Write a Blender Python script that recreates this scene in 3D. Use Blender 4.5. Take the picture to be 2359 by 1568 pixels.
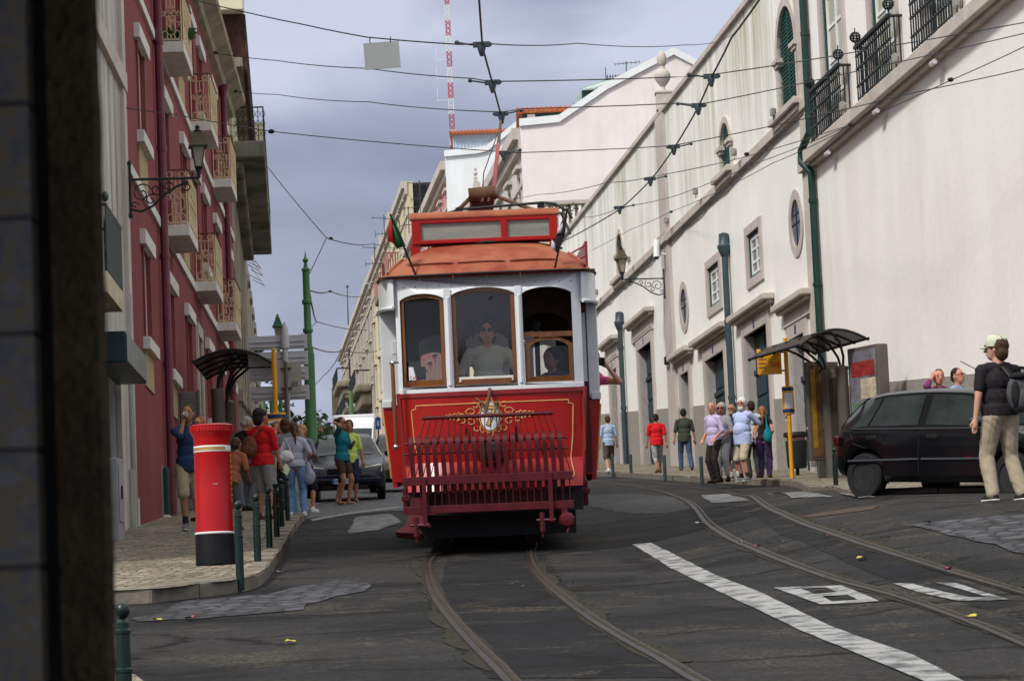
import bpy, bmesh, math, random
from mathutils import Vector, Matrix, noise
from mathutils.geometry import tessellate_polygon
random.seed(7)
PI = math.pi
S = bpy.context.scene
C = S.collection
for o in list(bpy.data.objects): bpy.data.objects.remove(o, do_unlink=True)

# ---------------------------------------------------------------- camera
FPX, ROLL, TP = 6888.0, 0.043, 0.1053     # focal length in photo pixels, roll, tan(pitch)
PITCH = math.atan(TP)
EYE = 1.27
cam_d = bpy.data.cameras.new('camera'); cam = bpy.data.objects.new('camera', cam_d); C.objects.link(cam)
cam_d.sensor_width = 36.0; cam_d.lens = 36.0 * FPX / 2359.0
cam_d.clip_start = 0.05; cam_d.clip_end = 6000
fw = Vector((0, math.cos(PITCH), math.sin(PITCH))); up0 = Vector((0, -math.sin(PITCH), math.cos(PITCH))); rt0 = Vector((1, 0, 0))
rt = rt0 * math.cos(ROLL) - up0 * math.sin(ROLL) * -1.0
rt = rt0 * math.cos(ROLL) - up0 * math.sin(ROLL)
up = rt0 * math.sin(ROLL) + up0 * math.cos(ROLL)
cam.matrix_world = Matrix(((rt.x, up.x, -fw.x, 0), (rt.y, up.y, -fw.y, 0), (rt.z, up.z, -fw.z, EYE), (0, 0, 0, 1)))
cam_d.dof.use_dof = True; cam_d.dof.focus_distance = 33.0; cam_d.dof.aperture_fstop = 14.0
S.camera = cam
S.render.resolution_x = 1024; S.render.resolution_y = 680

# ---------------------------------------------------------------- light
SUN_EL, SUN_AZ = math.radians(46), math.radians(-137)     # azimuth clockwise from +Y
w = bpy.data.worlds.new('World'); S.world = w; w.use_nodes = True
nt = w.node_tree; nt.nodes.clear()
def nd(t, tree, **k):
    n = tree.nodes.new(t)
    for a, b in k.items(): setattr(n, a, b)
    return n
out = nd('ShaderNodeOutputWorld', nt); bg = nd('ShaderNodeBackground', nt); bg2 = nd('ShaderNodeBackground', nt); add = nd('ShaderNodeAddShader', nt)
sky = nd('ShaderNodeTexSky', nt, sky_type='NISHITA', sun_disc=False); sky.sun_elevation = SUN_EL; sky.sun_rotation = SUN_AZ; sky.dust_density = 3
nt.links.new(sky.outputs[0], bg.inputs[0]); bg.inputs[1].default_value = 0.02
tc = nd('ShaderNodeTexCoord', nt); sx = nd('ShaderNodeSeparateXYZ', nt); nt.links.new(tc.outputs['Generated'], sx.inputs[0])
mp = nd('ShaderNodeMapping', nt); mp.inputs['Scale'].default_value = (5, 5, 16); nt.links.new(tc.outputs['Generated'], mp.inputs[0])
n1 = nd('ShaderNodeTexNoise', nt); n1.inputs['Scale'].default_value = 1.0; n1.inputs['Detail'].default_value = 5; n1.inputs['Roughness'].default_value = .45; n1.inputs['Distortion'].default_value = .3
nt.links.new(mp.outputs[0], n1.inputs[0])
cr = nd('ShaderNodeValToRGB', nt); e = cr.color_ramp.elements
e[0].position = .36; e[0].color = (.165, .175, .245, 1); e[1].position = .64; e[1].color = (.45, .47, .57, 1)
el = cr.color_ramp.elements.new(.5); el.color = (.262, .278, .37, 1)
nt.links.new(n1.outputs[0], cr.inputs[0])
mr = nd('ShaderNodeMapRange', nt); mr.inputs[1].default_value = .24; mr.inputs[2].default_value = .75; mr.inputs[3].default_value = 1.0; mr.inputs[4].default_value = 2.9
nt.links.new(sx.outputs[2], mr.inputs[0])
mh = nd('ShaderNodeMapRange', nt); mh.inputs[1].default_value = .02; mh.inputs[2].default_value = .14; mh.inputs[3].default_value = 1.55; mh.inputs[4].default_value = 1.0
nt.links.new(sx.outputs[2], mh.inputs[0])
mm = nd('ShaderNodeMath', nt, operation='MULTIPLY'); nt.links.new(mr.outputs[0], mm.inputs[0]); nt.links.new(mh.outputs[0], mm.inputs[1])
mt = nd('ShaderNodeMapRange', nt); mt.inputs[1].default_value = .2; mt.inputs[2].default_value = .5; nt.links.new(sx.outputs[2], mt.inputs[0])
mxw = nd('ShaderNodeMixRGB', nt); mxw.inputs[2].default_value = (.34, .34, .34, 1); nt.links.new(mt.outputs[0], mxw.inputs[0]); nt.links.new(cr.outputs[0], mxw.inputs[1]); nt.links.new(mxw.outputs[0], bg2.inputs[0]); nt.links.new(mm.outputs[0], bg2.inputs[1])
nt.links.new(bg.outputs[0], add.inputs[0]); nt.links.new(bg2.outputs[0], add.inputs[1]); nt.links.new(add.outputs[0], out.inputs[0])
sl = bpy.data.lights.new('sun', 'SUN'); so = bpy.data.objects.new('sun', sl); C.objects.link(so)
sl.energy = 2.5; sl.angle = math.radians(7); sl.color = (1.0, .965, .915)
sd = Vector((math.sin(SUN_AZ) * math.cos(SUN_EL), math.cos(SUN_AZ) * math.cos(SUN_EL), math.sin(SUN_EL)))
so.rotation_euler = (-sd).to_track_quat('-Z', 'Y').to_euler()
S.view_settings.view_transform = 'Standard'; S.view_settings.look = 'None'; S.view_settings.exposure = .3; S.view_settings.gamma = 1
S.cycles.max_bounces = 8; S.cycles.transparent_max_bounces = 12

# ---------------------------------------------------------------- where things stand
def ray(X, Y):
    a = (X - 1179.5) / FPX; b = (784 - Y) / FPX
    a2 = a * math.cos(ROLL) + b * math.sin(ROLL); b2 = -a * math.sin(ROLL) + b * math.cos(ROLL)
    y = math.cos(PITCH) - b2 * math.sin(PITCH); z = math.sin(PITCH) + b2 * math.cos(PITCH)
    return a2 / y, z / y
def ss(t):
    t = max(0, min(1, t)); return t * t * (3 - 2 * t)
def G(x, y):
    b = .42 * ss((x - 1.0) / 3.2) * (1 - ss((y - 34) / 22)) * ss((y - 16) / 12)
    yy = y if y < 420 else 420 + (y - 420) * .05
    return .0737 * yy + b
def at(X, Y, d):
    rx, rz = ray(X, Y); return Vector((rx * d, d, EYE + rz * d))
def gp(X, Y, h=0.0):
    rx, rz = ray(X, Y); lo, hi = 3.0, 900.0
    y = 3.0
    while y < 900 and EYE + rz * y - G(rx * y, y) - h > 0: y *= 1.01
    lo, hi = y / 1.011, y
    for i in range(30):
        m = (lo + hi) / 2
        if EYE + rz * m - G(rx * m, m) - h > 0: lo = m
        else: hi = m
    return Vector((rx * lo, lo, G(rx * lo, lo) + h))
def onwall(X, Y, wl):
    x0, y0, k = wl; rx, rz = ray(X, Y); y = (x0 - k * y0) / (rx - k)
    return y, EYE + rz * y

# ---------------------------------------------------------------- object helpers
def link(o, parent=None):
    C.objects.link(o)
    if parent: o.parent = parent
    return o
def tag(o, label=None, cat=None, group=None, kind=None):
    if label: o['label'] = label
    if cat: o['category'] = cat
    if group: o['group'] = group
    if kind: o['kind'] = kind
    return o
def thing(name, label, cat, loc=(0, 0, 0), rz=0, group=None, rx=0):
    o = bpy.data.objects.new(name, None); o.empty_display_size = .2; link(o)
    o.location = loc; o.rotation_euler = (rx, 0, rz)
    return tag(o, label, cat, group)
def copy_tree(o, parent=None):
    c = o.copy(); C.objects.link(c); c.parent = parent
    for ch in o.children: copy_tree(ch, c)
    return c
def rotz(a): return Matrix.Rotation(a, 4, 'Z')
class MB:
    def __init__(s): s.v = []; s.f = []; s.mi = []; s.m = 0
    def add(s, vs, fs, M=None):
        n = len(s.v)
        s.v += [(M @ Vector(p)) if M else Vector(p) for p in vs]
        for f in fs: s.f.append(tuple(i + n for i in f)); s.mi.append(s.m)
        return s
    def box(s, x0, x1, y0, y1, z0, z1, M=None):
        vs = [(x, y, z) for x in (x0, x1) for y in (y0, y1) for z in (z0, z1)]
        return s.add(vs, [(0, 1, 3, 2), (4, 6, 7, 5), (0, 4, 5, 1), (2, 3, 7, 6), (0, 2, 6, 4), (1, 5, 7, 3)], M)
    def cbox(s, c, d, M=None, rz=0):
        T = Matrix.Translation(Vector(c)) @ rotz(rz)
        if M: T = M @ T
        return s.box(-d[0] / 2, d[0] / 2, -d[1] / 2, d[1] / 2, -d[2] / 2, d[2] / 2, T)
    def tube(s, pts, r, n=6, M=None, cap=True):
        pts = [Vector(p) for p in pts]; rs = r if isinstance(r, (list, tuple)) else [r] * len(pts)
        vs = []; N = len(pts); pu = None
        for i, p in enumerate(pts):
            t = (pts[min(i + 1, N - 1)] - pts[max(i - 1, 0)])
            if t.length < 1e-9: t = Vector((0, 0, 1))
            t.normalize()
            if pu is None:
                u = t.cross(Vector((0, 0, 1)))
                if u.length < 1e-3: u = t.cross(Vector((1, 0, 0)))
            else: u = pu - t * pu.dot(t)
            if u.length < 1e-6: u = t.orthogonal()
            u.normalize(); pu = u; q = t.cross(u)
            for k in range(n):
                a = 2 * PI * k / n; vs.append(p + (u * math.cos(a) + q * math.sin(a)) * rs[i])
        fs = [(i * n + k, i * n + (k + 1) % n, (i + 1) * n + (k + 1) % n, (i + 1) * n + k) for i in range(N - 1) for k in range(n)]
        if cap: fs += [tuple(range(n - 1, -1, -1)), tuple((N - 1) * n + k for k in range(n))]
        return s.add(vs, fs, M)
    def lathe(s, prof, n=16, M=None, a0=0, a1=2 * PI):
        full = abs(a1 - a0 - 2 * PI) < 1e-6; m = n if full else n + 1; vs = []
        for (r, z) in prof:
            for k in range(m):
                a = a0 + (a1 - a0) * k / n; vs.append((r * math.cos(a), r * math.sin(a), z))
        fs = []
        for i in range(len(prof) - 1):
            for k in range(n):
                k2 = (k + 1) % m if full else k + 1
                fs.append((i * m + k, i * m + k2, (i + 1) * m + k2, (i + 1) * m + k))
        if full:
            if prof[0][0] > 1e-4: fs.append(tuple(range(n - 1, -1, -1)))
            if prof[-1][0] > 1e-4: fs.append(tuple((len(prof) - 1) * m + k for k in range(n)))
        return s.add(vs, fs, M)
    def ell(s, c, r, M=None, n=12, R=None):
        T = Matrix.Translation(Vector(c))
        if R: T = T @ R
        T = T @ Matrix.Diagonal((r[0], r[1], r[2], 1))
        if M: T = M @ T
        k = n // 2 + 1
        return s.lathe([(math.sin(PI * i / k) if 0 < i < k else 0.0001, -math.cos(PI * i / k)) for i in range(k + 1)], n, T)
    def cone(s, p0, p1, r0, r1, n=12):
        p0 = Vector(p0); p1 = Vector(p1); d = p1 - p0; L = d.length
        if L < 1e-6: return s.ell(p0, (r0, r0, r0), n=n)
        T = Matrix.Translation(p0) @ d.to_track_quat('Z', 'Y').to_matrix().to_4x4()
        pr = [(.0005, -r0)] + [(r0 * math.cos(a), r0 * math.sin(a)) for a in (-1.0, -.5, 0)] + [(r1 * math.cos(a), L + r1 * math.sin(a)) for a in (0, .5, 1.0)] + [(.0005, L + r1)]
        return s.lathe(pr, n, T)
    def prism(s, poly, y0, y1, holes=(), M=None):
        """poly in (x, z); extruded from y0 to y1"""
        def area(p): return sum(p[i][0] * p[(i + 1) % len(p)][1] - p[(i + 1) % len(p)][0] * p[i][1] for i in range(len(p)))
        loops = [list(poly) if area(poly) > 0 else list(poly)[::-1]] + [list(h) if area(h) < 0 else list(h)[::-1] for h in holes]
        flat = [p for l in loops for p in l]
        tris = tessellate_polygon([[Vector((p[0], p[1], 0)) for p in l] for l in loops])
        n = len(flat); vs = [(p[0], y0, p[1]) for p in flat] + [(p[0], y1, p[1]) for p in flat]; fs = []
        for t in tris:
            a, b, c = t
            A = (flat[b][0] - flat[a][0]) * (flat[c][1] - flat[a][1]) - (flat[c][0] - flat[a][0]) * (flat[b][1] - flat[a][1])
            if abs(A) < 1e-10: continue
            if A < 0: a, c = c, a
            fs += [(a, b, c), (c + n, b + n, a + n)]
        k = 0
        for l in loops:
            m = len(l)
            for i in range(m):
                j = (i + 1) % m; fs.append((k + i, k + i + n, k + j + n, k + j))
            k += m
        if y0 > y1: fs = [f[::-1] for f in fs]
        return s.add(vs, fs, M)
    def grid(s, fn, nu, nv, M=None, flip=False):
        vs = [fn(i / nu, j / nv) for i in range(nu + 1) for j in range(nv + 1)]
        fs = [(i * (nv + 1) + j, (i + 1) * (nv + 1) + j, (i + 1) * (nv + 1) + j + 1, i * (nv + 1) + j + 1) for i in range(nu) for j in range(nv)]
        if flip: fs = [f[::-1] for f in fs]
        return s.add(vs, fs, M)
    def build(s, name, mat, parent=None, smooth=True, ang=35, bevel=0):
        me = bpy.data.meshes.new(name); me.from_pydata(s.v, [], s.f)
        mats = mat if isinstance(mat, (list, tuple)) else [mat]
        for m in mats: me.materials.append(m)
        if len(mats) > 1: me.polygons.foreach_set('material_index', s.mi)
        me.update()
        if smooth:
            me.polygons.foreach_set('use_smooth', [True] * len(me.polygons)); me.set_sharp_from_angle(angle=math.radians(ang))
        o = bpy.data.objects.new(name, me); link(o, parent)
        if bevel:
            b = o.modifiers.new('bevel', 'BEVEL'); b.width = bevel; b.segments = 2; b.limit_method = 'ANGLE'; b.angle_limit = math.radians(40)
        return o
def text_mesh(txt, size, mat, name, parent, M, depth=.002, bold=0):
    cu = bpy.data.curves.new('t', 'FONT'); cu.body = txt; cu.size = size; cu.extrude = depth; cu.align_x = 'CENTER'; cu.align_y = 'CENTER'; cu.offset = bold; cu.resolution_u = 3
    t = bpy.data.objects.new('t', cu); C.objects.link(t)
    me = bpy.data.meshes.new_from_object(t.evaluated_get(bpy.context.evaluated_depsgraph_get()))
    bpy.data.objects.remove(t); bpy.data.curves.remove(cu)
    me.transform(M); me.name = name; me.materials.clear(); me.materials.append(mat)
    return link(bpy.data.objects.new(name, me), parent)

# ---------------------------------------------------------------- materials
def base_mat(name):
    m = bpy.data.materials.new(name); m.use_nodes = True; t = m.node_tree; b = t.nodes['Principled BSDF']; return m, t, b
def pm(name, col, rough=.6, var=.12, scale=3.0, metal=0.0, bump=0.0, bscale=None, spec=None, col2=None, stretch=None, coat=0, thr=None):
    m, t, b = base_mat(name); L = t.links.new
    b.inputs['Roughness'].default_value = rough; b.inputs['Metallic'].default_value = metal
    b.inputs['Specular IOR Level'].default_value = spec if spec is not None else (.22 if rough > .45 else .4)
    if coat: b.inputs['Coat Weight'].default_value = coat; b.inputs['Coat Roughness'].default_value = .08
    tc = nd('ShaderNodeTexCoord', t); src = tc.outputs['Object']
    if stretch:
        mp = nd('ShaderNodeMapping', t); mp.inputs['Scale'].default_value = stretch; L(src, mp.inputs[0]); src = mp.outputs[0]
    n = nd('ShaderNodeTexNoise', t); n.inputs['Scale'].default_value = scale; n.inputs['Detail'].default_value = 8; n.inputs['Roughness'].default_value = .65; L(src, n.inputs[0])
    r = nd('ShaderNodeValToRGB', t); lo, hi = thr if thr else (.3, .7)
    c2 = col2 if col2 else tuple(min(1, c * (1 + var)) for c in col); c1 = col if col2 else tuple(c * (1 - var) for c in col)
    r.color_ramp.elements[0].position = lo; r.color_ramp.elements[0].color = (*c1, 1); r.color_ramp.elements[1].position = hi; r.color_ramp.elements[1].color = (*c2, 1)
    L(n.outputs[0], r.inputs[0]); L(r.outputs[0], b.inputs['Base Color'])
    if bump:
        n2 = nd('ShaderNodeTexNoise', t); n2.inputs['Scale'].default_value = bscale or scale * 6; n2.inputs['Detail'].default_value = 6; L(tc.outputs['Object'], n2.inputs[0])
        bp = nd('ShaderNodeBump', t); bp.inputs['Strength'].default_value = 1; bp.inputs['Distance'].default_value = bump; L(n2.outputs[0], bp.inputs['Height']); L(bp.outputs[0], b.inputs['Normal'])
    return m
def glass(name, tint=(.02, .025, .03), rough=.06, alpha=.25):
    """thin window glass: partly see-through, mirror-like"""
    m, t, b = base_mat(name); L = t.links.new
    tr = nd('ShaderNodeBsdfTransparent', t); tr.inputs[0].default_value = (alpha + .1, alpha + .12, alpha + .12, 1)
    gl = nd('ShaderNodeBsdfGlossy', t); gl.inputs['Roughness'].default_value = rough
    fr = nd('ShaderNodeFresnel', t); fr.inputs[0].default_value = 1.45; mx = nd('ShaderNodeMixShader', t)
    L(fr.outputs[0], mx.inputs[0]); L(tr.outputs[0], mx.inputs[1]); L(gl.outputs[0], mx.inputs[2]); L(mx.outputs[0], t.nodes['Material Output'].inputs[0])
    return m
def cobble_mat(name, c1, c2, joint, scale, bump=.01, rough=.8):
    m, t, b = base_mat(name); L = t.links.new; b.inputs['Roughness'].default_value = rough; b.inputs['Specular IOR Level'].default_value = .25
    tc = nd('ShaderNodeTexCoord', t)
    nz = nd('ShaderNodeTexNoise', t); nz.inputs['Scale'].default_value = scale * .4; L(tc.outputs['Object'], nz.inputs[0])
    mx = nd('ShaderNodeMixRGB', t, blend_type='LINEAR_LIGHT'); mx.inputs[0].default_value = .03; L(tc.outputs['Object'], mx.inputs[1]); L(nz.outputs['Color'], mx.inputs[2])
    v = nd('ShaderNodeTexVoronoi', t, feature='DISTANCE_TO_EDGE'); v.inputs['Scale'].default_value = scale; v.inputs['Randomness'].default_value = .65; L(mx.outputs[0], v.inputs[0])
    v2 = nd('ShaderNodeTexVoronoi', t); v2.inputs['Scale'].default_value = scale; v2.inputs['Randomness'].default_value = .65; L(mx.outputs[0], v2.inputs[0])
    sp = nd('ShaderNodeSeparateColor', t); L(v2.outputs['Color'], sp.inputs[0])
    r = nd('ShaderNodeValToRGB', t); r.color_ramp.elements[0].color = (*c1, 1); r.color_ramp.elements[1].color = (*c2, 1); L(sp.outputs[0], r.inputs[0])
    n2 = nd('ShaderNodeTexNoise', t); n2.inputs['Scale'].default_value = .9; n2.inputs['Detail'].default_value = 7; L(tc.outputs['Object'], n2.inputs[0])
    r2 = nd('ShaderNodeValToRGB', t); r2.color_ramp.elements[0].position = .3; r2.color_ramp.elements[0].color = (.55, .53, .5, 1); r2.color_ramp.elements[1].position = .65; r2.color_ramp.elements[1].color = (1, 1, 1, 1); L(n2.outputs[0], r2.inputs[0])
    mu = nd('ShaderNodeMixRGB', t, blend_type='MULTIPLY'); mu.inputs[0].default_value = .8; L(r.outputs[0], mu.inputs[1]); L(r2.outputs[0], mu.inputs[2])
    e = nd('ShaderNodeMapRange', t); e.inputs[1].default_value = .02; e.inputs[2].default_value = .12; L(v.outputs[0], e.inputs[0])
    mj = nd('ShaderNodeMixRGB', t); mj.inputs[1].default_value = (*joint, 1); L(e.outputs[0], mj.inputs[0]); L(mu.outputs[0], mj.inputs[2]); L(mj.outputs[0], b.inputs['Base Color'])
    e2 = nd('ShaderNodeMapRange', t); e2.inputs[1].default_value = 0; e2.inputs[2].default_value = .3; L(v.outputs[0], e2.inputs[0])
    bp = nd('ShaderNodeBump', t); bp.inputs['Distance'].default_value = bump; L(e2.outputs[0], bp.inputs['Height']); L(bp.outputs[0], b.inputs['Normal'])
    return m
def asphalt_mat(name, dark=(.013, .013, .0145), light=(.044, .043, .042)):
    m, t, b = base_mat(name); L = t.links.new; b.inputs['Specular IOR Level'].default_value = .08
    tc = nd('ShaderNodeTexCoord', t); O = tc.outputs['Object']
    def nz(sc, det=6, rough=.6, dist=0, vec=O):
        n = nd('ShaderNodeTexNoise', t); n.inputs['Scale'].default_value = sc; n.inputs['Detail'].default_value = det; n.inputs['Roughness'].default_value = rough; n.inputs['Distortion'].default_value = dist; L(vec, n.inputs[0]); return n
    def rmp(src, stops):
        r = nd('ShaderNodeValToRGB', t); el = r.color_ramp.elements
        while len(el) < len(stops): el.new(.5)
        for x, (p, c) in zip(el, stops): x.position = p; x.color = (*c, 1)
        L(src, r.inputs[0]); return r
    big = nz(.35, 8, .62, .6)
    r = rmp(big.outputs[0], [(.36, dark), (.47, tuple((a + c) / 2 for a, c in zip(dark, light))), (.58, light)])
    fine = nz(24, 5, .85); rf = rmp(fine.outputs[0], [(.35, (.45, .45, .45)), (.52, (1, 1, 1)), (.72, (1.9, 1.85, 1.75))])
    mu = nd('ShaderNodeMixRGB', t, blend_type='MULTIPLY'); mu.inputs[0].default_value = 1.0; L(r.outputs[0], mu.inputs[1]); L(rf.outputs[0], mu.inputs[2])
    # sandy wear in places
    w1 = nz(.9, 9, .7, 1.0); w2 = nz(30, 2, .8); mw = nd('ShaderNodeMath', t, operation='MULTIPLY'); rw = rmp(w1.outputs[0], [(.54, (0, 0, 0)), (.66, (1, 1, 1))]); rw2 = rmp(w2.outputs[0], [(.48, (0, 0, 0)), (.62, (1, 1, 1))])
    L(rw.outputs[0], mw.inputs[0]); L(rw2.outputs[0], mw.inputs[1]); m7 = nd('ShaderNodeMath', t, operation='MULTIPLY'); m7.inputs[1].default_value = .85; L(mw.outputs[0], m7.inputs[0])
    ms = nd('ShaderNodeMixRGB', t); ms.inputs[2].default_value = (.16, .135, .095, 1); L(m7.outputs[0], ms.inputs[0]); L(mu.outputs[0], ms.inputs[1])
    # cracks: warped voronoi edges, only in parts
    wv = nz(1.1, 5, .7); mxv = nd('ShaderNodeMixRGB', t, blend_type='LINEAR_LIGHT'); mxv.inputs[0].default_value = .5; L(O, mxv.inputs[1]); L(wv.outputs['Color'], mxv.inputs[2])
    mc_ = nd('ShaderNodeMapping', t); mc_.inputs['Scale'].default_value = (.30, .42, .3); L(mxv.outputs[0], mc_.inputs[0]); v = nd('ShaderNodeTexVoronoi', t, feature='DISTANCE_TO_EDGE'); v.inputs['Scale'].default_value = 1.0; L(mc_.outputs[0], v.inputs[0])
    rv = rmp(v.outputs[0], [(0.0, (1, 1, 1)), (.030, (0, 0, 0))]); rm = rmp(nz(.5, 3).outputs[0], [(.40, (0, 0, 0)), (.48, (1, 1, 1))])
    mc = nd('ShaderNodeMath', t, operation='MULTIPLY'); L(rv.outputs[0], mc.inputs[0]); L(rm.outputs[0], mc.inputs[1])
    mk = nd('ShaderNodeMixRGB', t); mk.inputs[2].default_value = (.012, .011, .01, 1); L(mc.outputs[0], mk.inputs[0]); L(ms.outputs[0], mk.inputs[1]); L(mk.outputs[0], b.inputs['Base Color'])
    rr = nd('ShaderNodeMapRange', t); rr.inputs[1].default_value = .3; rr.inputs[2].default_value = .7; rr.inputs[3].default_value = .65; rr.inputs[4].default_value = .95; L(big.outputs[0], rr.inputs[0]); L(rr.outputs[0], b.inputs['Roughness'])
    su = nd('ShaderNodeMath', t, operation='SUBTRACT'); L(fine.outputs[0], su.inputs[0]); L(mc.outputs[0], su.inputs[1])
    bp = nd('ShaderNodeBump', t); bp.inputs['Distance'].default_value = .02; L(su.outputs[0], bp.inputs['Height'])
    bp2 = nd('ShaderNodeBump', t); bp2.inputs['Distance'].default_value = .022; L(w1.outputs[0], bp2.inputs['Height']); L(bp.outputs[0], bp2.inputs['Normal']); L(bp2.outputs[0], b.inputs['Normal'])
    return m
def plaster_mat(name, col, stain=(.35, .35, .24), amt=.25, top=None, span=3.0, sscale=1.0, dirt=.12, bump=.004):
    """lime plaster: soft blotches; rain streaks of algae running down from height top"""
    m, t, b = base_mat(name); L = t.links.new; b.inputs['Roughness'].default_value = .85; b.inputs['Specular IOR Level'].default_value = .15
    tc = nd('ShaderNodeTexCoord', t); O = tc.outputs['Object']
    n = nd('ShaderNodeTexNoise', t); n.inputs['Scale'].default_value = .45; n.inputs['Detail'].default_value = 8; n.inputs['Roughness'].default_value = .6; L(O, n.inputs[0])
    r = nd('ShaderNodeValToRGB', t); r.color_ramp.elements[0].position = .3; r.color_ramp.elements[1].position = .65
    r.color_ramp.elements[0].color = (*[c * (1 - dirt) for c in col], 1); r.color_ramp.elements[1].color = (*col, 1); L(n.outputs[0], r.inputs[0])
    mp = nd('ShaderNodeMapping', t); mp.inputs['Scale'].default_value = (1.7 * sscale, 1.7 * sscale, .10); L(O, mp.inputs[0])
    s1 = nd('ShaderNodeTexNoise', t); s1.inputs['Scale'].default_value = 1.0; s1.inputs['Detail'].default_value = 6; s1.inputs['Roughness'].default_value = .6; L(mp.outputs[0], s1.inputs[0])
    rs = nd('ShaderNodeValToRGB', t); rs.color_ramp.elements[0].position = .40; rs.color_ramp.elements[0].color = (0, 0, 0, 1); rs.color_ramp.elements[1].position = .62; rs.color_ramp.elements[1].color = (1, 1, 1, 1); L(s1.outputs[0], rs.inputs[0])
    lf = nd('ShaderNodeTexNoise', t); lf.inputs['Scale'].default_value = .22; lf.inputs['Detail'].default_value = 3; L(O, lf.inputs[0]); lr = nd('ShaderNodeMapRange', t); lr.inputs[1].default_value = .35; lr.inputs[2].default_value = .62; lr.inputs[3].default_value = .25; lr.inputs[4].default_value = 1.1; L(lf.outputs[0], lr.inputs[0])
    fm_ = nd('ShaderNodeMath', t, operation='MULTIPLY'); fm_.inputs[1].default_value = amt; L(lr.outputs[0], fm_.inputs[0]); f = nd('ShaderNodeMath', t, operation='MULTIPLY'); L(rs.outputs[0], f.inputs[0]); L(fm_.outputs[0], f.inputs[1])
    if top is not None:
        sp = nd('ShaderNodeSeparateXYZ', t); L(O, sp.inputs[0]); mr = nd('ShaderNodeMapRange', t); mr.inputs[1].default_value = top - span; mr.inputs[2].default_value = top; mr.inputs[3].default_value = .06; mr.inputs[4].default_value = 1; L(sp.outputs[2], mr.inputs[0])
        f2 = nd('ShaderNodeMath', t, operation='MULTIPLY'); L(f.outputs[0], f2.inputs[0]); L(mr.outputs[0], f2.inputs[1]); f = f2
    mx = nd('ShaderNodeMixRGB', t); mx.inputs[2].default_value = (*stain, 1); L(f.outputs[0], mx.inputs[0]); L(r.outputs[0], mx.inputs[1]); L(mx.outputs[0], b.inputs['Base Color'])
    n3 = nd('ShaderNodeTexNoise', t); n3.inputs['Scale'].default_value = 5; n3.inputs['Detail'].default_value = 6; L(O, n3.inputs[0])
    bp = nd('ShaderNodeBump', t); bp.inputs['Distance'].default_value = bump * 2; L(n3.outputs[0], bp.inputs['Height']); L(bp.outputs[0], b.inputs['Normal'])
    return m
M = {}
M['asphalt'] = asphalt_mat('asphalt')
M['asphalt_new'] = asphalt_mat('asphalt_new', (.011, .011, .013), (.024, .024, .026))
M['calcada'] = cobble_mat('calcada', (.17, .145, .105), (.40, .345, .26), (.06, .05, .035), 9, .018)
M['setts'] = cobble_mat('setts', (.032, .034, .041), (.095, .096, .108), (.008, .008, .008), 5.0, .05, .6)
M['setts_far'] = cobble_mat('setts_far', (.06, .062, .07), (.12, .12, .13), (.03, .03, .03), 8, .02, .6)
M['curb'] = pm('curb', (.17, .15, .12), .85, .3, 4, bump=.01)
M['curb_ochre'] = pm('curb_ochre', (.36, .24, .11), .85, .25, 5, bump=.01)
M['paint'] = pm('road_paint', (.06, .06, .06), .75, scale=5, col2=(.29, .29, .285), thr=(.38, .54), bump=.008, bscale=30)
M['paint_worn'] = pm('road_paint_worn', (.05, .05, .05), .75, scale=5, col2=(.25, .25, .25), thr=(.42, .62), bump=.008, bscale=30)
M['steel'] = pm('rail_steel', (.022, .017, .015), .5, .5, 2.5, metal=.3)
M['groove'] = pm('rail_groove', (.008, .007, .006), .9, .5, 6, col2=(.06, .045, .028))
M['dirt'] = pm('dirt', (.010, .011, .007), .95, scale=9, col2=(.045, .038, .026), bump=.02)
M['red_plaster'] = plaster_mat('red_plaster', (.25, .062, .064), (.16, .035, .045), .5, sscale=.6, dirt=.22)
M['white_wall'] = plaster_mat('white_wall', (.86, .845, .81), (.36, .37, .24), 1.0, 17.3, 5.0, .8, .1)
M['white_wall2'] = plaster_mat('white_wall_near', (.86, .845, .815), (.60, .56, .50), .30, None, 3, .35, .06)
M['pink_wall'] = plaster_mat('pale_pink_wall', (.86, .79, .77), (.5, .5, .42), .25, None)
M['bright_wall'] = plaster_mat('bright_white_wall', (.84, .87, .88), (.5, .52, .45), .15, None)
M['salmon'] = plaster_mat('salmon_wall', (.62, .25, .24), (.5, .3, .3), .3, None)
M['yellow_wall'] = plaster_mat('cream_yellow_wall', (.62, .56, .36), (.45, .4, .28), .3, None)
M['dirty_wall'] = plaster_mat('dirty_beige_wall', (.44, .40, .33), (.13, .115, .09), .8, None, sscale=.8, dirt=.35)
M['old_grey'] = plaster_mat('old_grey_wall', (.30, .27, .2), (.07, .06, .045), .75, None, sscale=.7, dirt=.35)
M['concrete'] = plaster_mat('stained_concrete', (.27, .255, .21), (.05, .045, .035), .9, None, sscale=.5, dirt=.4)
M['near_plaster'] = plaster_mat('peeling_plaster', (.6, .6, .57), (.16, .12, .07), .95, None, sscale=1.4, dirt=.3)
M['stone'] = pm('limestone', (.50, .45, .40), .8, .16, 1.6, bump=.006)
M['stone_pink'] = pm('pinkish_limestone', (.47, .42, .39), .75, .14, 1.2, bump=.004)
M['dado'] = pm('granite_dado', (.28, .26, .235), .8, .22, 14, bump=.003)
M['white_trim'] = pm('white_trim', (.62, .60, .55), .7, .14, 4)
M['cream_panel'] = pm('cream_panel', (.42, .33, .18), .9, .2, 10, bump=.01)
M['maroon_pipe'] = pm('maroon_pipe', (.13, .025, .04), .4, .2, 4)
M['green_pipe'] = pm('green_pipe', (.006, .034, .024), .4, .2, 4)
M['blue_pipe'] = pm('slate_blue_pipe', (.035, .06, .075), .45, .2, 4)
M['teal_door'] = pm('dark_teal_wood', (.022, .048, .06), .5, .25, 5)
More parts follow.
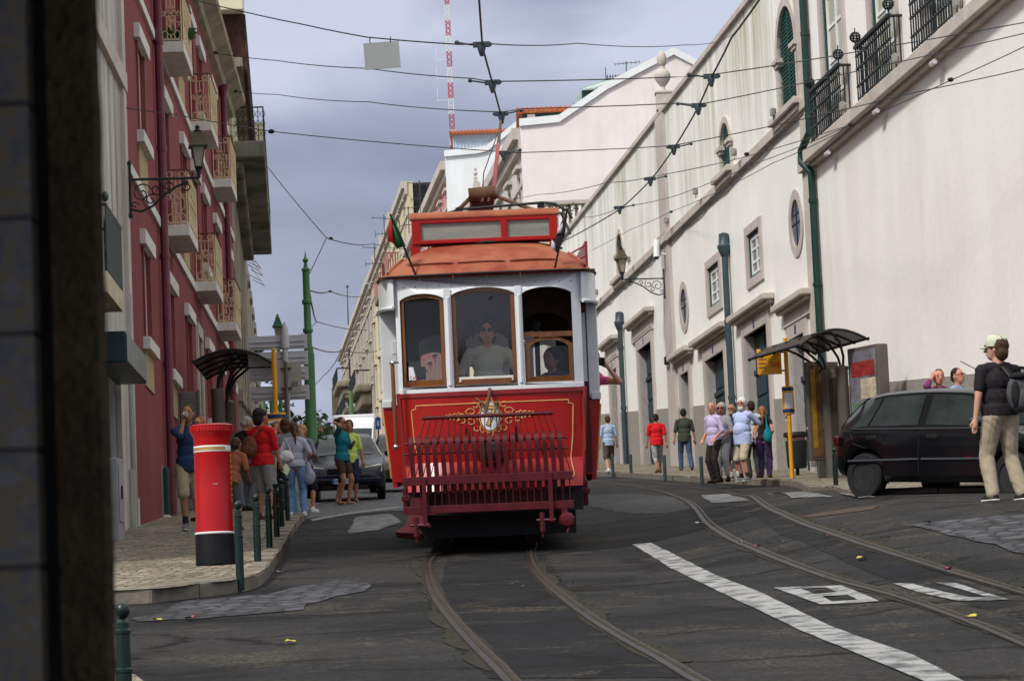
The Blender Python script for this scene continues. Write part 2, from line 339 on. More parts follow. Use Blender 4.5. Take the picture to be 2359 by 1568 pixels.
M['green_shutter'] = pm('green_shutter', (.01, .065, .05), .5, .25, 8)
M['iron'] = pm('black_iron', (.018, .022, .024), .5, .3, 12)
M['green_iron'] = pm('green_iron', (.012, .035, .024), .38, .3, 10, coat=.3)
M['cream_iron'] = pm('cream_painted_iron', (.60, .48, .30), .6, .15, 10)
M['dark_glass'] = pm('dark_glass', (.02, .024, .028), .08, .3, 2, spec=.7)
M['curtain_glass'] = pm('curtained_glass', (.40, .42, .30), .12, .2, 1.2, spec=.6)
M['grey_glass'] = pm('grey_window_glass', (.16, .165, .16), .12, .3, 1.5, spec=.6)
M['white_frame'] = pm('white_window_frame', (.72, .74, .73), .5, .08, 5)
M['tile'] = pm('terracotta_tile', (.48, .15, .06), .8, .25, 6, bump=.01)
M['brown_tile'] = pm('brown_tile', (.06, .028, .02), .85, .4, 8)
M['zinc'] = pm('pale_zinc', (.38, .47, .43), .5, .12, 2)
M['blue_sheet'] = pm('pale_blue_sheet', (.42, .50, .58), .6, .1, 2)
M['green_board'] = pm('dark_green_board', (.012, .045, .042), .6, .2, 3)
M['tram_red'] = pm('tram_red', (.33, .006, .003), .34, .12, 2, coat=.04, spec=.35)
M['tram_dark_red'] = pm('tram_dark_red', (.22, .010, .008), .33, .15, 2, coat=.4)
M['tram_white'] = pm('tram_white', (.66, .68, .69), .38, .07, 3, coat=.3)
M['tram_roof'] = pm('tram_roof', (.22, .036, .018), .6, scale=2.2, col2=(.32, .105, .05), bump=.004, thr=(.35, .62))
M['maroon'] = pm('fender_maroon', (.075, .006, .010), .45, .3, 6, spec=.3)
M['wood'] = pm('varnished_wood', (.20, .072, .014), .35, scale=3, col2=(.11, .035, .008), stretch=(6, 6, .6), coat=.4)
M['dark_wood'] = pm('dark_wood', (.06, .028, .015), .5, .3, 4)
M['gold'] = pm('gold_paint', (.62, .38, .12), .45, .1, 9)
M['enamel'] = pm('white_enamel', (.70, .70, .70), .3, .05, 4)
M['chrome'] = pm('chrome', (.7, .7, .7), .15, .05, 2, metal=1)
M['black'] = pm('black_metal', (.012, .012, .013), .55, .3, 6)
M['rubber'] = pm('rubber', (.014, .014, .015), .8, .2, 12)
M['sign_face'] = pm('frosted_sign_glass', (.17, .18, .155), .35, scale=1.2, col2=(.30, .31, .27), stretch=(1, 1, 6))
M['rust'] = pm('rusty_iron', (.07, .03, .018), .75, scale=8, col2=(.17, .09, .05))
M['glass'] = glass('clear_glass', alpha=.62)
M['tint2'] = glass('cab_glass', alpha=.88); M['tint'] = glass('tinted_glass', alpha=.5)
M['box_red'] = pm('pillar_box_red', (.40, .003, .005), .3, .08, 3, coat=.15)
M['box_black'] = pm('pillar_box_black', (.005, .0055, .007), .45, .3, 9, spec=.25)
M['bollard'] = pm('bollard_green', (.004, .017, .012), .32, .3, 9, spec=.35)
M['slate_bollard'] = pm('slate_bollard', (.03, .05, .06), .45, .2, 9)
M['pole_green'] = pm('pole_green', (.055, .17, .06), .45, .15, 4)
M['sign_grey'] = pm('sign_back_grey', (.46, .47, .48), .5, .08, 2, metal=.1)
M['steel_grey'] = pm('shelter_steel', (.13, .115, .10), .4, .2, 2, metal=.3)
M['smoke'] = pm('smoked_plastic', (.04, .03, .022), .5, .3, 4)
M['yellow'] = pm('bus_yellow', (.72, .33, .012), .4, .08, 4)
M['blue_sign'] = pm('sign_blue', (.012, .03, .13), .4, .1, 4)
M['lamp_glass'] = pm('lamp_glass', (.30, .27, .20), .25, .12, 3)
M['wire'] = pm('wire', (.05, .05, .053), .6, .2, 2)
M['leaf'] = pm('leaf', (.03, .065, .018), .6, scale=1.2, col2=(.075, .12, .03))
M['leaf_dark'] = pm('leaf_dark', (.008, .018, .008), .7, scale=.5, col2=(.026, .046, .018))
M['bark'] = pm('bark', (.09, .07, .05), .9, .3, 6, bump=.02)
M['mast_red'] = pm('mast_red', (.42, .05, .06), .6, .1, 2)
M['mast_white'] = pm('mast_white', (.70, .70, .72), .6, .06, 2)
M['poster'] = pm('poster', (.07, .05, .045), .2, scale=2.2, col2=(.22, .24, .28), thr=(.3, .7))
# ================================================================ ground, road, pavements
def catmull(pts, n=8):
    P = [Vector(p) for p in pts]; out = []
    for i in range(len(P) - 1):
        a, b, c, d = P[max(i - 1, 0)], P[i], P[i + 1], P[min(i + 2, len(P) - 1)]
        for k in range(n):
            t = k / n; out.append(.5 * ((2 * b) + (c - a) * t + (2 * a - 5 * b + 4 * c - d) * t * t + (3 * b - a - 3 * c + d) * t ** 3))
    out.append(P[-1]); return out
def sheet(name, xs, ys, off, mat, kind='structure'):
    m = MB(); m.grid(lambda u, v: (xs[round(u * (len(xs) - 1))], ys[round(v * (len(ys) - 1))], G(xs[round(u * (len(xs) - 1))], ys[round(v * (len(ys) - 1))]) + off), len(xs) - 1, len(ys) - 1)
    return tag(m.build(name, mat), kind=kind)
ysn = [-60, -40, -20, -8, 0] + [2 * i for i in range(1, 46)] + [95, 100, 110, 120, 140, 160, 200, 260, 320, 380, 420, 600, 1000, 2500]
xs_ = [-900, -300, -120, -60, -30, -20, -14, -10, -7, -5, -3, -1, 0, 1, 1.5, 2, 2.5, 3, 3.5, 4, 4.5, 5, 6, 8, 11, 15, 22, 30, 60, 120, 300, 900]
M['earth'] = pm('earth', (.10, .09, .07), .95, .3, .5)
sheet('ground', xs_, ysn, -.06, M['earth'])
yr = [3 + i for i in range(62)] + [66 + 4 * i for i in range(70)]
xr = [-12, -9, -7] + [-6 + .5 * i for i in range(31)] + [11, 14, 18]
sheet('road', xr, yr, 0, M['asphalt'])
def poly_sheet(name, pts, off, mat, label=None, rough=0.0, holes=(), kind='structure', ground=True, seg=.25):
    """flat irregular sheet lying on the road; pts in the photograph's pixels or (x, y) metres"""
    def prep(pp):
        P = [gp(X, Y) for X, Y in pp] if not ground else [Vector((x, y, 0)) for x, y in pp]
        out = []
        for i, p in enumerate(P):
            q = P[(i + 1) % len(P)]; L = (q - p).length; n = max(1, min(60, int(L / seg)))
            for k in range(n):
                r = p.lerp(q, k / n); d = noise.noise_vector(Vector((r.x * 3.1, r.y * 1.7, off * 50))) * rough; out.append((r.x + d.x * .5, r.y + d.y * 2.0))
        return out
    loops = [prep(pts)] + [prep(h) for h in holes]
    flat = [p for l in loops for p in l]
    tris = tessellate_polygon([[Vector((p[0], p[1], 0)) for p in l] for l in loops])
    m = MB(); fs = []
    for t in tris:
        a, b, c = t; A = (flat[b][0] - flat[a][0]) * (flat[c][1] - flat[a][1]) - (flat[c][0] - flat[a][0]) * (flat[b][1] - flat[a][1])
        fs.append((a, b, c) if A > 0 else (a, c, b))
    m.add([(x, y, G(x, y) + off) for x, y in flat], fs)
    o = m.build(name, mat, smooth=False); bm = bmesh.new(); bm.from_mesh(o.data)
    for _ in range(5):
        es = [e for e in bm.edges if e.calc_length() > 1.0]
        if not es or len(bm.faces) > 30000: break
        bmesh.ops.subdivide_edges(bm, edges=es, cuts=1); bmesh.ops.triangulate(bm, faces=bm.faces)
    for v in bm.verts: v.co.z = G(v.co.x, v.co.y) + off
    bm.to_mesh(o.data); bm.free(); return tag(o, label, kind=kind)
c1 = lambda x, y: (.5 * x, 1085.1 + .5 * y)
c2 = lambda x, y: (1179.5 + .5 * x, 1066.2 + .5 * y)
# ---- left pavement
LC = [gp(*p) for p in [(300, 1391), (400, 1384), (470, 1374), (530, 1368), (580, 1357), (612, 1338), (632, 1310), (652, 1280), (668, 1248), (688, 1212), (724, 1166)]]
lc = [(p.x, p.y) for p in LC]
lc = [(-9, lc[0][1] - .9), (-5.5, lc[0][1] - .25)] + lc + [(lc[-1][0] - .5, lc[-1][1] + 1.2), (-5.2, 58), (-5.3, 75), (-6.3, 95), (-8, 130), (-11, 200), (-16, 330)]
lc_s = [(p.x, p.y) for p in catmull([(a, b, 0) for a, b in lc], 6)]
def strip_pavement(name, line, xout, mat, h=.12, ext=None):
    m = MB(); N = len(line); vs = []
    cols = 9
    for (x, y) in line:
        for c in range(cols):
            xx = x + (xout(y) - x) * c / (cols - 1); vs.append((xx, y, G(xx, y) + (h(y) if callable(h) else h)))
    fs = [(i * cols + c, i * cols + c + 1, (i + 1) * cols + c + 1, (i + 1) * cols + c) for i in range(N - 1) for c in range(cols - 1)]
    if xout(line[0][1]) < line[0][0]: fs = [f[::-1] for f in fs]
    m.add(vs, fs); return tag(m.build(name, mat), kind='structure')
strip_pavement('pavement', lc_s, lambda y: -10 - .045 * y * (1 if y > 50 else 1), M['calcada'])
def curb_line(name, line, side, mats, h=.125, wd=.17, n0=.62):
    """kerb stones end to end; side=+1: road lies to +x"""
    m = MB(); P = [Vector((x, y, 0)) for x, y in line]; run = [P[0]]; acc = 0
    pts = [P[0]]
    for a, b in zip(P, P[1:]):
        L = (b - a).length; k = max(1, int(L / .1))
        for i in range(1, k + 1):
            q = a.lerp(b, i / k)
            if (q - pts[-1]).length > n0 * (1 if q.y < 70 else 3): pts.append(q)
    rr = random.Random(3)
    h0 = h
    for i, (a, b) in enumerate(zip(pts, pts[1:])):
        h = h0(a.y) if callable(h0) else h0
        t = (b - a).normalized(); nrm = Vector((t.y, -t.x, 0)) * side; g = .008; a2 = a + t * g; b2 = b - t * g; j = rr.uniform(-.008, .012); jz = rr.uniform(-.008, .01)
        q = []
        for p in (a2, b2):
            for off, hh in ((j, -.1), (j, h - .02 + jz), (j - .02, h + jz), (-wd, h + .004 + jz), (-wd, -.1)):
                s = p + nrm * off; q.append((s.x, s.y, G(s.x, s.y) + hh))
        m.m = rr.choice([0, 0, 0, 0, 1]) if a.y < 28 else 0
        fs = [(0, 1, 6, 5), (1, 2, 7, 6), (2, 3, 8, 7), (3, 4, 9, 8), (4, 3, 2, 1, 0), (5, 6, 7, 8, 9)]
        if side > 0: fs = [f[::-1] for f in fs]
        m.add(q, fs)
    return tag(m.build(name, mats, smooth=False), kind='structure')
curb_line('kerb', lc_s, 1, [M['curb'], M['curb_ochre']])
# ---- right pavement
RC = [gp(*p) for p in [(2359, 1128), (2278, 1130), (2165, 1138), (2043, 1140), (1933, 1132), (1840, 1124), (1745, 1117), (1604, 1110), (1470, 1101), (1400, 1097)]]
rc = [(12, RC[0].y - .3)] + [(p.x, p.y) for p in RC] + [(1.0, 92), (-.9, 110), (-2.4, 125), (-7, 170), (-14, 240), (-20, 330)]
for i in range(1, len(rc)):
    if rc[i][1] <= rc[i - 1][1]: rc[i] = (rc[i][0], rc[i - 1][1] + .3)
rc_s = [(p.x, p.y) for p in catmull([(a, b, 0) for a, b in rc], 6)]
hr_k = lambda y: .05 + .07 * ss((y - 42) / 14)
strip_pavement('pavement', rc_s, lambda y: 13.5 - .1 * y * .93 + 4, M['calcada'], hr_k)
curb_line('kerb', rc_s, -1, [M['curb'], M['curb']], lambda y: hr_k(y) + .005)
# small pavement corner in the near left
poly_sheet('pavement', [(-2.9, 11), (-1.95, 14.2), (-1.93, 15.2), (-2.05, 15.75), (-2.35, 16.1), (-3.2, 16.2), (-5, 16), (-5, 11)], .10, M['calcada'])
curb_line('kerb', [(-1.93, 12), (-1.93, 15.2), (-2.05, 15.75), (-2.35, 16.1), (-3.4, 16.25)], 1, [M['curb'], M['curb']], .10)
# ---- cobbled stretches and worn patches
poly_sheet('cobbled_road', [(-4.3, 48.7), (-2.55, 52.9), (-1.2, 54.2), (.3, 55), (.3, 240), (-12, 240), (-6.5, 75), (-5.0, 56), (-4.9, 50)], .005, M['setts_far'], seg=3)
poly_sheet('cobbled_patch', [c1(*p) for p in [(620, 672), (750, 655), (840, 602), (1000, 590), (1250, 567), (1350, 535), (1560, 505), (1700, 515), (1690, 550), (1560, 575), (1420, 615), (1400, 640), (1150, 660), (900, 688), (640, 690)]], .007, M['setts'], ground=False, rough=.12)
poly_sheet('cobbled_patch', [c2(*p) for p in [(1850, 292), (1950, 272), (2160, 250), (2359, 235), (2700, 230), (2800, 470), (2500, 450), (2359, 420), (2230, 385), (2050, 345), (1920, 312)]], .007, M['setts'], ground=False, rough=.12)
poly_sheet('road_patch', [c2(*p) for p in [(880, 205), (1060, 205), (1240, 330), (1560, 470), (1900, 600), (2359, 720), (2359, 660), (2000, 520), (1700, 420), (1400, 310), (1130, 200)]], .003, M['asphalt_new'], ground=False, rough=.04)
poly_sheet('road_patch', [c2(*p) for p in [(130, 390), (300, 640), (640, 860), (860, 990), (-120, 990), (-300, 800), (-330, 600), (-300, 420)]], .003, M['asphalt_new'], ground=False, rough=.06)
poly_sheet('road_patch', [c2(*p) for p in [(1310, 250), (1500, 215), (1700, 195), (1660, 215), (1400, 250)]], .0045, pm('reddish_patch', (.06, .042, .032), .9, .3, 10, bump=.008), ground=False, rough=.05)
poly_sheet('road_patch', [c2(*p) for p in [(330, 150), (560, 140), (740, 155), (860, 205), (700, 235), (480, 225), (330, 190)]], .0045, pm('pale_worn_asphalt', (.03, .03, .031), .85, scale=3, col2=(.10, .10, .10), spec=.05, bump=.012), ground=False, rough=.15)
# ---- painted marks
wl_ = [(555, 377), (640, 370), (760, 430), (850, 475), (935, 518), (1040, 560), (1150, 600), (1250, 650), (1340, 695), (1480, 760), (1640, 818), (1850, 890), (2080, 1010), (2500, 1200), (2200, 1200), (1900, 1010), (1700, 925), (1500, 845), (1340, 780), (1200, 712), (1080, 655), (960, 600), (800, 520), (720, 480), (620, 415)]
poly_sheet('road_line', [c2(*p) for p in wl_], .009, M['paint'], ground=False, rough=.022)
poly_sheet('road_letter', [c2(*p) for p in [(1205, 577), (1400, 571), (1520, 568), (1620, 608), (1690, 640), (1560, 650), (1420, 655), (1310, 615)]], .009, M['paint'], ground=False, rough=.012, holes=[[c2(*p) for p in [(1330, 582), (1450, 577), (1500, 600), (1395, 608)]], [c2(*p) for p in [(1430, 617), (1550, 612), (1592, 634), (1475, 643)]]])
poly_sheet('road_letter', [c2(*p) for p in [(1750, 557), (1830, 557), (1990, 598), (2110, 622), (2190, 622), (2080, 588), (1950, 555), (2040, 555), (2180, 600), (2290, 632), (2200, 638), (2050, 637), (1880, 602)]], .009, M['paint'], ground=False, rough=.012)
for q in ([(870, 148), (1000, 143), (1090, 175), (920, 186)], [(1170, 135), (1370, 138), (1480, 158), (1290, 163)], [(1500, 141), (1560, 141), (1680, 158), (1600, 162)]):
    poly_sheet('crosswalk_bar', [c2(*p) for p in q], .009, M['paint_worn'], ground=False, rough=.03)
poly_sheet('crosswalk_bar', [c1(*p) for p in [(1640, 212), (1800, 196), (1850, 235), (1740, 272), (1600, 290)]], .009, M['paint_worn'], ground=False, rough=.06)
poly_sheet('road_line', [c1(*p) for p in [(1430, 222), (1640, 186), (1840, 162), (1840, 169), (1640, 194), (1440, 230)]], .009, M['paint'], ground=False, rough=.02)
# ---- rails
def road_pts(px): return [gp(*p) for p in px]
def offset_line(P, o):
    out = []
    for i, p in enumerate(P):
        t = (P[min(i + 1, len(P) - 1)] - P[max(i - 1, 0)]); t.z = 0; t.normalize(); out.append(p + Vector((t.y, -t.x, 0)) * o)
    return out
def ribbon(m, P, a, b, ha, hb=None):
    hb = ha if hb is None else hb; A = offset_line(P, a); B = offset_line(P, b); n = len(P)
    vs = [(p.x, p.y, G(p.x, p.y) + ha) for p in A] + [(p.x, p.y, G(p.x, p.y) + hb) for p in B]
    m.add(vs, [(i, n + i, n + i + 1, i + 1) for i in range(n - 1)])
def rail(name, pts):
    P = catmull(pts, 7); m = MB()
    for a, b, ha, hb in ((-.050, -.046, .001, .014), (-.046, -.002, .014, .014), (-.002, .002, .014, -.012 + .012), (.026, .030, .001, .012), (.030, .048, .012, .012), (.048, .052, .012, .001)):
        ribbon(m, P, a, b, ha, hb)
    r = tag(m.build(name, M['steel'], smooth=False), kind='structure')
    g = MB(); ribbon(g, P, .000, .030, .0155); tag(g.build('rail_groove', M['groove'], smooth=False), kind='structure')
    return P
rail_px1 = [(1240, 1640), (1165, 1555), (1100, 1490), (1050, 1435), (1007, 1378), (989, 1328), (991, 1290), (1028, 1262)]
rail_px2 = [(1780, 1660), (1604, 1566), (1529, 1521), (1429, 1466), (1344, 1411), (1274, 1356), (1235, 1316), (1220, 1278), (1231, 1250)]
e1, e2 = road_pts(rail_px1), road_pts(rail_px2)
tr_x = -.36
e1 = e1[:-1] + [Vector((tr_x - .48, 34.5, 0)), Vector((tr_x - .46, 38, 0)), Vector((tr_x - .46, 50, 0)), Vector((tr_x - .9, 80, 0)), Vector((-4.5, 130, 0))]
e2 = e2[:-1] + [Vector((tr_x + .50, 35, 0)), Vector((tr_x + .46, 38, 0)), Vector((tr_x + .46, 50, 0)), Vector((tr_x + .0, 80, 0)), Vector((-3.6, 130, 0))]
R1 = rail('tram_rail', e1); R2 = rail('tram_rail', e2)
r3 = [c2(*p) for p in [(2700, 985), (2359, 835), (2100, 728), (1800, 622), (1500, 540), (1300, 470), (1150, 410), (1000, 343), (900, 273), (852, 212), (790, 167), (700, 135), (560, 108), (420, 90)]]
r4 = [c2(*p) for p in [(2700, 705), (2359, 600), (2200, 553), (1900, 463), (1600, 368), (1400, 300), (1250, 237), (1150, 184), (1050, 148), (900, 121), (700, 100), (520, 84)]]
g3, g4 = road_pts(r3), road_pts(r4)
g3 += [Vector((g3[-1].x - .7, g3[-1].y + 14, 0))]; g4 += [Vector((g4[-1].x - .7, g4[-1].y + 14, 0))]
R3 = rail('tram_rail', g3); R4 = rail('tram_rail', g4)
# ---- dirt and moss in the joints beside the rails
def dirt_strip(P, side, y0, y1, wd, seed, name='dirt'):
    Q = [p for p in P if y0 < p.y < y1]
    if len(Q) < 4: return
    Q = catmull(Q, 3); m = MB(); A = offset_line(Q, side * .045); n = len(Q); B = []
    for i, p in enumerate(Q):
        k = abs(noise.noise(Vector((p.y * .55, seed, p.x)))) + .25 * abs(noise.noise(Vector((p.y * 1.8, seed, 0))))
        B.append(A[i] + (offset_line([Q[max(i - 1, 0)], p, Q[min(i + 1, n - 1)]], side)[1] - p) * (.01 + wd * k * .6))
    m.add([(p.x, p.y, G(p.x, p.y) + .006) for p in A] + [(p.x, p.y, G(p.x, p.y) + .006) for p in B], [(i, n + i, n + i + 1, i + 1) if side > 0 else (i + 1, n + i + 1, n + i, i) for i in range(n - 1)])
    tag(m.build(name, M['dirt'], smooth=False), 'dirt and moss in the joint beside the tram rail', kind='stuff')
M['moss'] = pm('moss', (.018, .028, .008), .95, scale=14, col2=(.05, .065, .02), bump=.02)
for P_, sd_, a_, b_, w_, s_ in ((R1, -1, 16, 34, .30, 1), (R1, 1, 16, 34, .10, 2), (R2, 1, 16, 34, .32, 3), (R2, -1, 16, 30, .08, 4), (R3, 1, 17, 36, .16, 5), (R3, -1, 17, 50, .20, 6), (R4, 1, 17, 36, .32, 7), (R4, -1, 17, 40, .1, 8)):
    dirt_strip(P_, sd_, a_, b_, w_, s_)
# loose leaves, petals and litter
rr = random.Random(11)
leafm = {'y': pm('fallen_leaf_yellow', (.45, .36, .04), .8, .3, 30), 'p': pm('magenta_petal', (.5, .03, .2), .7, .2, 30), 'w': pm('litter_white', (.6, .6, .58), .7, .1, 20), 'b': pm('litter_blue', (.1, .2, .5), .5, .1, 20), 'o': pm('orange_leaf', (.45, .12, .02), .7, .2, 20)}
def scrap(X, Y, c, s, name, label, cat, group=None):
    p = gp(X, Y); m = MB(); n = 7; a0 = rr.random() * 6
    vs = [(0, 0, s * .3)] + [(math.cos(a0 + 2 * PI * i / n) * s * rr.uniform(.5, 1), math.sin(a0 + 2 * PI * i / n) * s * rr.uniform(.8, 1.6), rr.uniform(.004, s * .5)) for i in range(n)]
    m.add(vs, [(0, i + 1, (i + 1) % n + 1) for i in range(n)]); o = m.build(name, leafm[c], smooth=False); o.location = p + Vector((0, 0, .012)); tag(o, label, cat, group)
for X, Y, c, s, nm, lb, ct in [(360, 1432, 'y', .05, 'fallen_leaf', 'pale yellow leaf lying on asphalt left of the orange leaf', 'leaf'), (435, 1429, 'o', .06, 'fallen_leaf', 'orange and yellow leaf lying on asphalt below the cobbled patch', 'leaf'), (670, 1483, 'y', .05, 'fallen_leaf', 'curled yellow leaf alone on the asphalt left of the rails', 'leaf'),
        (1177, 1349, 'y', .028, 'fallen_leaf', 'tiny yellow leaf between the rails in front of the tram, left one', 'leaf'), (1203, 1354, 'y', .028, 'fallen_leaf', 'tiny yellow leaf between the rails in front of the tram, right one', 'leaf'), (1985, 1290, 'y', .055, 'fallen_leaf', 'yellow leaf on asphalt inside the right hand track', 'leaf'), (2240, 1425, 'y', .05, 'fallen_leaf', 'yellow green leaf beside the nearest rail at right', 'leaf'), (1807, 1250, 'y', .035, 'fallen_leaf', 'small upright yellow leaf between the right hand rails', 'leaf'),
        (2136, 1208, 'p', .05, 'flower_petals', 'magenta petals on asphalt beside the right cobbled patch', 'petals'), (1745, 1262, 'p', .045, 'flower_petals', 'magenta petals on the left rail of the right hand track', 'petals'), (1902, 1238, 'p', .04, 'flower_petals', 'magenta petals on the right rail, farthest along', 'petals'), (2185, 1314, 'p', .04, 'flower_petals', 'magenta petals among weeds beside the right rail', 'petals'),
        (1611, 1208, 'w', .06, 'paper_scrap', 'white paper scrap beside the bend of the rail', 'litter'), (1704, 1251, 'w', .03, 'paper_scrap', 'small white scrap lying on the rail of the right hand track', 'litter'), (647, 1322, 'w', .06, 'paper_scrap', 'white paper scrap in the gutter by the left kerb', 'litter'), (742, 1165, 'b', .14, 'plastic_bottle', 'crumpled blue plastic litter at the kerb corner behind the jeans woman', 'litter'), (294, 1222, 'o', .07, 'paper_scrap', 'orange red litter on pavement beside the grey cabinet', 'litter')]:
    scrap(X, Y, c, s, nm, lb, ct)
# weeds and debris clumps by the rails
m = MB()
for P_, sd_, a_, b_, k in ((R2, 1, 17, 32, 260), (R4, 1, 18, 34, 380), (R3, 1, 18, 34, 120), (R1, -1, 17, 30, 60)):
    Q = [p for p in P_ if a_ < p.y < b_]
    for _ in range(k):
        p = rr.choice(Q); 
        if noise.noise(Vector((p.y * 1.3, 7, 0))) < -.05: continue
        q = offset_line([p, p + Vector((0, .1, 0))], sd_ * rr.uniform(.05, .2))[0] + Vector((rr.uniform(-.05, .05), rr.uniform(-.4, .4), 0)); s = rr.uniform(.006, .018); z = G(q.x, q.y) + .008
        a = rr.random() * 6; m.add([(q.x + s * math.cos(a), q.y + s * math.sin(a), z), (q.x - s * math.cos(a), q.y - s * math.sin(a), z), (q.x, q.y, z + s * rr.uniform(.2, .7))], [(0, 1, 2)])
tag(m.build('weeds', M['moss'], smooth=False), 'low weeds and debris growing along the tram rails', kind='stuff')

# ================================================================ walls with openings
def arcpts(cx, cz, rx, rz, a0, a1, n): return [(cx + rx * math.cos(a0 + (a1 - a0) * i / n), cz + rz * math.sin(a0 + (a1 - a0) * i / n)) for i in range(n + 1)]
class Wall:
    def __init__(s, name, label, cat, x0, y0, k, sg, group=None):
        s.k = k; s.q = math.sqrt(1 + k * k); s.sg = sg; s.x0 = x0; s.y0 = y0
        s.r = thing(name, label, cat, (x0 - k * y0, 0, 0), math.atan2(1, k), group)
    def S(s, y): return y * s.q
    def poly(s, m, pts, out, inn, holes=()):
        """pts (y, z); slab from depth `out` (towards the street) back to `inn`"""
        m.prism([(s.S(y), z) for y, z in pts], s.sg * inn, s.sg * out, [[(s.S(y), z) for y, z in h] for h in holes]); return m
    def box(s, m, y0, y1, z0, z1, out, inn): m.box(s.S(y0), s.S(y1), min(s.sg * inn, s.sg * out), max(s.sg * inn, s.sg * out), z0, z1); return m
    def P(s, y, out, z): return Vector((s.S(y), s.sg * out, z))
    def gz(s, y, out=.3): return G(s.x0 + s.k * (y - s.y0) - s.sg * out, y)
def rect(y0, y1, z0, z1): return [(y0, z0), (y1, z0), (y1, z1), (y0, z1)]
def frame_window(W, y0, y1, z0, z1, nv, nh, fm, gm, dep=-.16, t=.05, label=None, name='window'):
    """casement with bars set back in the opening, pane behind"""
    f = MB()
    W.box(f, y0, y0 + t, z0, z1, dep, dep - .06); W.box(f, y1 - t, y1, z0, z1, dep, dep - .06)
    W.box(f, y0 + t, y1 - t, z0, z0 + t, dep, dep - .06); W.box(f, y0 + t, y1 - t, z1 - t, z1, dep, dep - .06)
    for i in range(1, nv + 1): yy = y0 + (y1 - y0) * i / (nv + 1); W.box(f, yy - t * .5, yy + t * .5, z0 + t, z1 - t, dep - .004, dep - .05)
    for i in range(1, nh + 1): zz = z0 + (z1 - z0) * i / (nh + 1); W.box(f, y0 + t, y1 - t, zz - t * .35, zz + t * .35, dep - .008, dep - .046)
    o = f.build(name, fm, W.r, smooth=False); g = MB(); W.box(g, y0 + .01, y1 - .01, z0 + .01, z1 - .01, dep - .03, dep - .04); g.build('pane', gm, o, smooth=False)
    return o
# ================================================================ red apartment house (left)
RED = Wall('apartment_building', 'dark red apartment building with cream balconies and white lintels', 'building', -6.1, 52, -.042, -1)
cols = [48.7, 54.0, 58.75, 62.0, 65.0, 69.4, 74.4]; bal = (54.0, 62.0, 69.4)
holes = []; opens = []
for c in cols:
    hw = .62
    opens.append((c, 0, 6.62, 8.12)); 
    for fl, lt, b in ((1, 11.5, 9.13), (2, 14.74, 12.45)): opens.append((c, fl, b if c in bal else b + .86, lt))
opens = [o for o in opens if not (o[0] == 62.0 and o[1] == 0)]
for c, fl, a, b in opens: holes.append(rect(c - .62, c + .62, a, b))
holes.append(rect(61.2, 62.3, RED.gz(61.5) - .3 + .4, 8.1))
m = MB(); RED.poly(m, [(45.75, 2.6), (60, 3.6), (77.2, 5.0), (77.2, 15.7), (45.75, 15.7)], 0, -.35, holes); m.build('wall', M['red_plaster'], RED.r, smooth=False)
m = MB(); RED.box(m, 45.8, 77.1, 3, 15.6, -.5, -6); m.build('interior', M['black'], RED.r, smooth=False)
for z in (9.03, 12.35): m = MB(); RED.box(m, 45.72, 77.25, z - .07, z + .1, .05, -.05); m.build('string_course', M['white_trim'], RED.r, smooth=False)
for c, fl, a, b in opens:
    m = MB(); RED.box(m, c - 1.0, c + 1.0, b + .002, b + .24, .10, -.1); m.build('lintel', M['white_trim'], RED.r, bevel=.008, smooth=False)
    frame_window(RED, c - .62, c + .62, a, b, 1, 2, M['white_trim'], M['grey_glass'], dep=-.05, t=.06)
    for jy in (-.66, .66): m = MB(); RED.box(m, c + jy - .06, c + jy + .06, a, b, .03, -.14); m.build('jamb', M['red_plaster'], RED.r, smooth=False)
    if not (c in bal and fl):
        m = MB(); RED.box(m, c - .95, c + .95, a - .2, a - .002, .12, -.14); m.build('sill', M['white_trim'], RED.r, bevel=.008, smooth=False)
        m = MB(); RED.box(m, c - .8, c + .8, a - .78, a - .2, .022, -.05); m.build('panel', M['cream_panel'], RED.r, smooth=False)
# door surround
m = MB(); RED.box(m, 60.95, 61.2, 4.5, 8.1, .05, -.3); RED.box(m, 62.3, 62.55, 4.6, 8.1, .05, -.3); RED.box(m, 60.95, 62.55, 8.1, 8.36, .06, -.3); m.build('door_surround', M['stone'], RED.r, smooth=False)
m = MB(); RED.box(m, 61.2, 62.3, 4.6, 8.1, -.2, -.25); m.build('door', M['teal_door'], RED.r, smooth=False)
# cornice with deep soffit
m = MB(); pr = [(0, 15.55), (.12, 15.6), (.16, 15.75), (.42, 15.95), (.44, 16.08), (.0, 16.1)]
vs = [RED.P(y, o, z) for y in (45.6, 77.3) for o, z in pr]; n = len(pr); m.add(vs, [(i, (i + 1) % n, n + (i + 1) % n, n + i) for i in range(n)] + [tuple(range(n)), tuple(range(2 * n - 1, n - 1, -1))]); m.build('cornice', pm('weathered_cornice', (.38, .31, .2), .85, scale=1.2, col2=(.16, .145, .12)), RED.r, smooth=False)
m = MB(); RED.poly(m, [(45.6, 16.1), (77.3, 16.1), (77.3, 16.5), (45.6, 16.5)], .3, -5, ()); m.build('roof', M['brown_tile'], RED.r, smooth=False)
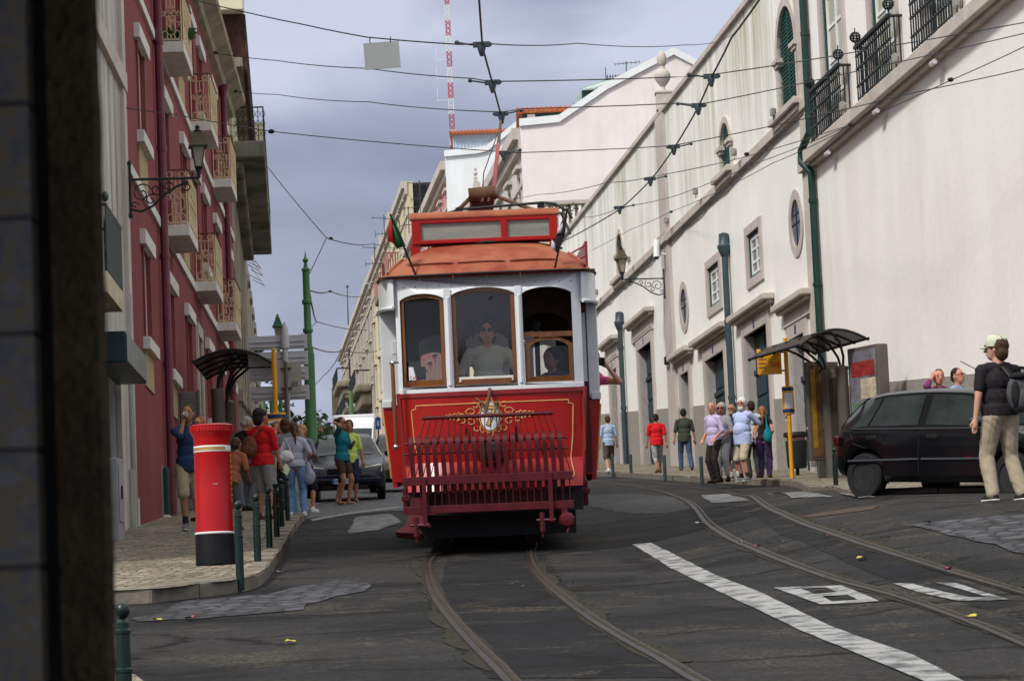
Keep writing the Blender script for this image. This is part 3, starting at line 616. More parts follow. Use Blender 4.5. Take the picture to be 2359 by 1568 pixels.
# dado at the foot of the wall
m = MB(); RED.poly(m, [(50.6, 3.5), (60.9, 4.3), (60.9, 4.92), (50.6, 4.72)], .03, -.05); RED.poly(m, [(62.6, 4.4), (77, 5.4), (77, 6.4), (62.6, 4.95)], .03, -.05); m.build('dado', M['dado'], RED.r, smooth=False)
for y in (51.7, 72.9):
    m = MB()
    m.tube([RED.P(y, .10, RED.gz(y) + .1), RED.P(y, .10, 15.6)], .075, 10)
    for z in [RED.gz(y) + .8 + 1.9 * i for i in range(8)]:
        if z < 15.4: m.tube([RED.P(y, .10, z), RED.P(y, .10, z + .09)], .09, 10)
    m.tube([RED.P(y, .10, 15.3), RED.P(y, .10, 15.6)], [.08, .15], 10)
    m.build('downpipe', M['maroon_pipe'], RED.r)
# balconies: slab, two end rails and a long front rail of cream ironwork
def lace(m, L, H, ax, base):
    """ornamental ironwork panel; ax = function(u along, h up) -> point"""
    T = lambda pts, r=.009: m.tube([ax(u, h) for u, h in pts], r, 4, cap=False)
    T([(0, 0), (0, H)], .013); T([(L, 0), (L, H)], .013); T([(0, .03), (L, .03)], .011); T([(0, H - .14), (L, H - .14)], .008)
    n = max(1, round(L / .42)); w_ = L / n
    for i in range(n):
        a = i * w_; c = a + w_ / 2
        for u in (a + w_ * .3, a + w_ * .5, a + w_ * .7): T([(u, .2), (u, H * .42)]); T([(u, H * .62), (u, H - .14)])
        for k in (-1, 1):
            cu = c + k * w_ * .18; T([(cu - .07, H * .52), (cu, H * .45), (cu + .07, H * .52), (cu, H * .59), (cu - .07, H * .52)]); T([(c + k * w_ * .36 - .05, H * .52), (c + k * w_ * .36, H * .47), (c + k * w_ * .36 + .05, H * .52), (c + k * w_ * .36, H * .57), (c + k * w_ * .36 - .05, H * .52)])
            T([(c + k * w_ * .3 + .06 * math.cos(t * PI / 4), .12 + .08 * math.sin(t * PI / 4)) for t in range(9)]); T([(c + k * w_ * .1 + .04 * math.cos(t * PI / 3), .09 + .05 * math.sin(t * PI / 3)) for t in range(7)])
            T([(c + k * w_ * .3 + .06 * math.cos(t * PI / 4), H - .07 + .055 * math.sin(t * PI / 4)) for t in range(9)])
        T([(c - .06, H * .62), (c, H * .69), (c + .06, H * .62)]); T([(c - .06, H * .42), (c, H * .35), (c + .06, H * .42)])
lm_end = MB(); lace(lm_end, .42, .98, lambda u, h: RED.P(0, .06 + u * .88, h), 0)
lm_fr = MB(); lace(lm_fr, 2.1, .98, lambda u, h: RED.P(u - 1.05, .46, h), 0)
first = None
for i, (c, z) in enumerate([(c, z) for z in (9.17, 12.5) for c in bal]):
    if first is None:
        sl_ = MB(); RED.poly(sl_, [(-1.15, -.2), (1.15, -.2), (1.15, 0), (-1.15, 0)], .47, 0); so_ = sl_.build('balcony_slab', M['white_trim'], RED.r, smooth=False, bevel=.01)
        a = lm_end.build('balcony_rail', M['cream_iron'], so_); a.location = (-1.12, 0, 0); b = lm_end.build('balcony_rail', M['cream_iron'], so_); b.location = (1.12, 0, 0); f = lm_fr.build('balcony_rail', M['cream_iron'], so_)
        hr = MB(); hr.tube([RED.P(-1.13, .0, .99), RED.P(-1.13, .47, .99), RED.P(1.13, .47, .99), RED.P(1.13, 0, .99)], .016, 5); hr.build('handrail', M['rust'], so_)
        first = so_; o = so_
    else: o = copy_tree(first, RED.r)
    o.location = (RED.S(c), 0, z)
pl = thing('potted_plant', 'spiky green plant in a pot on upper left red building balcony', 'plant', tuple((RED.r.matrix_basis @ Vector((RED.S(54.4), -.22, 12.52)))))
m = MB(); m.lathe([(.09, 0), (.13, .22), (.12, .22)], 10); m.build('pot', M['tile'], pl)
m = MB(); rr = random.Random(5)
for i in range(46):
    a = rr.random() * 6.28; l = rr.uniform(.25, .6); r0 = Vector((0, 0, .2)); d = Vector((math.cos(a), math.sin(a), 0)); tilt = rr.uniform(.2, 1.0)
    pts = [r0, r0 + d * l * .4 * tilt + Vector((0, 0, l * .6)), r0 + d * l * tilt + Vector((0, 0, l * (.9 - tilt * .5)))]; s_ = Vector((-d.y, d.x, 0)) * .018
    m.add([pts[0] - s_, pts[0] + s_, pts[1] + s_, pts[2], pts[1] - s_], [(0, 1, 2, 3, 4)])
m.build('leaves', M['leaf'], pl, smooth=False)

# ================================================================ pale peeling house nearer than the red one
NB = Wall('apartment_building', 'pale peeling old house with dark green iron balcony beside the dark doorway', 'building', -6.14, 52, -.042, -1)
m = MB(); NB.poly(m, [(30, 1.5), (45.72, 2.8), (45.72, 16), (30, 16)], 0, -.4, [rect(37.5, 43.2, 2.0, 5.9), rect(39.3, 40.5, 6.5, 9.4)]); m.build('wall', M['near_plaster'], NB.r, smooth=False)
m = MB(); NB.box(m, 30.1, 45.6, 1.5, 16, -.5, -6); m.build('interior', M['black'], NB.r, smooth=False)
m = MB(); NB.box(m, 45.25, 45.74, 5.9, 16, .06, -.02); NB.box(m, 43.2, 43.7, 3.0, 5.9, .07, -.02); NB.box(m, 40.5, 45.74, 10.2, 10.5, .08, -.02); NB.box(m, 40.5, 45.74, 13.6, 13.8, .08, -.02); m.build('stone_trim', M['stone'], NB.r, smooth=False)
m = MB()
for i in range(40): z = 3.1 + i * .078; NB.box(m, 37.5, 43.2, z, z + .068, -.12 + .012, -.16)
NB.box(m, 37.5, 43.2, 2.0, 3.1, -.12, -.16); m.build('roller_shutter', pm('dark_shutter', (.05, .048, .046), .5, .2, 3), NB.r, smooth=False)
m = MB(); NB.box(m, 39.3, 40.5, 6.5, 9.4, -.2, -.25); m.build('window', M['grey_glass'], NB.r, smooth=False)
m = MB(); NB.poly(m, [(38.0, 6.12), (40.2, 6.12), (40.2, 6.40), (38.0, 6.40)], .40, 0); sb = m.build('balcony_slab', pm('yellowed_stone', (.55, .50, .34), .8, .25, 3), NB.r, smooth=False, bevel=.02)
m = MB()
for i in range(24): y = 38.05 + 2.1 * i / 23; m.tube([NB.P(y, .4, 6.40), NB.P(y, .4, 7.25)], .012, 5)
for i in range(10):
    y = 38.15 + 1.95 * i / 9
    for z in (6.62, 6.98): m.tube([NB.P(y + .1 * math.cos(t * PI / 4), .38, z + .13 * math.sin(t * PI / 4)) for t in range(9)], .012, 4, cap=False)
m.tube([NB.P(38.02, .0, 7.26), NB.P(38.02, .4, 7.26), NB.P(40.18, .4, 7.26), NB.P(40.18, 0, 7.26)], .025, 6)
for i in range(5): m.tube([NB.P(40.18, .08 * i + .02, 6.40), NB.P(40.18, .08 * i + .02, 7.25)], .012, 5); m.tube([NB.P(38.02, .08 * i + .02, 6.40), NB.P(38.02, .08 * i + .02, 7.25)], .012, 5)
m.ell(NB.P(38.02, .4, 7.36), (.05, .05, .07), n=8); m.build('balcony_rail', M['green_iron'], sb)
for y, z, r_ in ((45.3, 7.0, .05), (44.9, 4.3, .06), (45.6, 3.9, .05)): m = MB(); m.tube([NB.P(y, .04, 2.9), NB.P(y, .04, z)], r_, 8); m.build('downpipe', M['near_plaster'], NB.r)
# shop awning box
aw = thing('awning', 'dark green boxed awning over the roller shutter at far left', 'awning', tuple(NB.r.matrix_basis @ NB.P(41.4, .02, 5.40)), NB.r.rotation_euler.z)
m = MB(); L2 = 1.6; pr = [(0, .62), (-.42, .62), (-.42, .08), (-.40, .0), (-.1, .0), (0, .0)]
pr = [(0, .42), (-.44, .42), (-.44, .0), (0, .0)]
m.add([(x, y, z) for x in (-L2, L2) for y, z in pr], [(0, 1, 5, 4), (1, 2, 6, 5), (2, 3, 7, 6), (3, 0, 4, 7), (0, 3, 2, 1), (4, 5, 6, 7)]); m.build('awning_box', pm('awning_green', (.008, .035, .04), .45, .2, 3), aw, smooth=False, bevel=.02)
m = MB(); m.box(-L2 * .99, L2 * .99, -.45, -.446, .02, .38); m.build('awning_face', pm('awning_grey', (.12, .15, .16), .4, scale=2, col2=(.04, .06, .07)), aw, smooth=False)

# grey cabinet and green utility box by the wall
cb = gp(268, 1245, .12); cbr = thing('utility_cabinet', 'pale grey metal cabinet standing at the dark doorway edge', 'cabinet', (cb.x - .38, cb.y + .3, cb.z), -.05)
m = MB(); m.box(-.35, .42, -.2, .2, 0, 1.08); m.build('cabinet_body', pm('cabinet_grey', (.33, .34, .36), .5, .12, 3), cbr, smooth=False, bevel=.02)
m = MB(); m.box(.424, .43, -.15, .15, .25, .98); m.box(-.3, .38, -.206, -.2, .3, 1.0); d_ = m.build('cabinet_door', pm('cabinet_grey2', (.36, .37, .39), .5, .12, 3), cbr, smooth=False); m = MB(); m.box(.434, .45, -.04, -.01, .55, .72); m.build('lock', M['black'], d_, smooth=False)
ub = gp(360, 1192, .12); ubr = thing('utility_box', 'dark green utility box on a stone plinth by red wall', 'utility box', (ub.x, ub.y + .25, ub.z), 0)
m = MB(); m.box(-.2, .2, -.15, .15, .05, .86); m.build('box_body', M['green_board'], ubr, smooth=False, bevel=.03)
m = MB(); m.box(-.205, .205, -.16, .16, -.05, .05); m.build('plinth', M['white_trim'], ubr, smooth=False, bevel=.015)

# ================================================================ houses beyond the red one
GB = Wall('apartment_building', 'grimy grey old house with long concrete balcony beyond the red building', 'building', -5.42, 52, -.075, -1)
m = MB(); hs = []
for i in range(5):
    for z0, z1 in ((6.0 + i * .3, 8.0 + i * .3), (9.9, 12.0)): hs.append(rect(79.5 + i * 4.5, 81.0 + i * 4.5, z0, z1))
GB.poly(m, [(77.3, 4.5), (103, 6.5), (103, 17.2), (77.3, 17.2)], .12, -.4, hs); m.build('wall', M['old_grey'], GB.r, smooth=False)
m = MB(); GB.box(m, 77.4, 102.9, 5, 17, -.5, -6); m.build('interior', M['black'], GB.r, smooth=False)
for i in range(5):
    m = MB(); GB.box(m, 79.2 + i * 4.5, 79.5 + i * 4.5, 5.6 + i * .3, 8.3 + i * .3, .2, .1); GB.box(m, 81.0 + i * 4.5, 81.3 + i * 4.5, 5.6 + i * .3, 8.3 + i * .3, .2, .1); GB.box(m, 79.1 + i * 4.5, 81.4 + i * 4.5, 8.3 + i * .3, 8.6 + i * .3, .26, .1); m.build('window_surround', M['dirty_wall'], GB.r, smooth=False)
m = MB(); GB.box(m, 80.2, 99.7, 15.03, 15.48, 1.05, 0); sb2 = m.build('balcony_slab', M['concrete'], GB.r, smooth=False, bevel=.04)
m = MB(); GB.box(m, 80.6, 99.3, 14.78, 15.03, .45, 0); m.build('balcony_support', M['concrete'], GB.r, smooth=False, bevel=.08)
m = MB()
for i in range(8): m.tube([GB.P(80.22, .08 + i * .135, 15.48), GB.P(80.22, .08 + i * .135, 16.38)], .012, 4)
for i in range(8):
    for z in (15.68, 15.95, 16.21): m.tube([GB.P(80.22, .08 + i * .135 + .06 * math.cos(t * PI / 3), z + .09 * math.sin(t * PI / 3)) for t in range(7)], .008, 4, cap=False)
for i in range(90): m.tube([GB.P(80.22 + i * .217, 1.03, 15.48), GB.P(80.22 + i * .217, 1.03, 16.38)], .010, 4)
m.tube([GB.P(80.22, .05, 16.40), GB.P(80.22, 1.03, 16.40), GB.P(99.6, 1.03, 16.40)], .022, 5); m.build('balcony_rail', M['iron'], sb2)
m = MB(); GB.box(m, 77.3, 103, 16.95, 17.2, .55, .1); m.build('cornice', M['old_grey'], GB.r, smooth=False)
# taller white gable and eaves behind it
TB = Wall('apartment_building', 'tall white rough gable with brown tiled eaves and cream parapet block above the red building', 'building', -5.42, 52, -.075, -1)
m = MB(); TB.poly(m, [(77.9, 16.6), (99, 16.6), (99, 21.5), (77.9, 21.5)], -.15, -4.5); m.build('wall', plaster_mat('rough_white_gable', (.74, .75, .76), (.4, .4, .38), .3, None, bump=.02), TB.r, smooth=False)
m = MB(); TB.box(m, 78.2, 99, 15.3, 17.0, .22, .1); m.build('wall_band', M['yellow_wall'], TB.r, smooth=False)
m = MB(); TB.box(m, 78.5, 99, 17.0, 18.6, .62, -.2)
for i in range(60): TB.box(m, 78.5 + i * .34, 78.66 + i * .34, 17.0, 18.6, .66, .6)
m.build('tiled_eaves', M['brown_tile'], TB.r, smooth=False)
m = MB(); TB.box(m, 78.0, 80.2, 18.62, 20.6, .62, -.3); TB.box(m, 77.9, 80.3, 19.9, 20.1, .70, -.34); TB.box(m, 77.9, 80.3, 20.6, 20.8, .72, -.36); m.build('parapet', pm('cream_parapet', (.66, .64, .45), .8, .08, 3), TB.r, smooth=False, bevel=.03)
m = MB(); TB.box(m, 99.5, 101, 17.0, 19.5, .95, .3); m.build('chimney', M['yellow_wall'], TB.r, smooth=False)
# little slanted awnings on the far house front
for i, (X, Y) in enumerate([(573, 590), (578, 608), (583, 632)]):
    p = at(X, Y, 108 + 3 * i); a_ = thing('window_awning', ['small slanted dark awning on far left house, upper one', 'small slanted dark awning on far left house, middle one', 'small slanted dark awning on far left house, lowest one'][i], 'awning', p)
    m = MB(); m.add([(-.15, 0, .45), (-.15, 1.6, .45), (.30, 1.6, -.25), (.30, 0, -.25), (-.15, 0, .40), (-.15, 1.6, .40), (.30, 1.6, -.30), (.30, 0, -.30)], [(0, 3, 2, 1), (4, 5, 6, 7), (0, 4, 7, 3), (1, 2, 6, 5), (3, 7, 6, 2), (0, 1, 5, 4)]); m.build('awning_cloth', M['old_grey'], a_, smooth=False)
    m = MB(); m.tube([(-.15, .05, .0), (.28, .05, -.25)], .012, 4); m.tube([(-.15, 1.55, .0), (.28, 1.55, -.25)], .012, 4); m.build('awning_arm', M['iron'], a_)
FB = Wall('apartment_building', 'narrow sunlit beige house front far down the left side', 'building', -5.42, 52, -.075, -1)
m = MB(); hs = [rect(105 + 5 * i, 106.3 + 5 * i, z, z + 2) for i in range(7) for z in (9.5, 12.8)]
FB.poly(m, [(103, 6), (140, 9), (140, 15.8), (103, 15.8)], .12, -.4, hs); m.build('wall', M['dirty_wall'], FB.r, smooth=False)
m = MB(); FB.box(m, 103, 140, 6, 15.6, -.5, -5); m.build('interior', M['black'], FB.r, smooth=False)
for i in range(7):
    for z in (9.5, 12.8):
        m = MB(); FB.box(m, 104.6 + 5 * i, 106.7 + 5 * i, z + 2, z + 2.25, .22, .1); FB.box(m, 104.7 + 5 * i, 106.6 + 5 * i, z - .2, z, .22, .1); m.build('window_surround', M['stone'], FB.r, smooth=False)
# ================================================================ white church-side building (right), far stretch with doors
def RWk(name, label, **k): return Wall(name, label, 'building', 6.4, 73, -.1, 1, **k)
RB = RWk('church_building', 'long white building with green streaked upper wall, arched windows and stone framed doors')
ring = lambda cy, cz, ry, rz, n=28: arcpts(cy, cz, ry, rz, 0, 2 * PI * (n - 1) / n, n - 1)
def arch(y0, y1, z0, z1):
    cy = (y0 + y1) / 2; ry = (y1 - y0) / 2; rz = min(ry, (z1 - z0) * .5)
    return [(y0, z0), (y1, z0)] + arcpts(cy, z1 - rz, ry, rz, 0, PI, 12)
# (near y, far y, opening top, cornice near, cornice far, cornice top)
DOORS = [(101.4, 103.2, 10.88, 100.7, 104.5, 11.95), (93.1, 96.1, 10.88, 92.4, 97.6, 11.9), (86.0, 87.5, 9.24, 85.1, 88.5, 9.9), (79.9, 83.0, 9.19, 78.9, 84.3, 9.87), (73.5, 76.7, 9.18, 72.5, 77.9, 9.82), (68.9, 70.6, 8.43, 67.8, 71.6, 9.34)]
SQ = [(73.95, 75.7, 10.52, 11.66), (80.1, 82.0, 10.54, 11.64)]
OV = [(86.45, 11.14, .55, .53), (69.3, 11.03, .55, .56)]
AR = [(77.4, 78.85, 13.72, 15.03), (98.6, 100.0, 13.72, 15.17), (68.2, 70.35, 13.74, 16.18)]
holes = [rect(a, b, RB.gz(a, .3) - .2, z) for a, b, z, *_ in DOORS] + [rect(*s) for s in SQ] + [ring(*o) for o in OV] + [arch(*a) for a in AR]
m = MB(); RB.poly(m, [(66.9, 4.3), (90, 6.0), (117, 8.0), (117, 17.28), (66.9, 17.28)], 0, -.45, holes); m.build('wall', M['white_wall'], RB.r, smooth=False)
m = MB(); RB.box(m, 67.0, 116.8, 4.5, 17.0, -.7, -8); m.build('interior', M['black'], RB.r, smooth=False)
m = MB(); RB.poly(m, [(66.9, 17.28), (117.1, 17.28), (117.1, 17.42), (66.9, 17.42)], .10, -.5); m.build('coping', M['stone'], RB.r, smooth=False)
m = MB(); RB.poly(m, [(66.9, 13.38), (88.3, 13.38), (88.3, 13.62), (66.9, 13.62)], .12, -.02); RB.poly(m, [(89.9, 13.38), (117, 13.38), (117, 13.62), (89.9, 13.62)], .12, -.02); m.build('string_course', M['stone'], RB.r, smooth=False, bevel=.02)
# dado following the street, broken at the doors
segs = []; y = 66.9
for a, b, z, ca, cb_, cz in sorted(DOORS): segs.append((y, a - .32)); y = b + .32
segs.append((y, 117))
for a, b in segs:
    m = MB()
    RB.poly(m, [(a, RB.gz(a) - .4), (b, RB.gz(b) - .4), (b, RB.gz(b) + 1.86), (a, RB.gz(a) + 1.86)], .025, -.02); m.build('dado', M['dado'], RB.r, smooth=False)

for a, b, z, ca, cb_, cz in DOORS:
    g = RB.gz(a); g2 = RB.gz(b)
    m = MB(); RB.poly(m, [(a - .34, g - .3), (a, g - .3), (a, z), (b, z), (b, g2 - .3), (b + .34, g2 - .3), (b + .34, z + .30), (a - .34, z + .30)], .07, -.45)
    RB.poly(m, [(ca + .35, z + .30), (cb_ - .35, z + .30), (cb_ - .35, cz - .16), (ca + .35, cz - .16)], .045, 0)
    RB.box(m, ca + .3, cb_ - .3, z + .34, z + .39, .08, .04); RB.box(m, ca + .5, cb_ - .5, z + .44, z + .46, .06, .04); RB.box(m, ca + .5, cb_ - .5, cz - .26, cz - .24, .06, .04)
    m.build('door_surround', M['stone_pink'], RB.r, smooth=False)
    m = MB(); RB.poly(m, [(ca, cz - .16), (cb_, cz - .16), (cb_, cz), (ca, cz)], .30, 0); RB.poly(m, [(ca + .12, cz - .24), (cb_ - .12, cz - .24), (cb_ - .12, cz - .16), (ca + .12, cz - .16)], .19, 0); m.build('door_cornice', M['stone'], RB.r, smooth=False, bevel=.03)
    m = MB(); zt = z - .95 if (b - a) > 1.6 else z
    RB.poly(m, [(a, g - .2), (b, g2 - .2), (b, z), (a, z)], -.22, -.28)
    nl = 2 if b - a > 1.6 else 1
    for k in range(nl):
        w0 = a + (b - a) * k / nl; w1 = a + (b - a) * (k + 1) / nl; gg = max(g, g2) + .15; H = zt - .1 - gg; nr = 4
        for q in range(nr): RB.box(m, w0 + .12, w1 - .12, gg + H * q / nr + .06, gg + H * (q + 1) / nr - .06, -.185, -.22)
        if zt < z: RB.box(m, w0 + .14, w1 - .14, zt + .12, z - .1, -.195, -.22)
    if zt < z: RB.box(m, a, b, zt - .06, zt + .06, -.16, -.22)
    d_ = m.build('door', M['teal_door'], RB.r, smooth=False, bevel=.01)
    m = MB(); yy = (a + b) / 2 + .35; m.ell(RB.P(yy, -.17, g + 1.2), (.035, .035, .035), n=8); m.build('handle', M['gold'], d_)
    m = MB(); RB.box(m, a - .2, b + .2, min(g, g2) - .2, g + .06, .16, -.4); m.build('doorstep', M['stone'], RB.r, smooth=False)
    yn = (a + b) / 2 + .05; m = MB(); RB.box(m, yn - .09, yn + .09, z + .06, z + .27, .078, .07); pn = m.build('number_plate', M['blue_sign'], RB.r, smooth=False)
for i, (a, b, z0, z1) in enumerate(SQ):
    m = MB(); RB.poly(m, rect(a - .28, b + .28, z0 - .22, z1 + .22), .05, -.2, [rect(a, b, z0, z1)]); m.build('window_surround', M['stone_pink'], RB.r, smooth=False)
    m = MB(); RB.poly(m, rect(a, b, z0, z1), -.02, -.3, [rect(a + .1, b - .1, z0 + .08, z1 - .08)]); m.build('window_casing', M['green_board'], RB.r, smooth=False)
    frame_window(RB, a + .1, b - .1, z0 + .08, z1 - .08, 1, 2, M['white_frame'], M['grey_glass'], dep=-.045, t=.09)
for cy, cz, ry, rz in OV:
    m = MB(); RB.poly(m, ring(cy, cz, ry * 1.55, rz * 1.42), .03, -.25, [ring(cy, cz, ry, rz)]); m.build('window_surround', M['stone_pink'], RB.r, smooth=False)
    m = MB(); RB.poly(m, ring(cy, cz, ry, rz), .0, -.03); o = m.build('window', M['dark_glass'], RB.r, smooth=False)
    m = MB(); RB.box(m, cy - .02, cy + .02, cz - rz, cz + rz, .012, .0); RB.box(m, cy - ry, cy + ry, cz - .02, cz + .02, .012, .0); RB.box(m, cy - ry * .9, cy + ry * .9, cz + .2, cz + .23, .012, .0); m.build('glazing_bars', M['iron'], o, smooth=False)
for i, (a, b, z0, z1) in enumerate(AR):
    e_ = .2 if i < 2 else .26
    m = MB(); RB.poly(m, arch(a - e_, b + e_, z0, z1 + e_ * .8), .06, -.2, [arch(a, b, z0 + .001, z1)]); m.build('window_surround', M['stone'], RB.r, smooth=False)
    m = MB(); zi = z0 + (z1 - z0) * (.5 if i < 2 else .52); 
    for yy in (a, b): m = MB(); RB.box(m, yy - .3, yy + .3, zi, zi + .10, .14, -.05); RB.box(m, yy - .24, yy + .24, zi - .09, zi, .10, -.05); m.build('impost', M['stone'], RB.r, smooth=False)
    m = MB(); RB.poly(m, [(a - .55, z0 - .16), (b + .55, z0 - .16), (b + .55, z0), (a - .55, z0)], .26, -.1); RB.poly(m, [(a - .45, z0 - .30), (b + .45, z0 - .30), (b + .45, z0 - .16), (a - .45, z0 - .16)], .17, -.1); m.build('sill', M['stone'], RB.r, smooth=False, bevel=.02)
    m = MB(); RB.poly(m, arch(a, b, z0, z1), -.04, -.08)
    for k in range(26):
        zz = z0 + .06 + (z1 - z0 - .1) * k / 26
        lim = a + .12, b - .12
        cy = (a + b) / 2; rz_ = min((b - a) / 2, (z1 - z0) * .5); dz = zz - (z1 - rz_)
        if dz > 0: w2_ = math.sqrt(max(0, 1 - (dz / rz_) ** 2)) * (b - a) / 2 - .1; lim = cy - w2_, cy + w2_
        if lim[1] - lim[0] > .15: RB.box(m, lim[0], cy - .04, zz, zz + .03, -.02, -.04); RB.box(m, cy + .04, lim[1], zz, zz + .03, -.02, -.04)
    RB.box(m, (a + b) / 2 - .04, (a + b) / 2 + .04, z0, z1 - .04, -.01, -.04)
    m.build('shutter', M['green_shutter'], RB.r, smooth=False)
# pilaster with urn
m = MB(); RB.poly(m, [(88.35, RB.gz(88) - .3), (89.85, RB.gz(89.8) - .3), (89.85, 17.25), (88.35, 17.25)], .10, -.02); RB.box(m, 88.25, 89.95, 13.36, 13.64, .2, .1); m.build('pilaster', M['stone_pink'], RB.r, smooth=False)
m = MB(); RB.poly(m, [(66.75, 3.8), (68.05, 3.8), (68.05, 22), (66.75, 22)], .06, -.4); m.build('pilaster', M['stone'], RB.r, smooth=False)
m = MB(); RB.box(m, 66.7, 68.1, 12.0, 12.4, .16, .06); m.build('pilaster_capital', M['stone'], RB.r, smooth=False)
u = RB.P(89.1, -.1, 17.42)
ur = thing('stone_urn', 'pale stone urn finial on a block on top of the white wall', 'urn', tuple(RB.r.matrix_basis @ u))
m = MB(); m.box(-.23, .23, -.23, .23, 0, .55); m.box(-.26, .26, -.26, .26, .5, .57); m.build('block', M['stone'], ur, smooth=False, bevel=.015)
m = MB(); m.lathe([(.12, .56), (.08, .62), (.06, .72), (.11, .78), (.23, .95), (.25, 1.08), (.20, 1.2), (.10, 1.27), (.08, 1.36), (.13, 1.42), (.155, 1.6), (.12, 1.74), (.05, 1.82), (.02, 1.84)], 16); m.build('urn_body', M['stone'], ur)
def pipe(W, name, label, y, z0, z1, mat, r=.085, out=.14, hopper=True):
    o = thing(name, label, 'drainpipe', tuple(W.r.matrix_basis @ W.P(y, out, z0)))
    m = MB(); m.tube([(0, 0, 0), (0, 0, z1 - z0)], r, 12)
    z = .0
    while z < z1 - z0 - .3: m.tube([(0, 0, z), (0, 0, z + .1)], r * 1.22, 12); z += 2.0
    m.build('pipe', mat, o)
    if hopper: m = MB(); m.lathe([(r, 0), (r * 1.3, .05), (r * 2.1, .22), (r * 2.2, .3), (r * 1.7, .36), (r * 1.5, .62), (0.001, .66)], 10, Matrix.Translation((0, 0, z1 - z0 - .05))); m.build('hopper', mat, o)
    return o
pipe(RB, 'drainpipe', 'slate blue drainpipe with hopper head between the two wide doors', 78.45, RB.gz(78.4) - .05, 11.55, M['blue_pipe'], .085)
pipe(RB, 'drainpipe', 'slate blue drainpipe with hopper head beside the farthest door near the tram', 99.4, RB.gz(99.4) - .05, 11.95, M['blue_pipe'], .085)
dp = thing('drainpipe', 'long dark green drainpipe running down beside the stone pilaster', 'drainpipe', tuple(RB.r.matrix_basis @ RB.P(66.72, 0, 0)))
m = MB(); zz = RB.gz(66.7); R_ = lambda dy, o, z: Vector((dy, o, z)); inv = RB.r.matrix_basis.to_3x3()
Q = lambda dy, o, z: inv @ Vector((dy, o, z))
m.tube([Q(0, .12, zz), Q(0, .12, 11.5), Q(.0, .13, 11.8), Q(.35, .26, 12.1), Q(.35, .26, 12.35), Q(-.1, .14, 12.7), Q(-.1, .13, 13.0), Q(-.1, .13, 21.5)], .085, 10)
for z in [zz + .5 + 1.9 * i for i in range(9)]:
    if not 11.3 < z < 13: m.tube([Q(0 if z < 12 else -.1, .12, z), Q(0 if z < 12 else -.1, .12, z + .09)], .105, 10)
m.build('pipe', M['green_pipe'], dp)
# ---------------------------------------------------------------- near stretch of the white building: plain wall, ledge, french windows
RA = RWk('church_building', 'near plain white wall with sloping granite dado and iron balconies above a ledge')
FR = [(63.1, 65.2), (58.25, 60.4), (53.4, 55.5), (48.6, 50.7)]
holes = [rect(a, b, 12.3, 15.6) for a, b in FR]
m = MB(); RA.poly(m, [(40, 2.2), (66.75, 4.3), (66.75, 22), (40, 22)], 0, -.45, holes); m.build('wall', M['white_wall2'], RA.r, smooth=False)
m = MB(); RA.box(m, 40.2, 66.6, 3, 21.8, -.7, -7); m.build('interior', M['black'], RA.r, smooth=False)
m = MB(); RA.poly(m, [(40, 12.02), (66.74, 12.02), (66.74, 12.30), (40, 12.30)], .30, -.02); RA.poly(m, [(40, 11.94), (66.74, 11.94), (66.74, 12.02), (40, 12.02)], .16, -.02); m.build('ledge', M['stone'], RA.r, smooth=False, bevel=.02)
m = MB(); RA.poly(m, [(40, 2.5), (66.7, 4.3), (66.7, 6.93), (54.2, 6.0), (40, 5.0)], .025, -.02); m.build('dado', M['dado'], RA.r, smooth=False)
first = None
for i, (a, b) in enumerate(FR):
    m = MB(); RA.poly(m, [(a - .28, 12.31), (a, 12.31), (a, 15.6), (b, 15.6), (b, 12.31), (b + .28, 12.31), (b + .28, 15.9), (a - .28, 15.9)], .05, -.3); m.build('window_surround', M['stone_pink'], RA.r, smooth=False)
    m = MB(); RA.poly(m, rect(a, b, 12.31, 15.6), -.03, -.3, [rect(a + .13, b - .13, 12.42, 15.48)]); m.build('window_casing', M['green_board'], RA.r, smooth=False)
    frame_window(RA, a + .13, b - .13, 12.42, 15.48, 1, 3, M['white_frame'], M['curtain_glass'], dep=-.06, t=.10)
    if first is None:
        m = MB(); L_ = 1.55
        for k in range(17):
            y = -L_ + 2 * L_ * k / 16; m.tube([RA.P(y, .26, 12.33), RA.P(y, .26, 13.42)], .017, 5)
            for zz in (12.62, 12.98, 13.25): m.ell(RA.P(y, .26, zz), (.034, .034, .03), n=6)
        for y in (-L_, L_): 
            for oo in (.06, .16): m.tube([RA.P(y, oo, 12.33), RA.P(y, oo, 13.42)], .017, 5)
            m.tube([RA.P(y, .26, 13.42), RA.P(y, .26, 13.55)], .02, 5); m.tube([RA.P(y, 0, 13.43), RA.P(y, .26, 13.43)], .03, 5)
        m.tube([RA.P(-L_, .26, 12.36), RA.P(L_, .26, 12.36)], .02, 5); RA.box(m, -L_ - .02, L_ + .02, 13.40, 13.47, .31, .21)
        first = m.build('balcony_rail', M['iron'], RA.r); o = first
        for y in (-L_, L_):
            m = MB(); c = RA.P(y, .26, 13.66)
            for k in range(5):
                a_ = PI * k / 5; m.tube([c + Vector((.11 * math.cos(a_) * math.sin(t * PI / 5), .11 * math.sin(a_) * math.sin(t * PI / 5), .11 * math.cos(t * PI / 5))) for t in range(11)], .011, 4, cap=False)
            for zz in (-.05, 0, .05): r_ = math.sqrt(.0121 - zz * zz); m.tube([c + Vector((r_ * math.cos(t * PI / 5), r_ * math.sin(t * PI / 5), zz)) for t in range(11)], .011, 4, cap=False)
            m.tube([c + Vector((0, 0, .1)), c + Vector((0, 0, .2))], .012, 4); m.build('rail_ball', M['iron'], first)
    else: o = copy_tree(first, RA.r)
    o.location = (RA.S((a + b) / 2), 0, 0)
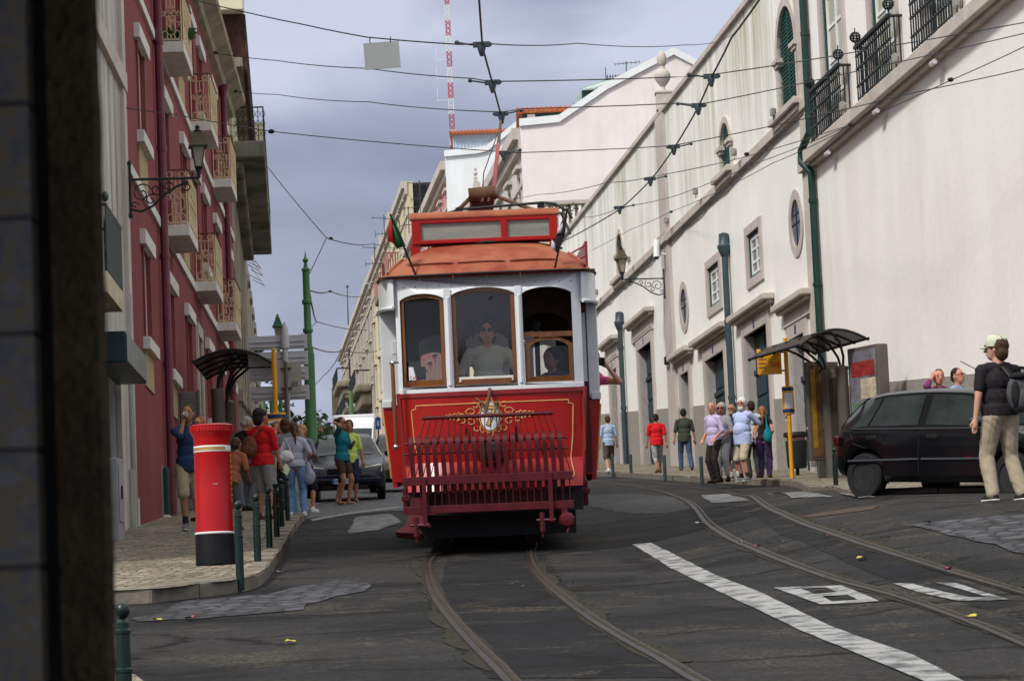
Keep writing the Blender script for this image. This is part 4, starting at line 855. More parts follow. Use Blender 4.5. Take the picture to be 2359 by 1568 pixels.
# floodlights on both ledges
fl0 = None
for i, (W_, y, z, lb) in enumerate([(RA, 62.3, 12.3, 'clear floodlight on the ledge between the first and second iron balconies'), (RA, 57.3, 12.3, 'clear floodlight on the ledge between the second and third iron balconies'), (RA, 52.4, 12.3, 'clear floodlight at the top right corner of the ledge'), (RB, 70.0, 13.62, 'floodlight at the foot of the big arched green shutter'), (RB, 75.5, 13.62, 'floodlight on string course right of the small arched window'), (RB, 81.8, 13.62, 'floodlight on string course left of the small arched window'), (RB, 87.2, 13.62, 'floodlight on string course just right of the urn pilaster'), (RB, 95.6, 13.62, 'small floodlight behind the right street lantern'), (RB, 104.0, 13.62, 'small floodlight farthest along the string course near the tram')]):
    p = tuple(W_.r.matrix_basis @ W_.P(y, .22, z))
    if fl0 is None:
        fl0 = thing('floodlight', lb, 'floodlight', p, W_.r.rotation_euler.z, 'floodlights along the ledge')
        m = MB(); m.add([(-.14, .0, .12), (.14, 0, .12), (.14, .0, .34), (-.14, 0, .34), (-.17, .16, .14), (.17, .16, .14), (.17, .16, .36), (-.17, .16, .36)], [(0, 3, 2, 1), (4, 5, 6, 7), (0, 1, 5, 4), (2, 3, 7, 6), (0, 4, 7, 3), (1, 2, 6, 5)]); m.build('lamp_body', pm('clear_lamp', (.30, .30, .27), .25, .2, 6), fl0, smooth=False, bevel=.01); fl0.scale = (.75, .75, .75)
        m = MB(); m.tube([(-.19, .05, .25), (-.19, .05, .02), (.19, .05, .02), (.19, .05, .25)], .012, 4); m.build('bracket', M['rust'], fl0)
    else:
        o = copy_tree(fl0); o.location = p; o['label'] = lb
# tubular lights under the ledge
t0 = None
for y, lb in ((64.5, 'small white lamp under the ledge near the green drainpipe'), (59.6, 'small white lamp under the ledge, middle one'), (54.7, 'small white lamp under the ledge nearest the top right')):
    p = tuple(RA.r.matrix_basis @ RA.P(y, .2, 11.86))
    if not t0:
        t0 = thing('ledge_lamp', lb, 'lamp', p, RA.r.rotation_euler.z, 'small lamps under the ledge'); m = MB(); m.tube([(-.16, 0, 0), (.16, 0, 0)], .05, 8); m.build('lamp_tube', M['enamel'], t0); m = MB(); m.tube([(0, 0, 0), (0, -.1, .1)], .018, 5); m.build('arm', M['rust'], t0)
    else: o = copy_tree(t0); o.location = p; o['label'] = lb
cb1 = thing('wall_cable', 'thin dark cable clipped under the long string course of white wall', 'cable', tuple(RB.r.matrix_basis @ RB.P(67.5, .06, 13.3)), RB.r.rotation_euler.z); m = MB(); m.tube([(i * 1.0, 0, -.03 * math.sin(i * 1.3) - .02 * math.sin(i * 3.1)) for i in range(49)], .018, 5); m.build('strand', M['wire'], cb1)
cb2 = thing('wall_cable', 'sagging cable between the door cornices on the white wall', 'cable', tuple(RB.r.matrix_basis @ RB.P(71.6, .1, 9.3)), RB.r.rotation_euler.z); m = MB(); m.tube([(0, 0, .1), (.5, 0, .0), (1.0, .05, .30)], .014, 5); m.tube([(6.2, 0, .35), (6.8, 0, -.1), (7.4, .05, .4)], .014, 5) if False else None; m.build('strand', M['wire'], cb2)
# security camera, alarm box, intercom, signs
sc_ = thing('security_camera', 'white security camera on a bracket at the urn pilaster', 'camera', tuple(RB.r.matrix_basis @ RB.P(88.9, .35, 13.45)), 0)
m = MB(); m.tube([(0, 0, 0), (-.03, -.1, -.52)], .10, 10); m.build('housing', M['white_frame'], sc_); m = MB(); m.tube([(.02, 0, -.42), (.25, 0, -.42), (.3, .05, -.55)], .03, 6); m.build('bracket', M['white_frame'], sc_); m = MB(); m.tube([(-.03, -.1, -.52), (-.033, -.11, -.56)], .07, 8); m.build('lens', M['black'], sc_)
ab = thing('alarm_box', 'dark little alarm box on the pilaster beside the small door', 'alarm', tuple(RB.r.matrix_basis @ RB.P(89.2, .12, RB.gz(89) + 3.3)), RB.r.rotation_euler.z); m = MB(); m.box(-.14, .14, 0, .12, -.12, .12); m.build('box', M['black'], ab, smooth=False, bevel=.02)
m = MB(); m.tube([(0, .06, -.12), (0, .03, -.3)], .015, 5); m.build('cable', M['black'], ab)
ic = thing('intercom', 'steel intercom panel on the stone door jamb behind the yellow pole', 'intercom', tuple(RB.r.matrix_basis @ RB.P(71.15, .08, 6.75)), RB.r.rotation_euler.z); m = MB(); m.box(-.16, .16, 0, .05, -.22, .22); m.build('panel', M['sign_grey'], ic, smooth=False, bevel=.01)
m = MB()
for i in range(3): m.box(-.1, .1, .05, .056, -.14 + i * .1, -.08 + i * .1)
m.build('buttons', M['dark_glass'], ic, smooth=False)
for i, (y, lb) in enumerate(((80.15, 'white no parking sheet on the second widest dark door behind the group'), (73.85, 'white no parking sheet on the dark door behind the yellow bus pole'))):
    o = thing('no_parking_sign', lb, 'sign', tuple(RB.r.matrix_basis @ RB.P(y + .25, -.16, 8.0)), RB.r.rotation_euler.z, 'no parking sheets on the doors')
    m = MB(); m.box(-.22, .22, 0, .012, -.42, .42); m.build('sheet', M['enamel'], o, smooth=False)
    T = Matrix.Translation((0, .014, .12)) @ Matrix.Rotation(-PI / 2, 4, 'X'); m = MB(); m.lathe([(.15, 0), (.15, .006)], 20, T); m.build('red_ring', pm('sign_red', (.5, .02, .02), .5), o); m = MB(); m.lathe([(.11, .007), (.11, .011)], 20, T); m.build('blue_disc', M['blue_sign'], o)
    m = MB(); m.box(-.015, .015, .022, .026, -.13, .13, Matrix.Translation((0, 0, .12)) @ Matrix.Rotation(.8, 4, 'Y')); m.build('red_bar', bpy.data.materials['sign_red'], o, smooth=False)
    text_mesh('GARAGEM', .085, M['black'], 'lettering', o, Matrix.Translation((0, .016, -.25)) @ Matrix.Rotation(PI, 4, 'Z') @ Matrix.Rotation(PI / 2, 4, 'X'), .001) if False else None

# ================================================================ row of houses beyond
def gable(name, label, y, outline, mat, depth, coping=None, ch=.35):
    """party wall facing down the street: outline (x, z), standing at distance y"""
    r = thing(name, label, 'building', (0, y, 0))
    m = MB(); m.prism(outline, 0, depth); m.build('party_wall', mat, r, smooth=False)
    return r
PH = gable('apartment_building', 'tall pale pink gable with bright white sloping coping behind the white wall', 128, [(.75, 9), (14, 9), (14, 23), (11.5, 24.6), (8.0, 26.65), (7.55, 26.9), (4.6, 25.5), (2.45, 24.15), (.75, 24.05)], M['pink_wall'], 20)
m = MB(); 
cp = [(.72, 24.05), (2.45, 24.15), (4.6, 25.5), (7.55, 26.9), (11.5, 24.6), (14, 23)]
m.prism(cp + [(x, z + .32) for x, z in cp[::-1]], -.12, .6); m.build('coping', M['bright_wall'], PH, smooth=False)
m = MB(); m.prism([(5.35, 17), (7.4, 17), (7.4, 22.4), (5.35, 22.4)], -.05, .02, [[(5.75, 17.4), (7.0, 17.4), (7.0, 22.0), (5.75, 22.0)]])
m.build('window_surround', M['stone'], PH, smooth=False)
m = MB(); m.prism([(5.75, 18.4), (7.0, 18.4), (7.0, 22.0), (5.75, 22.0)], -.035, .03, [[(5.87, 18.5), (6.9, 18.5), (6.9, 20.6), (5.87, 20.6)], [(5.87, 20.72), (6.9, 20.72), (6.9, 21.88), (5.87, 21.88)]]); f_ = m.build('window', M['white_frame'], PH, smooth=False)
m = MB(); m.box(5.76, 6.99, -.008, -.004, 17.5, 21.99); m.build('pane', M['grey_glass'], f_, smooth=False)
def facade(r, W, y0, y1, zb, zt, mat, nb, rows, wn=1.1, wh=2.0, sur=None, out=0, cornice=None, bal=None, inner=True):
    hs = []; L = (y1 - y0) / nb
    for i in range(nb):
        for z in rows: hs.append(rect(y0 + L * (i + .5) - wn / 2, y0 + L * (i + .5) + wn / 2, z, z + wh))
    m = MB(); W.poly(m, [(y0, zb), (y1, zb), (y1, zt), (y0, zt)], out, out - .4, hs); m.build('wall', mat, W.r, smooth=False)
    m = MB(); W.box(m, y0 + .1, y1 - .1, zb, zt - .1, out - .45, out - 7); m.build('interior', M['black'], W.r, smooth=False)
    for i in range(nb):
        for z in rows:
            a = y0 + L * (i + .5) - wn / 2; b = a + wn
            m = MB(); W.poly(m, rect(a - .22, b + .22, z - .2, z + wh + .25), out + .06, out - .1, [rect(a, b, z, z + wh)]); W.box(m, a - .35, b + .35, z + wh + .25, z + wh + .42, out + .25, out); o = m.build('window_surround', sur or M['stone'], W.r, smooth=False)
            m = MB(); W.box(m, a, b, z, z + wh, out - .2, out - .24); m.build('window', M['grey_glass'], o, smooth=False)
    if cornice: m = MB(); W.box(m, y0 - .1, y1 + .1, zt - .5, zt, out + cornice, out); W.box(m, y0 - .1, y1 + .1, zt - .9, zt - .5, out + cornice * .5, out); W.box(m, y0, y1, zt - 2.4, zt - 2.2, out + .1, out); m.build('cornice', M['stone'], W.r, smooth=False)
FP = RWk('apartment_building', 'pale grey street front joined to the pink gable, seen very obliquely')
facade(None, FP, 128.2, 150, 9.5, 24.0, pm('pale_grey_front', (.55, .53, .48), .85, .12, 1), 5, (12.6, 16.6, 20.2), cornice=.5)
# dormer storeys above the pink gable
d1_ = thing('roof_dormer', 'dark green clad dormer under an orange tile roof above the pink gable', 'dormer', (0, 131, 0))
m = MB(); m.box(.9, 7.5, 0, 8, 23.6, 25.15); m.build('dormer_wall', M['green_board'], d1_, smooth=False)
m = MB(); m.box(.65, 7.7, -.4, 8.4, 25.15, 25.26)
for i in range(34): m.tube([(.7 + i * .21, -.45, 25.28), (.7 + i * .21, 8.4, 25.42)], .085, 6)
m.build('roof_tiles', M['tile'], d1_)
m = MB(); m.box(1.1, 1.45, -.02, .0, 23.7, 25.1); m.build('window', M['white_frame'], d1_, smooth=False)
d2_ = thing('roof_lantern', 'pale green zinc hipped roof with iron cresting on top', 'roof', (0, 150, 0))
m = MB(); zb_ = 30.0 - .0
P_ = lambda X, Y: (at(X, Y, 150).x, at(X, Y, 150).z)
a0 = P_(1322, 238); a1 = P_(1335, 213); a2 = P_(1395, 185); a3 = P_(1478, 180); a4 = P_(1520, 250)
m.prism([a0, a4, (a4[0] + 2, a4[1]), (a3[0] + 3, a3[1]), a3, a2, a1], 0, .3); m.build('roof_side', M['zinc'], d2_, smooth=False)
m = MB(); m.add([(a1[0], -1.0, a1[1]), (a3[0] + 3, -1.0, a1[1]), (a3[0] + 2, 0, a3[1]), (a2[0], 0, a2[1])], [(0, 1, 2, 3)])
for k in range(9):
    t = k / 8; m.tube([(a1[0] + (a3[0] + 3 - a1[0]) * t, -1.02, a1[1]), (a2[0] + (a3[0] + 2 - a2[0]) * t, -.02, a2[1] + .02)], .03, 4)
m.build('zinc_slope', M['zinc'], d2_, smooth=False)
m = MB(); m.box(a1[0] + .1, a3[0] + 2.5, -.8, -.3, a1[1] - 1.5, a1[1] - .05); m.build('lantern_wall', M['green_board'], d2_, smooth=False)
m = MB()
zc = a2[1]
for k in range(14):
    x = a2[0] + .1 + k * .14; 
    m.tube([(x, 0, zc), (x, 0, zc + .26)], .02, 4); m.tube([(x - .05, 0, zc + .17), (x, 0, zc + .24), (x + .05, 0, zc + .17)], .014, 4)
    m.tube([(x - .07, 0, zc + .04), (x, 0, zc + .12), (x + .07, 0, zc + .04)], .014, 4)
m.tube([(a2[0], 0, zc), (a2[0] + 2.1, 0, zc)], .03, 4); m.tube([(a2[0] + .02, 0, zc), (a2[0] + .02, 0, zc + .65)], .02, 4); m.tube([(a2[0] + 2.1, 0, zc), (a2[0] + 2.1, 0, zc + .65)], .02, 4); m.build('iron_cresting', M['iron'], d2_)
def antenna(X, Y, d, h, label, n=5, turn=0, cats='antenna'):
    p = at(X, Y, d); o = thing('roof_antenna', label, 'antenna', (p.x, p.y, p.z - h), 0, 'television antennas on the roofs'); m = MB(); s = d / 130
    m.tube([(0, 0, 0), (0, 0, h)], .022 * s, 5); m.build('mast', M['wire'], o); m = MB()
    m.tube([(-.5 * s, 0, h - .1 * s), (.6 * s, 0, h - .22 * s + turn)], .016 * s, 4)
    for k in range(n): x = -.5 + 1.1 * k / (n - 1); zc_ = h - .1 * s + (-.12 * s + turn) * (k / (n - 1)); m.tube([(x * s, -.25 * s, zc_ - .12 * s), (x * s, .25 * s, zc_ + .12 * s)], .011 * s, 4)
    m.build('aerial', M['wire'], o); m = MB(); m.tube([(-.4 * s, 0, h - .85 * s), (.35 * s, 0, h - .8 * s)], .016 * s, 4)
    for k in range(3): x = -.4 + .3 * k; m.tube([(x * s, 0, h - .98 * s), (x * s, 0, h - .68 * s)], .011 * s, 4)
    m.build('lower_aerial', M['wire'], o)
antenna(1442, 142, 150, 1.4, 'television antenna behind the iron roof cresting', 7, .2)
antenna(966, 415, 185, 2.6, 'television antenna on the salmon roof edge, tallest'); antenna(940, 475, 200, 2.4, 'television antenna above left end of the tram roof sign', 4, .25); antenna(884, 495, 215, 2.6, 'television antenna just left of the green and red flag', 3); antenna(862, 563, 240, 1.6, 'television antenna on the yellow far roof left of the flag', 3)
# white gable with blue tin dormer, salmon front
WG = gable('apartment_building', 'bright white gable wall with blue tin storey and orange tiles behind the trolley pole', 168, [(-3.35, 12), (9, 12), (9, 31.2), (.9, 31.2), (.5, 30.9), (-1.0, 29.75), (-1.55, 29.7), (-3.35, 29.6)], M['bright_wall'], 24)
m = MB(); cp = [(-3.4, 29.6), (-1.55, 29.7), (-.95, 29.8), (.5, 30.9), (.9, 31.2)]; m.prism(cp + [(x, z + .35) for x, z in cp[::-1]], -.15, .5); m.build('coping', M['bright_wall'], WG, smooth=False)
m = MB(); m.box(-2.9, 2.2, 1.0, 12, 29.6, 31.0)
for i in range(26): m.tube([(-2.85 + i * .2, .98, 29.6), (-2.85 + i * .2, .98, 30.98)], .035, 4)
m.build('tin_storey', M['blue_sheet'], WG)
m = MB(); m.box(-3.05, 2.4, .6, 12.4, 31.0, 31.12)
for i in range(27): m.tube([(-3.0 + i * .205, .55, 31.14), (-3.0 + i * .205, 12, 31.3)], .085, 6)
m.build('roof_tiles', M['tile'], WG)
m = MB(); m.prism([(-2.1, 12), (1.5, 12), (1.5, 26.5), (-2.1, 25.6)], -.25, -.01); m.build('lower_wall_panel', M['pink_wall'], WG, smooth=False)
SF = RWk('apartment_building', 'salmon pink street front with white cornices beyond the trolley pole')
facade(None, SF, 168.3, 205, 13, 29.4, M['salmon'], 8, (17.5, 21.5, 25.5), cornice=.55, wh=2.2)
CF = RWk('apartment_building', 'beige street front with a stone parapet urn between pink gable and white gable')
facade(None, CF, 150.2, 168, 11, 24.6, M['yellow_wall'], 4, (14.5, 18, 21.2), cornice=.5, sur=M['stone'])
m = MB(); CF.box(m, 151.8, 152.4, 24.6, 25.5, .12, -.2); m.build('parapet_block', M['stone'], CF.r, smooth=False)
ur2 = copy_tree(ur); ur2.location = tuple(CF.r.matrix_basis @ CF.P(152.1, 0, 25.0)); ur2.scale = (.42, .42, .42); ur2.location.z += .55; ur2['label'] = 'small distant stone urn on the beige parapet left of the trolley pole'
YF = RWk('apartment_building', 'pale yellow far house with ornate cornice just left of the tram flag')
facade(None, YF, 205.3, 256, 16, 34.3, M['yellow_wall'], 8, (20, 23.6, 27.2, 30.6), cornice=.4, wh=2.4, wn=1.4, sur=M['stone'])
m = MB(); 
for y in (226, 238, 250): YF.box(m, y, y + 1.6, 34.3, 36.2, .8, -.8)
m.build('chimneys', M['bright_wall'], YF.r, smooth=False) if False else None
for y in (226, 238, 250): m = MB(); YF.box(m, y, y + 1.2, 34.3, 35.3, .2, -.5); m.build('chimney', M['stone'], YF.r, smooth=False)
M['red_iron'] = pm('reddish_balcony_iron', (.23, .035, .03), .7, scale=3, col2=(.40, .25, .22))
for y, z in ((217, 29.8), (228, 29.8), (213, 25.8), (222, 25.8), (214, 20), (224, 20)):
    m = MB(); YF.box(m, y, y + 7.5, z - .6, z, .9, 0); YF.box(m, y + .3, y + 7.2, z - 1.3, z - .6, .5, 0); o = m.build('balcony_slab', M['old_grey'], YF.r, smooth=False, bevel=.1)
    m = MB()
    for i in range(18): m.tube([YF.P(y + .1 + i * .43, .85, z), YF.P(y + .1 + i * .43, .85, z + 1.15)], .05, 4)
    for i in range(5): m.tube([YF.P(y + .05, .1 + i * .18, z), YF.P(y + .05, .1 + i * .18, z + 1.15)], .05, 4)
    m.tube([YF.P(y + .05, 0, z + 1.15), YF.P(y + .05, .85, z + 1.15), YF.P(y + 7.4, .85, z + 1.15)], .06, 4); m.build('balcony_rail', M['red_iron'], o)
OF = RWk('apartment_building', 'weathered grey ornate old house front farther down the right side')
facade(None, OF, 256.4, 322, 19, 34.2, M['dirty_wall'], 10, (22.5, 26.2, 30), cornice=.5, wh=2.5, wn=1.5, sur=M['stone'])
for y, z in ((262, 25.6), (285, 25.6), (300, 25.6), (262, 22), (300, 29.6)):
    m = MB(); OF.box(m, y, y + 12, z - .7, z, 1.5, 0); OF.box(m, y + .3, y + 11.5, z - 1.9, z - .7, 1.0, 0); o = m.build('balcony_slab', M['old_grey'], OF.r, smooth=False, bevel=.2)
    m = MB()
    for i in range(20): m.tube([OF.P(y + .2 + i * .6, 1.45, z), OF.P(y + .2 + i * .6, 1.45, z + 1.2)], .05, 4)
    m.tube([OF.P(y + .1, .1, z + 1.2), OF.P(y + .1, 1.45, z + 1.2), OF.P(y + 11.8, 1.45, z + 1.2)], .07, 4); m.build('balcony_rail', M['iron'], o)
fpn = 0
for X0, Y0, X1, Y1, d, lb in ((800, 660, 806, 872, 300, 'tall thin flagpole leaning out from the far grey house'), (805, 885, 832, 985, 290, 'white flagpole slanting from the far front, nearer one'), (797, 925, 822, 1005, 300, 'white flagpole slanting from the far front, farther one')):
    p, q = at(X0, Y0, d), at(X1, Y1, d + 2); o = thing('flagpole', lb, 'flagpole', q); m = MB(); m.tube([(0, 0, 0), p - q], [.11, .04] if fpn == 0 else .13, 5); m.build('pole', M['wire'] if fpn == 0 else M['enamel'], o); m = MB(); m.ell(p - q, (.14, .14, .14), n=6); m.build('pole_tip', M['wire'], o); fpn += 1
# farther yellow house front at the end of the street and brown villa, park trees
EY = Wall('apartment_building', 'sunlit pale yellow house with eaves at the far end of the street', 'building', -19.2, 330, -.062, 1)
facade(None, EY, 345, 385, 22, 33.5, M['yellow_wall'], 6, (25.5, 29.4), cornice=1.0, wh=2.4, wn=1.5)
EW = gable('apartment_building', 'end gable of the pale yellow house closing the street', 344.5, [(-19.9, 24), (-14.5, 24), (-14.5, 36.3), (-17, 36.3), (-18.3, 34.2), (-19.9, 33.6)], M['yellow_wall'], .4)
VB = thing('villa', 'distant brown and white villa with white chimneys above the park trees', 'villa', (-29, 430, 31.1), .02)
m = MB(); m.box(-9, 10, 0, 12, -8, 4.2); m.build('wall', pm('brown_brick', (.16, .07, .05), .85, .2, .6), VB, smooth=False)
m = MB()
for x in (-8, -5.2, -1, 4, 9.2): m.box(x, x + 1.0, -.08, 0, -8, 4.3)
m.build('white_pilasters', M['bright_wall'], VB, smooth=False)
m = MB(); m.box(-9, 10, -.14, -.09, -1.2, .4); m.box(-9.5, 10.5, -1.2, -.2, -1.9, -1.3); m.build('balustrade', pm('pale_balustrade', (.5, .52, .55), .7, .1, 1), VB, smooth=False)
for x in (3.2, 6.5): m = MB(); m.box(x, x + 1.6, 2, 4, 4.2, 6.6); m.box(x - .3, x + 1.9, 1.8, 4.2, 6.6, 6.9); m.build('chimney', M['bright_wall'], VB, smooth=False)
m = MB(); m.box(8.2, 11.2, -.3, 10, -8, 6.0); m.build('side_wing', M['bright_wall'], VB, smooth=False)
# garden wall with overgrown balustrade at the far end of the white wall
gw = thing('garden_wall', 'low cream wall with green creeper on its balustrade behind the tram roof', 'wall', (1.4, 121, 0))
m = MB(); m.box(0, 10, 0, .4, 8, 18.3); m.build('wall', M['yellow_wall'], gw, smooth=False); m = MB(); m.box(-.1, 10, -.15, .5, 18.3, 18.5); m.box(-.1, 10, -.15, .5, 19.5, 19.65)
for i in range(36): m.box(.05 + i * .27, .17 + i * .27, .1, .25, 18.5, 19.5)
m.build('balustrade', M['stone'], gw, smooth=False)
m = MB(); rr = random.Random(9)
for i in range(1300):
    x = rr.uniform(0, 9.5); z = 19.5 - abs(rr.gauss(0, .45)); s = rr.uniform(.03, .07)
    if noise.noise(Vector((x * .9, z, 3))) < -.1: continue
    c = Vector((x, rr.uniform(-.3, -.12), z)); u_ = Vector((rr.uniform(-1, 1), rr.uniform(-1, 1), rr.uniform(-1, 1))).normalized() * s; v_ = u_.orthogonal().normalized() * s; m.add([c - u_, c + v_, c + u_, c - v_], [(0, 1, 2, 3)])
m.build('creeper', M['leaf'], gw, smooth=False)
# ---------------------------------------------------------------- trees
def tree(name, label, loc, h, cr_, mat, n=2600, leaf=.16, seed=1, group=None, trunk=True, flat=1.0):
    o = thing(name, label, 'tree', loc, 0, group); rr = random.Random(seed); m = MB()
    top = h - cr_ * flat
    m.tube([(0, 0, -1), (.1, 0, h * .3), (.05, .1, top)], [.32, .24, .14], 8); cl = []
    for i in range(11):
        a = rr.random() * 6.28; e_ = rr.uniform(.1, 1.2); L = cr_ * rr.uniform(.55, 1.0); t = Vector((math.cos(a) * math.cos(e_) * L, math.sin(a) * math.cos(e_) * L, math.sin(e_) * L * flat * .9)); b = Vector((.05, .1, top * rr.uniform(.75, 1)))
        m.tube([b, b + t * .5 + Vector((0, 0, .2)), b + t], [.11, .07, .02], 5); cl += [b + t * .6, b + t]
    m.build('trunk', M['bark'], o)
    for i in range(14):
        a = rr.random() * 6.28; e_ = rr.uniform(-.5, 1.4); L = cr_ * rr.uniform(.4, .95); cl.append(Vector((math.cos(a) * math.cos(e_) * L, math.sin(a) * math.cos(e_) * L, top + math.sin(e_) * L * flat)))
    m = MB()
    for i in range(n):
        c = rr.choice(cl); r_ = cr_ * .34; d = Vector((rr.gauss(0, 1), rr.gauss(0, 1), rr.gauss(0, .8))).normalized() * r_ * rr.random() ** .4
        p = c + d; s = leaf * rr.uniform(.6, 1.4); u_ = Vector((rr.uniform(-1, 1), rr.uniform(-1, 1), rr.uniform(-.6, .6))).normalized(); v_ = u_.orthogonal(); v_ = (Matrix.Rotation(rr.random() * 6, 3, u_) @ v_).normalized()
        m.add([p - u_ * s, p + v_ * s * .5, p + u_ * s, p - v_ * s * .5], [(0, 1, 2, 3)])
    m.build('crown', mat, o, smooth=False); return o
TR = [(610, 905, 180, 11, 5.2, 'dark evergreen tree in the far garden behind the grey signs, leftmost'), (668, 925, 230, 12, 6.5, 'dark rounded tree in the far garden right of the sign post'), (640, 980, 150, 6, 3.6, 'low dark tree behind the crowd at the left shelter'), (715, 955, 250, 10, 6, 'mid green tree behind the green tram pole'), (762, 945, 270, 11, 6.5, 'green tree in the far garden left of the white van'), (700, 990, 200, 6, 4.4, 'low bushy tree under the brown villa')]
for i, (X, Y, d, h, c, lb) in enumerate(TR):
    p = at(X, Y + 42, d); tree('garden_tree', lb, (p.x, d, p.z - h), h, c, M['leaf_dark'], 3200, .28, 20 + i, 'trees in the far garden', flat=.75)
p = at(588, 762, 118); tree('street_tree', 'tree top peeping out beside the far beige house at left', (p.x - .6, 118, p.z - 8), 8, 1.3, M['leaf_dark'], 900, .12, 41)
# ---------------------------------------------------------------- lattice mast
mp_ = at(1046, 700, 420); X_ = lambda Y: at(1046, Y, 420)
mast = thing('radio_mast', 'very tall red and white lattice radio mast behind the houses', 'mast', (X_(400).x, 420, 0)); zt = at(1039, -60, 420).z
b0 = at(1052, 480, 420).z; nseg = 15; lean = 0
for i in range(nseg):
    z0 = b0 + (zt - b0) * i / nseg; z1 = b0 + (zt - b0) * (i + 1) / nseg; m = MB(); w_ = .36 - .006 * i
    cs = [(-w_, -w_), (w_, -w_), (w_, w_), (-w_, w_)]
    for x, y in cs: m.tube([(x, y, z0), (x, y, z1)], .06, 5)
    K = 3
    for k in range(K):
        a = z0 + (z1 - z0) * k / K; b = z0 + (z1 - z0) * (k + 1) / K
        for q in range(4): c0, c1_ = cs[q], cs[(q + 1) % 4]; m.tube([(*c0, a), (*c1_, b)], .03, 4); m.tube([(*c1_, a), (*c0, b)], .03, 4)
    m.build('lattice_section', M['mast_red'] if i % 2 else M['mast_white'], mast)
for z in (at(1016, 140, 420).z, at(1016, 182, 420).z, at(1016, 232, 420).z):
    m = MB(); m.tube([(-.4, 0, z), (-1.85, 0, z)], .05, 4); m.tube([(-1.85, 0, z - .2), (-1.85, 0, z + 1.9)], .05, 4); m.build('side_antenna', M['mast_white'], mast)
# ---------------------------------------------------------------- dark doorway jamb right beside the lens
NW = thing('doorway_jamb', 'out of focus dark stone jamb and tiled wall at the left edge', 'wall', (0, 0, 0))
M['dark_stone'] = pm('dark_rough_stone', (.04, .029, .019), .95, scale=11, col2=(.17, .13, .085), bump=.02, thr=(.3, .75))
def azulejo():
    m, t, b = base_mat('tile_wall'); L = t.links.new; b.inputs['Roughness'].default_value = .35
    tc = nd('ShaderNodeTexCoord', t); n = nd('ShaderNodeTexNoise', t); n.inputs['Scale'].default_value = 26; n.inputs['Detail'].default_value = 2; n.inputs['Distortion'].default_value = 1.5; L(tc.outputs['Object'], n.inputs[0])
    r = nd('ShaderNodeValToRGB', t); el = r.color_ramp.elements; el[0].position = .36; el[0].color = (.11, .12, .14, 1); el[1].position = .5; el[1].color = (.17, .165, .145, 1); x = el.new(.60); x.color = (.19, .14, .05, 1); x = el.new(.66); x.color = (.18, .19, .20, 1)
    L(n.outputs[0], r.inputs[0]); br = nd('ShaderNodeTexBrick', t); br.offset = 0; br.inputs['Scale'].default_value = 1; br.inputs['Brick Width'].default_value = .14; br.inputs['Row Height'].default_value = .14; br.inputs['Mortar Size'].default_value = .004
    br.inputs['Mortar'].default_value = (.02, .016, .012, 1); L(r.outputs[0], br.inputs['Color1']); L(r.outputs[0], br.inputs['Color2'])
    mp2 = nd('ShaderNodeMapping', t); mp2.inputs['Rotation'].default_value = (PI / 2, 0, 0); L(tc.outputs['Object'], mp2.inputs[0]); L(mp2.outputs[0], br.inputs[0]); L(br.outputs[0], b.inputs['Base Color']); return m
d = 3.6; xe = at(247, 784, d).x; xs1 = at(88, 784, d).x; xs2 = at(142, 784, d).x
m = MB()
def jf(u, v):
    z = -1.2 + v * 4.6; n_ = (noise.noise(Vector((.3, .2, z * 9))) * .0022 + noise.noise(Vector((.3, 1.2, z * 30))) * .0012)
    if u < .8: return (xs2 - .01 + (xe - xs2 + .01) * (u / .8) + n_ * u / .8, d - .012 * math.sin(u / .8 * PI / 2), z)
    k = (u - .8) / .2; return (xe + n_ - .10 * k, d + .4 * k, z)
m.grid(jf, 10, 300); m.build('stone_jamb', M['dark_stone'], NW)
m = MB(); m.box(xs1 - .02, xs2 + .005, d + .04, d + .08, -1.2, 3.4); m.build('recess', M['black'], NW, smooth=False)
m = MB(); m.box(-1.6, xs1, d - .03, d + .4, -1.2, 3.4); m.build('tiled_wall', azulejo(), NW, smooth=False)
# unseen ceiling and side walls, added to keep light off jamb and tiles
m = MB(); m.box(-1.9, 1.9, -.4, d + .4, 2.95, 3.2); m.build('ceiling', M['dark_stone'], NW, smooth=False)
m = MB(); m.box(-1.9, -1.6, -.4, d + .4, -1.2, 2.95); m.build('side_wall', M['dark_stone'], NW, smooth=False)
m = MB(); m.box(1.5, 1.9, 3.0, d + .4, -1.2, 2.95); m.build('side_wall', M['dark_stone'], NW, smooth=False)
# ================================================================ the tram
TY = 32.0
tx = ray(1130, 1278)[0] * TY + .085
TR_ = thing('tram', 'old red and white tram number 7 with orange dome roof coming down the street', 'tram', (tx, TY, G(tx, TY) + .015), .012, rx=math.atan(.0737))
def fy(x):                                   # plan curve of the front
    return .22 * max(0, (abs(x) - .35) / .65) ** 2
def tp(x, z, o=0.0): return Vector((x, fy(x) - o, z))
def front_panel(m, x0, x1, z0, z1, th=.04, n=12, o=0, dz=0):
    nz = 1
    def q(u, v, back): x = x0 + (x1 - x0) * u; return (x, fy(x) - o + back, z0 + (z1 - z0) * v)
    vs = []; 
    for i in range(n + 1):
        u = i / n
        for v, bk in ((0, 0), (1, 0), (1, th), (0, th)): vs.append(q(u, v, bk))
    fs = []
    for i in range(n):
        for k in range(4): a = i * 4 + k; b = i * 4 + (k + 1) % 4; fs.append((a, a + 4, b + 4, b))
    fs += [(0, 1, 2, 3), (n * 4 + 3, n * 4 + 2, n * 4 + 1, n * 4)]
    m.add(vs, [f[::-1] for f in fs])
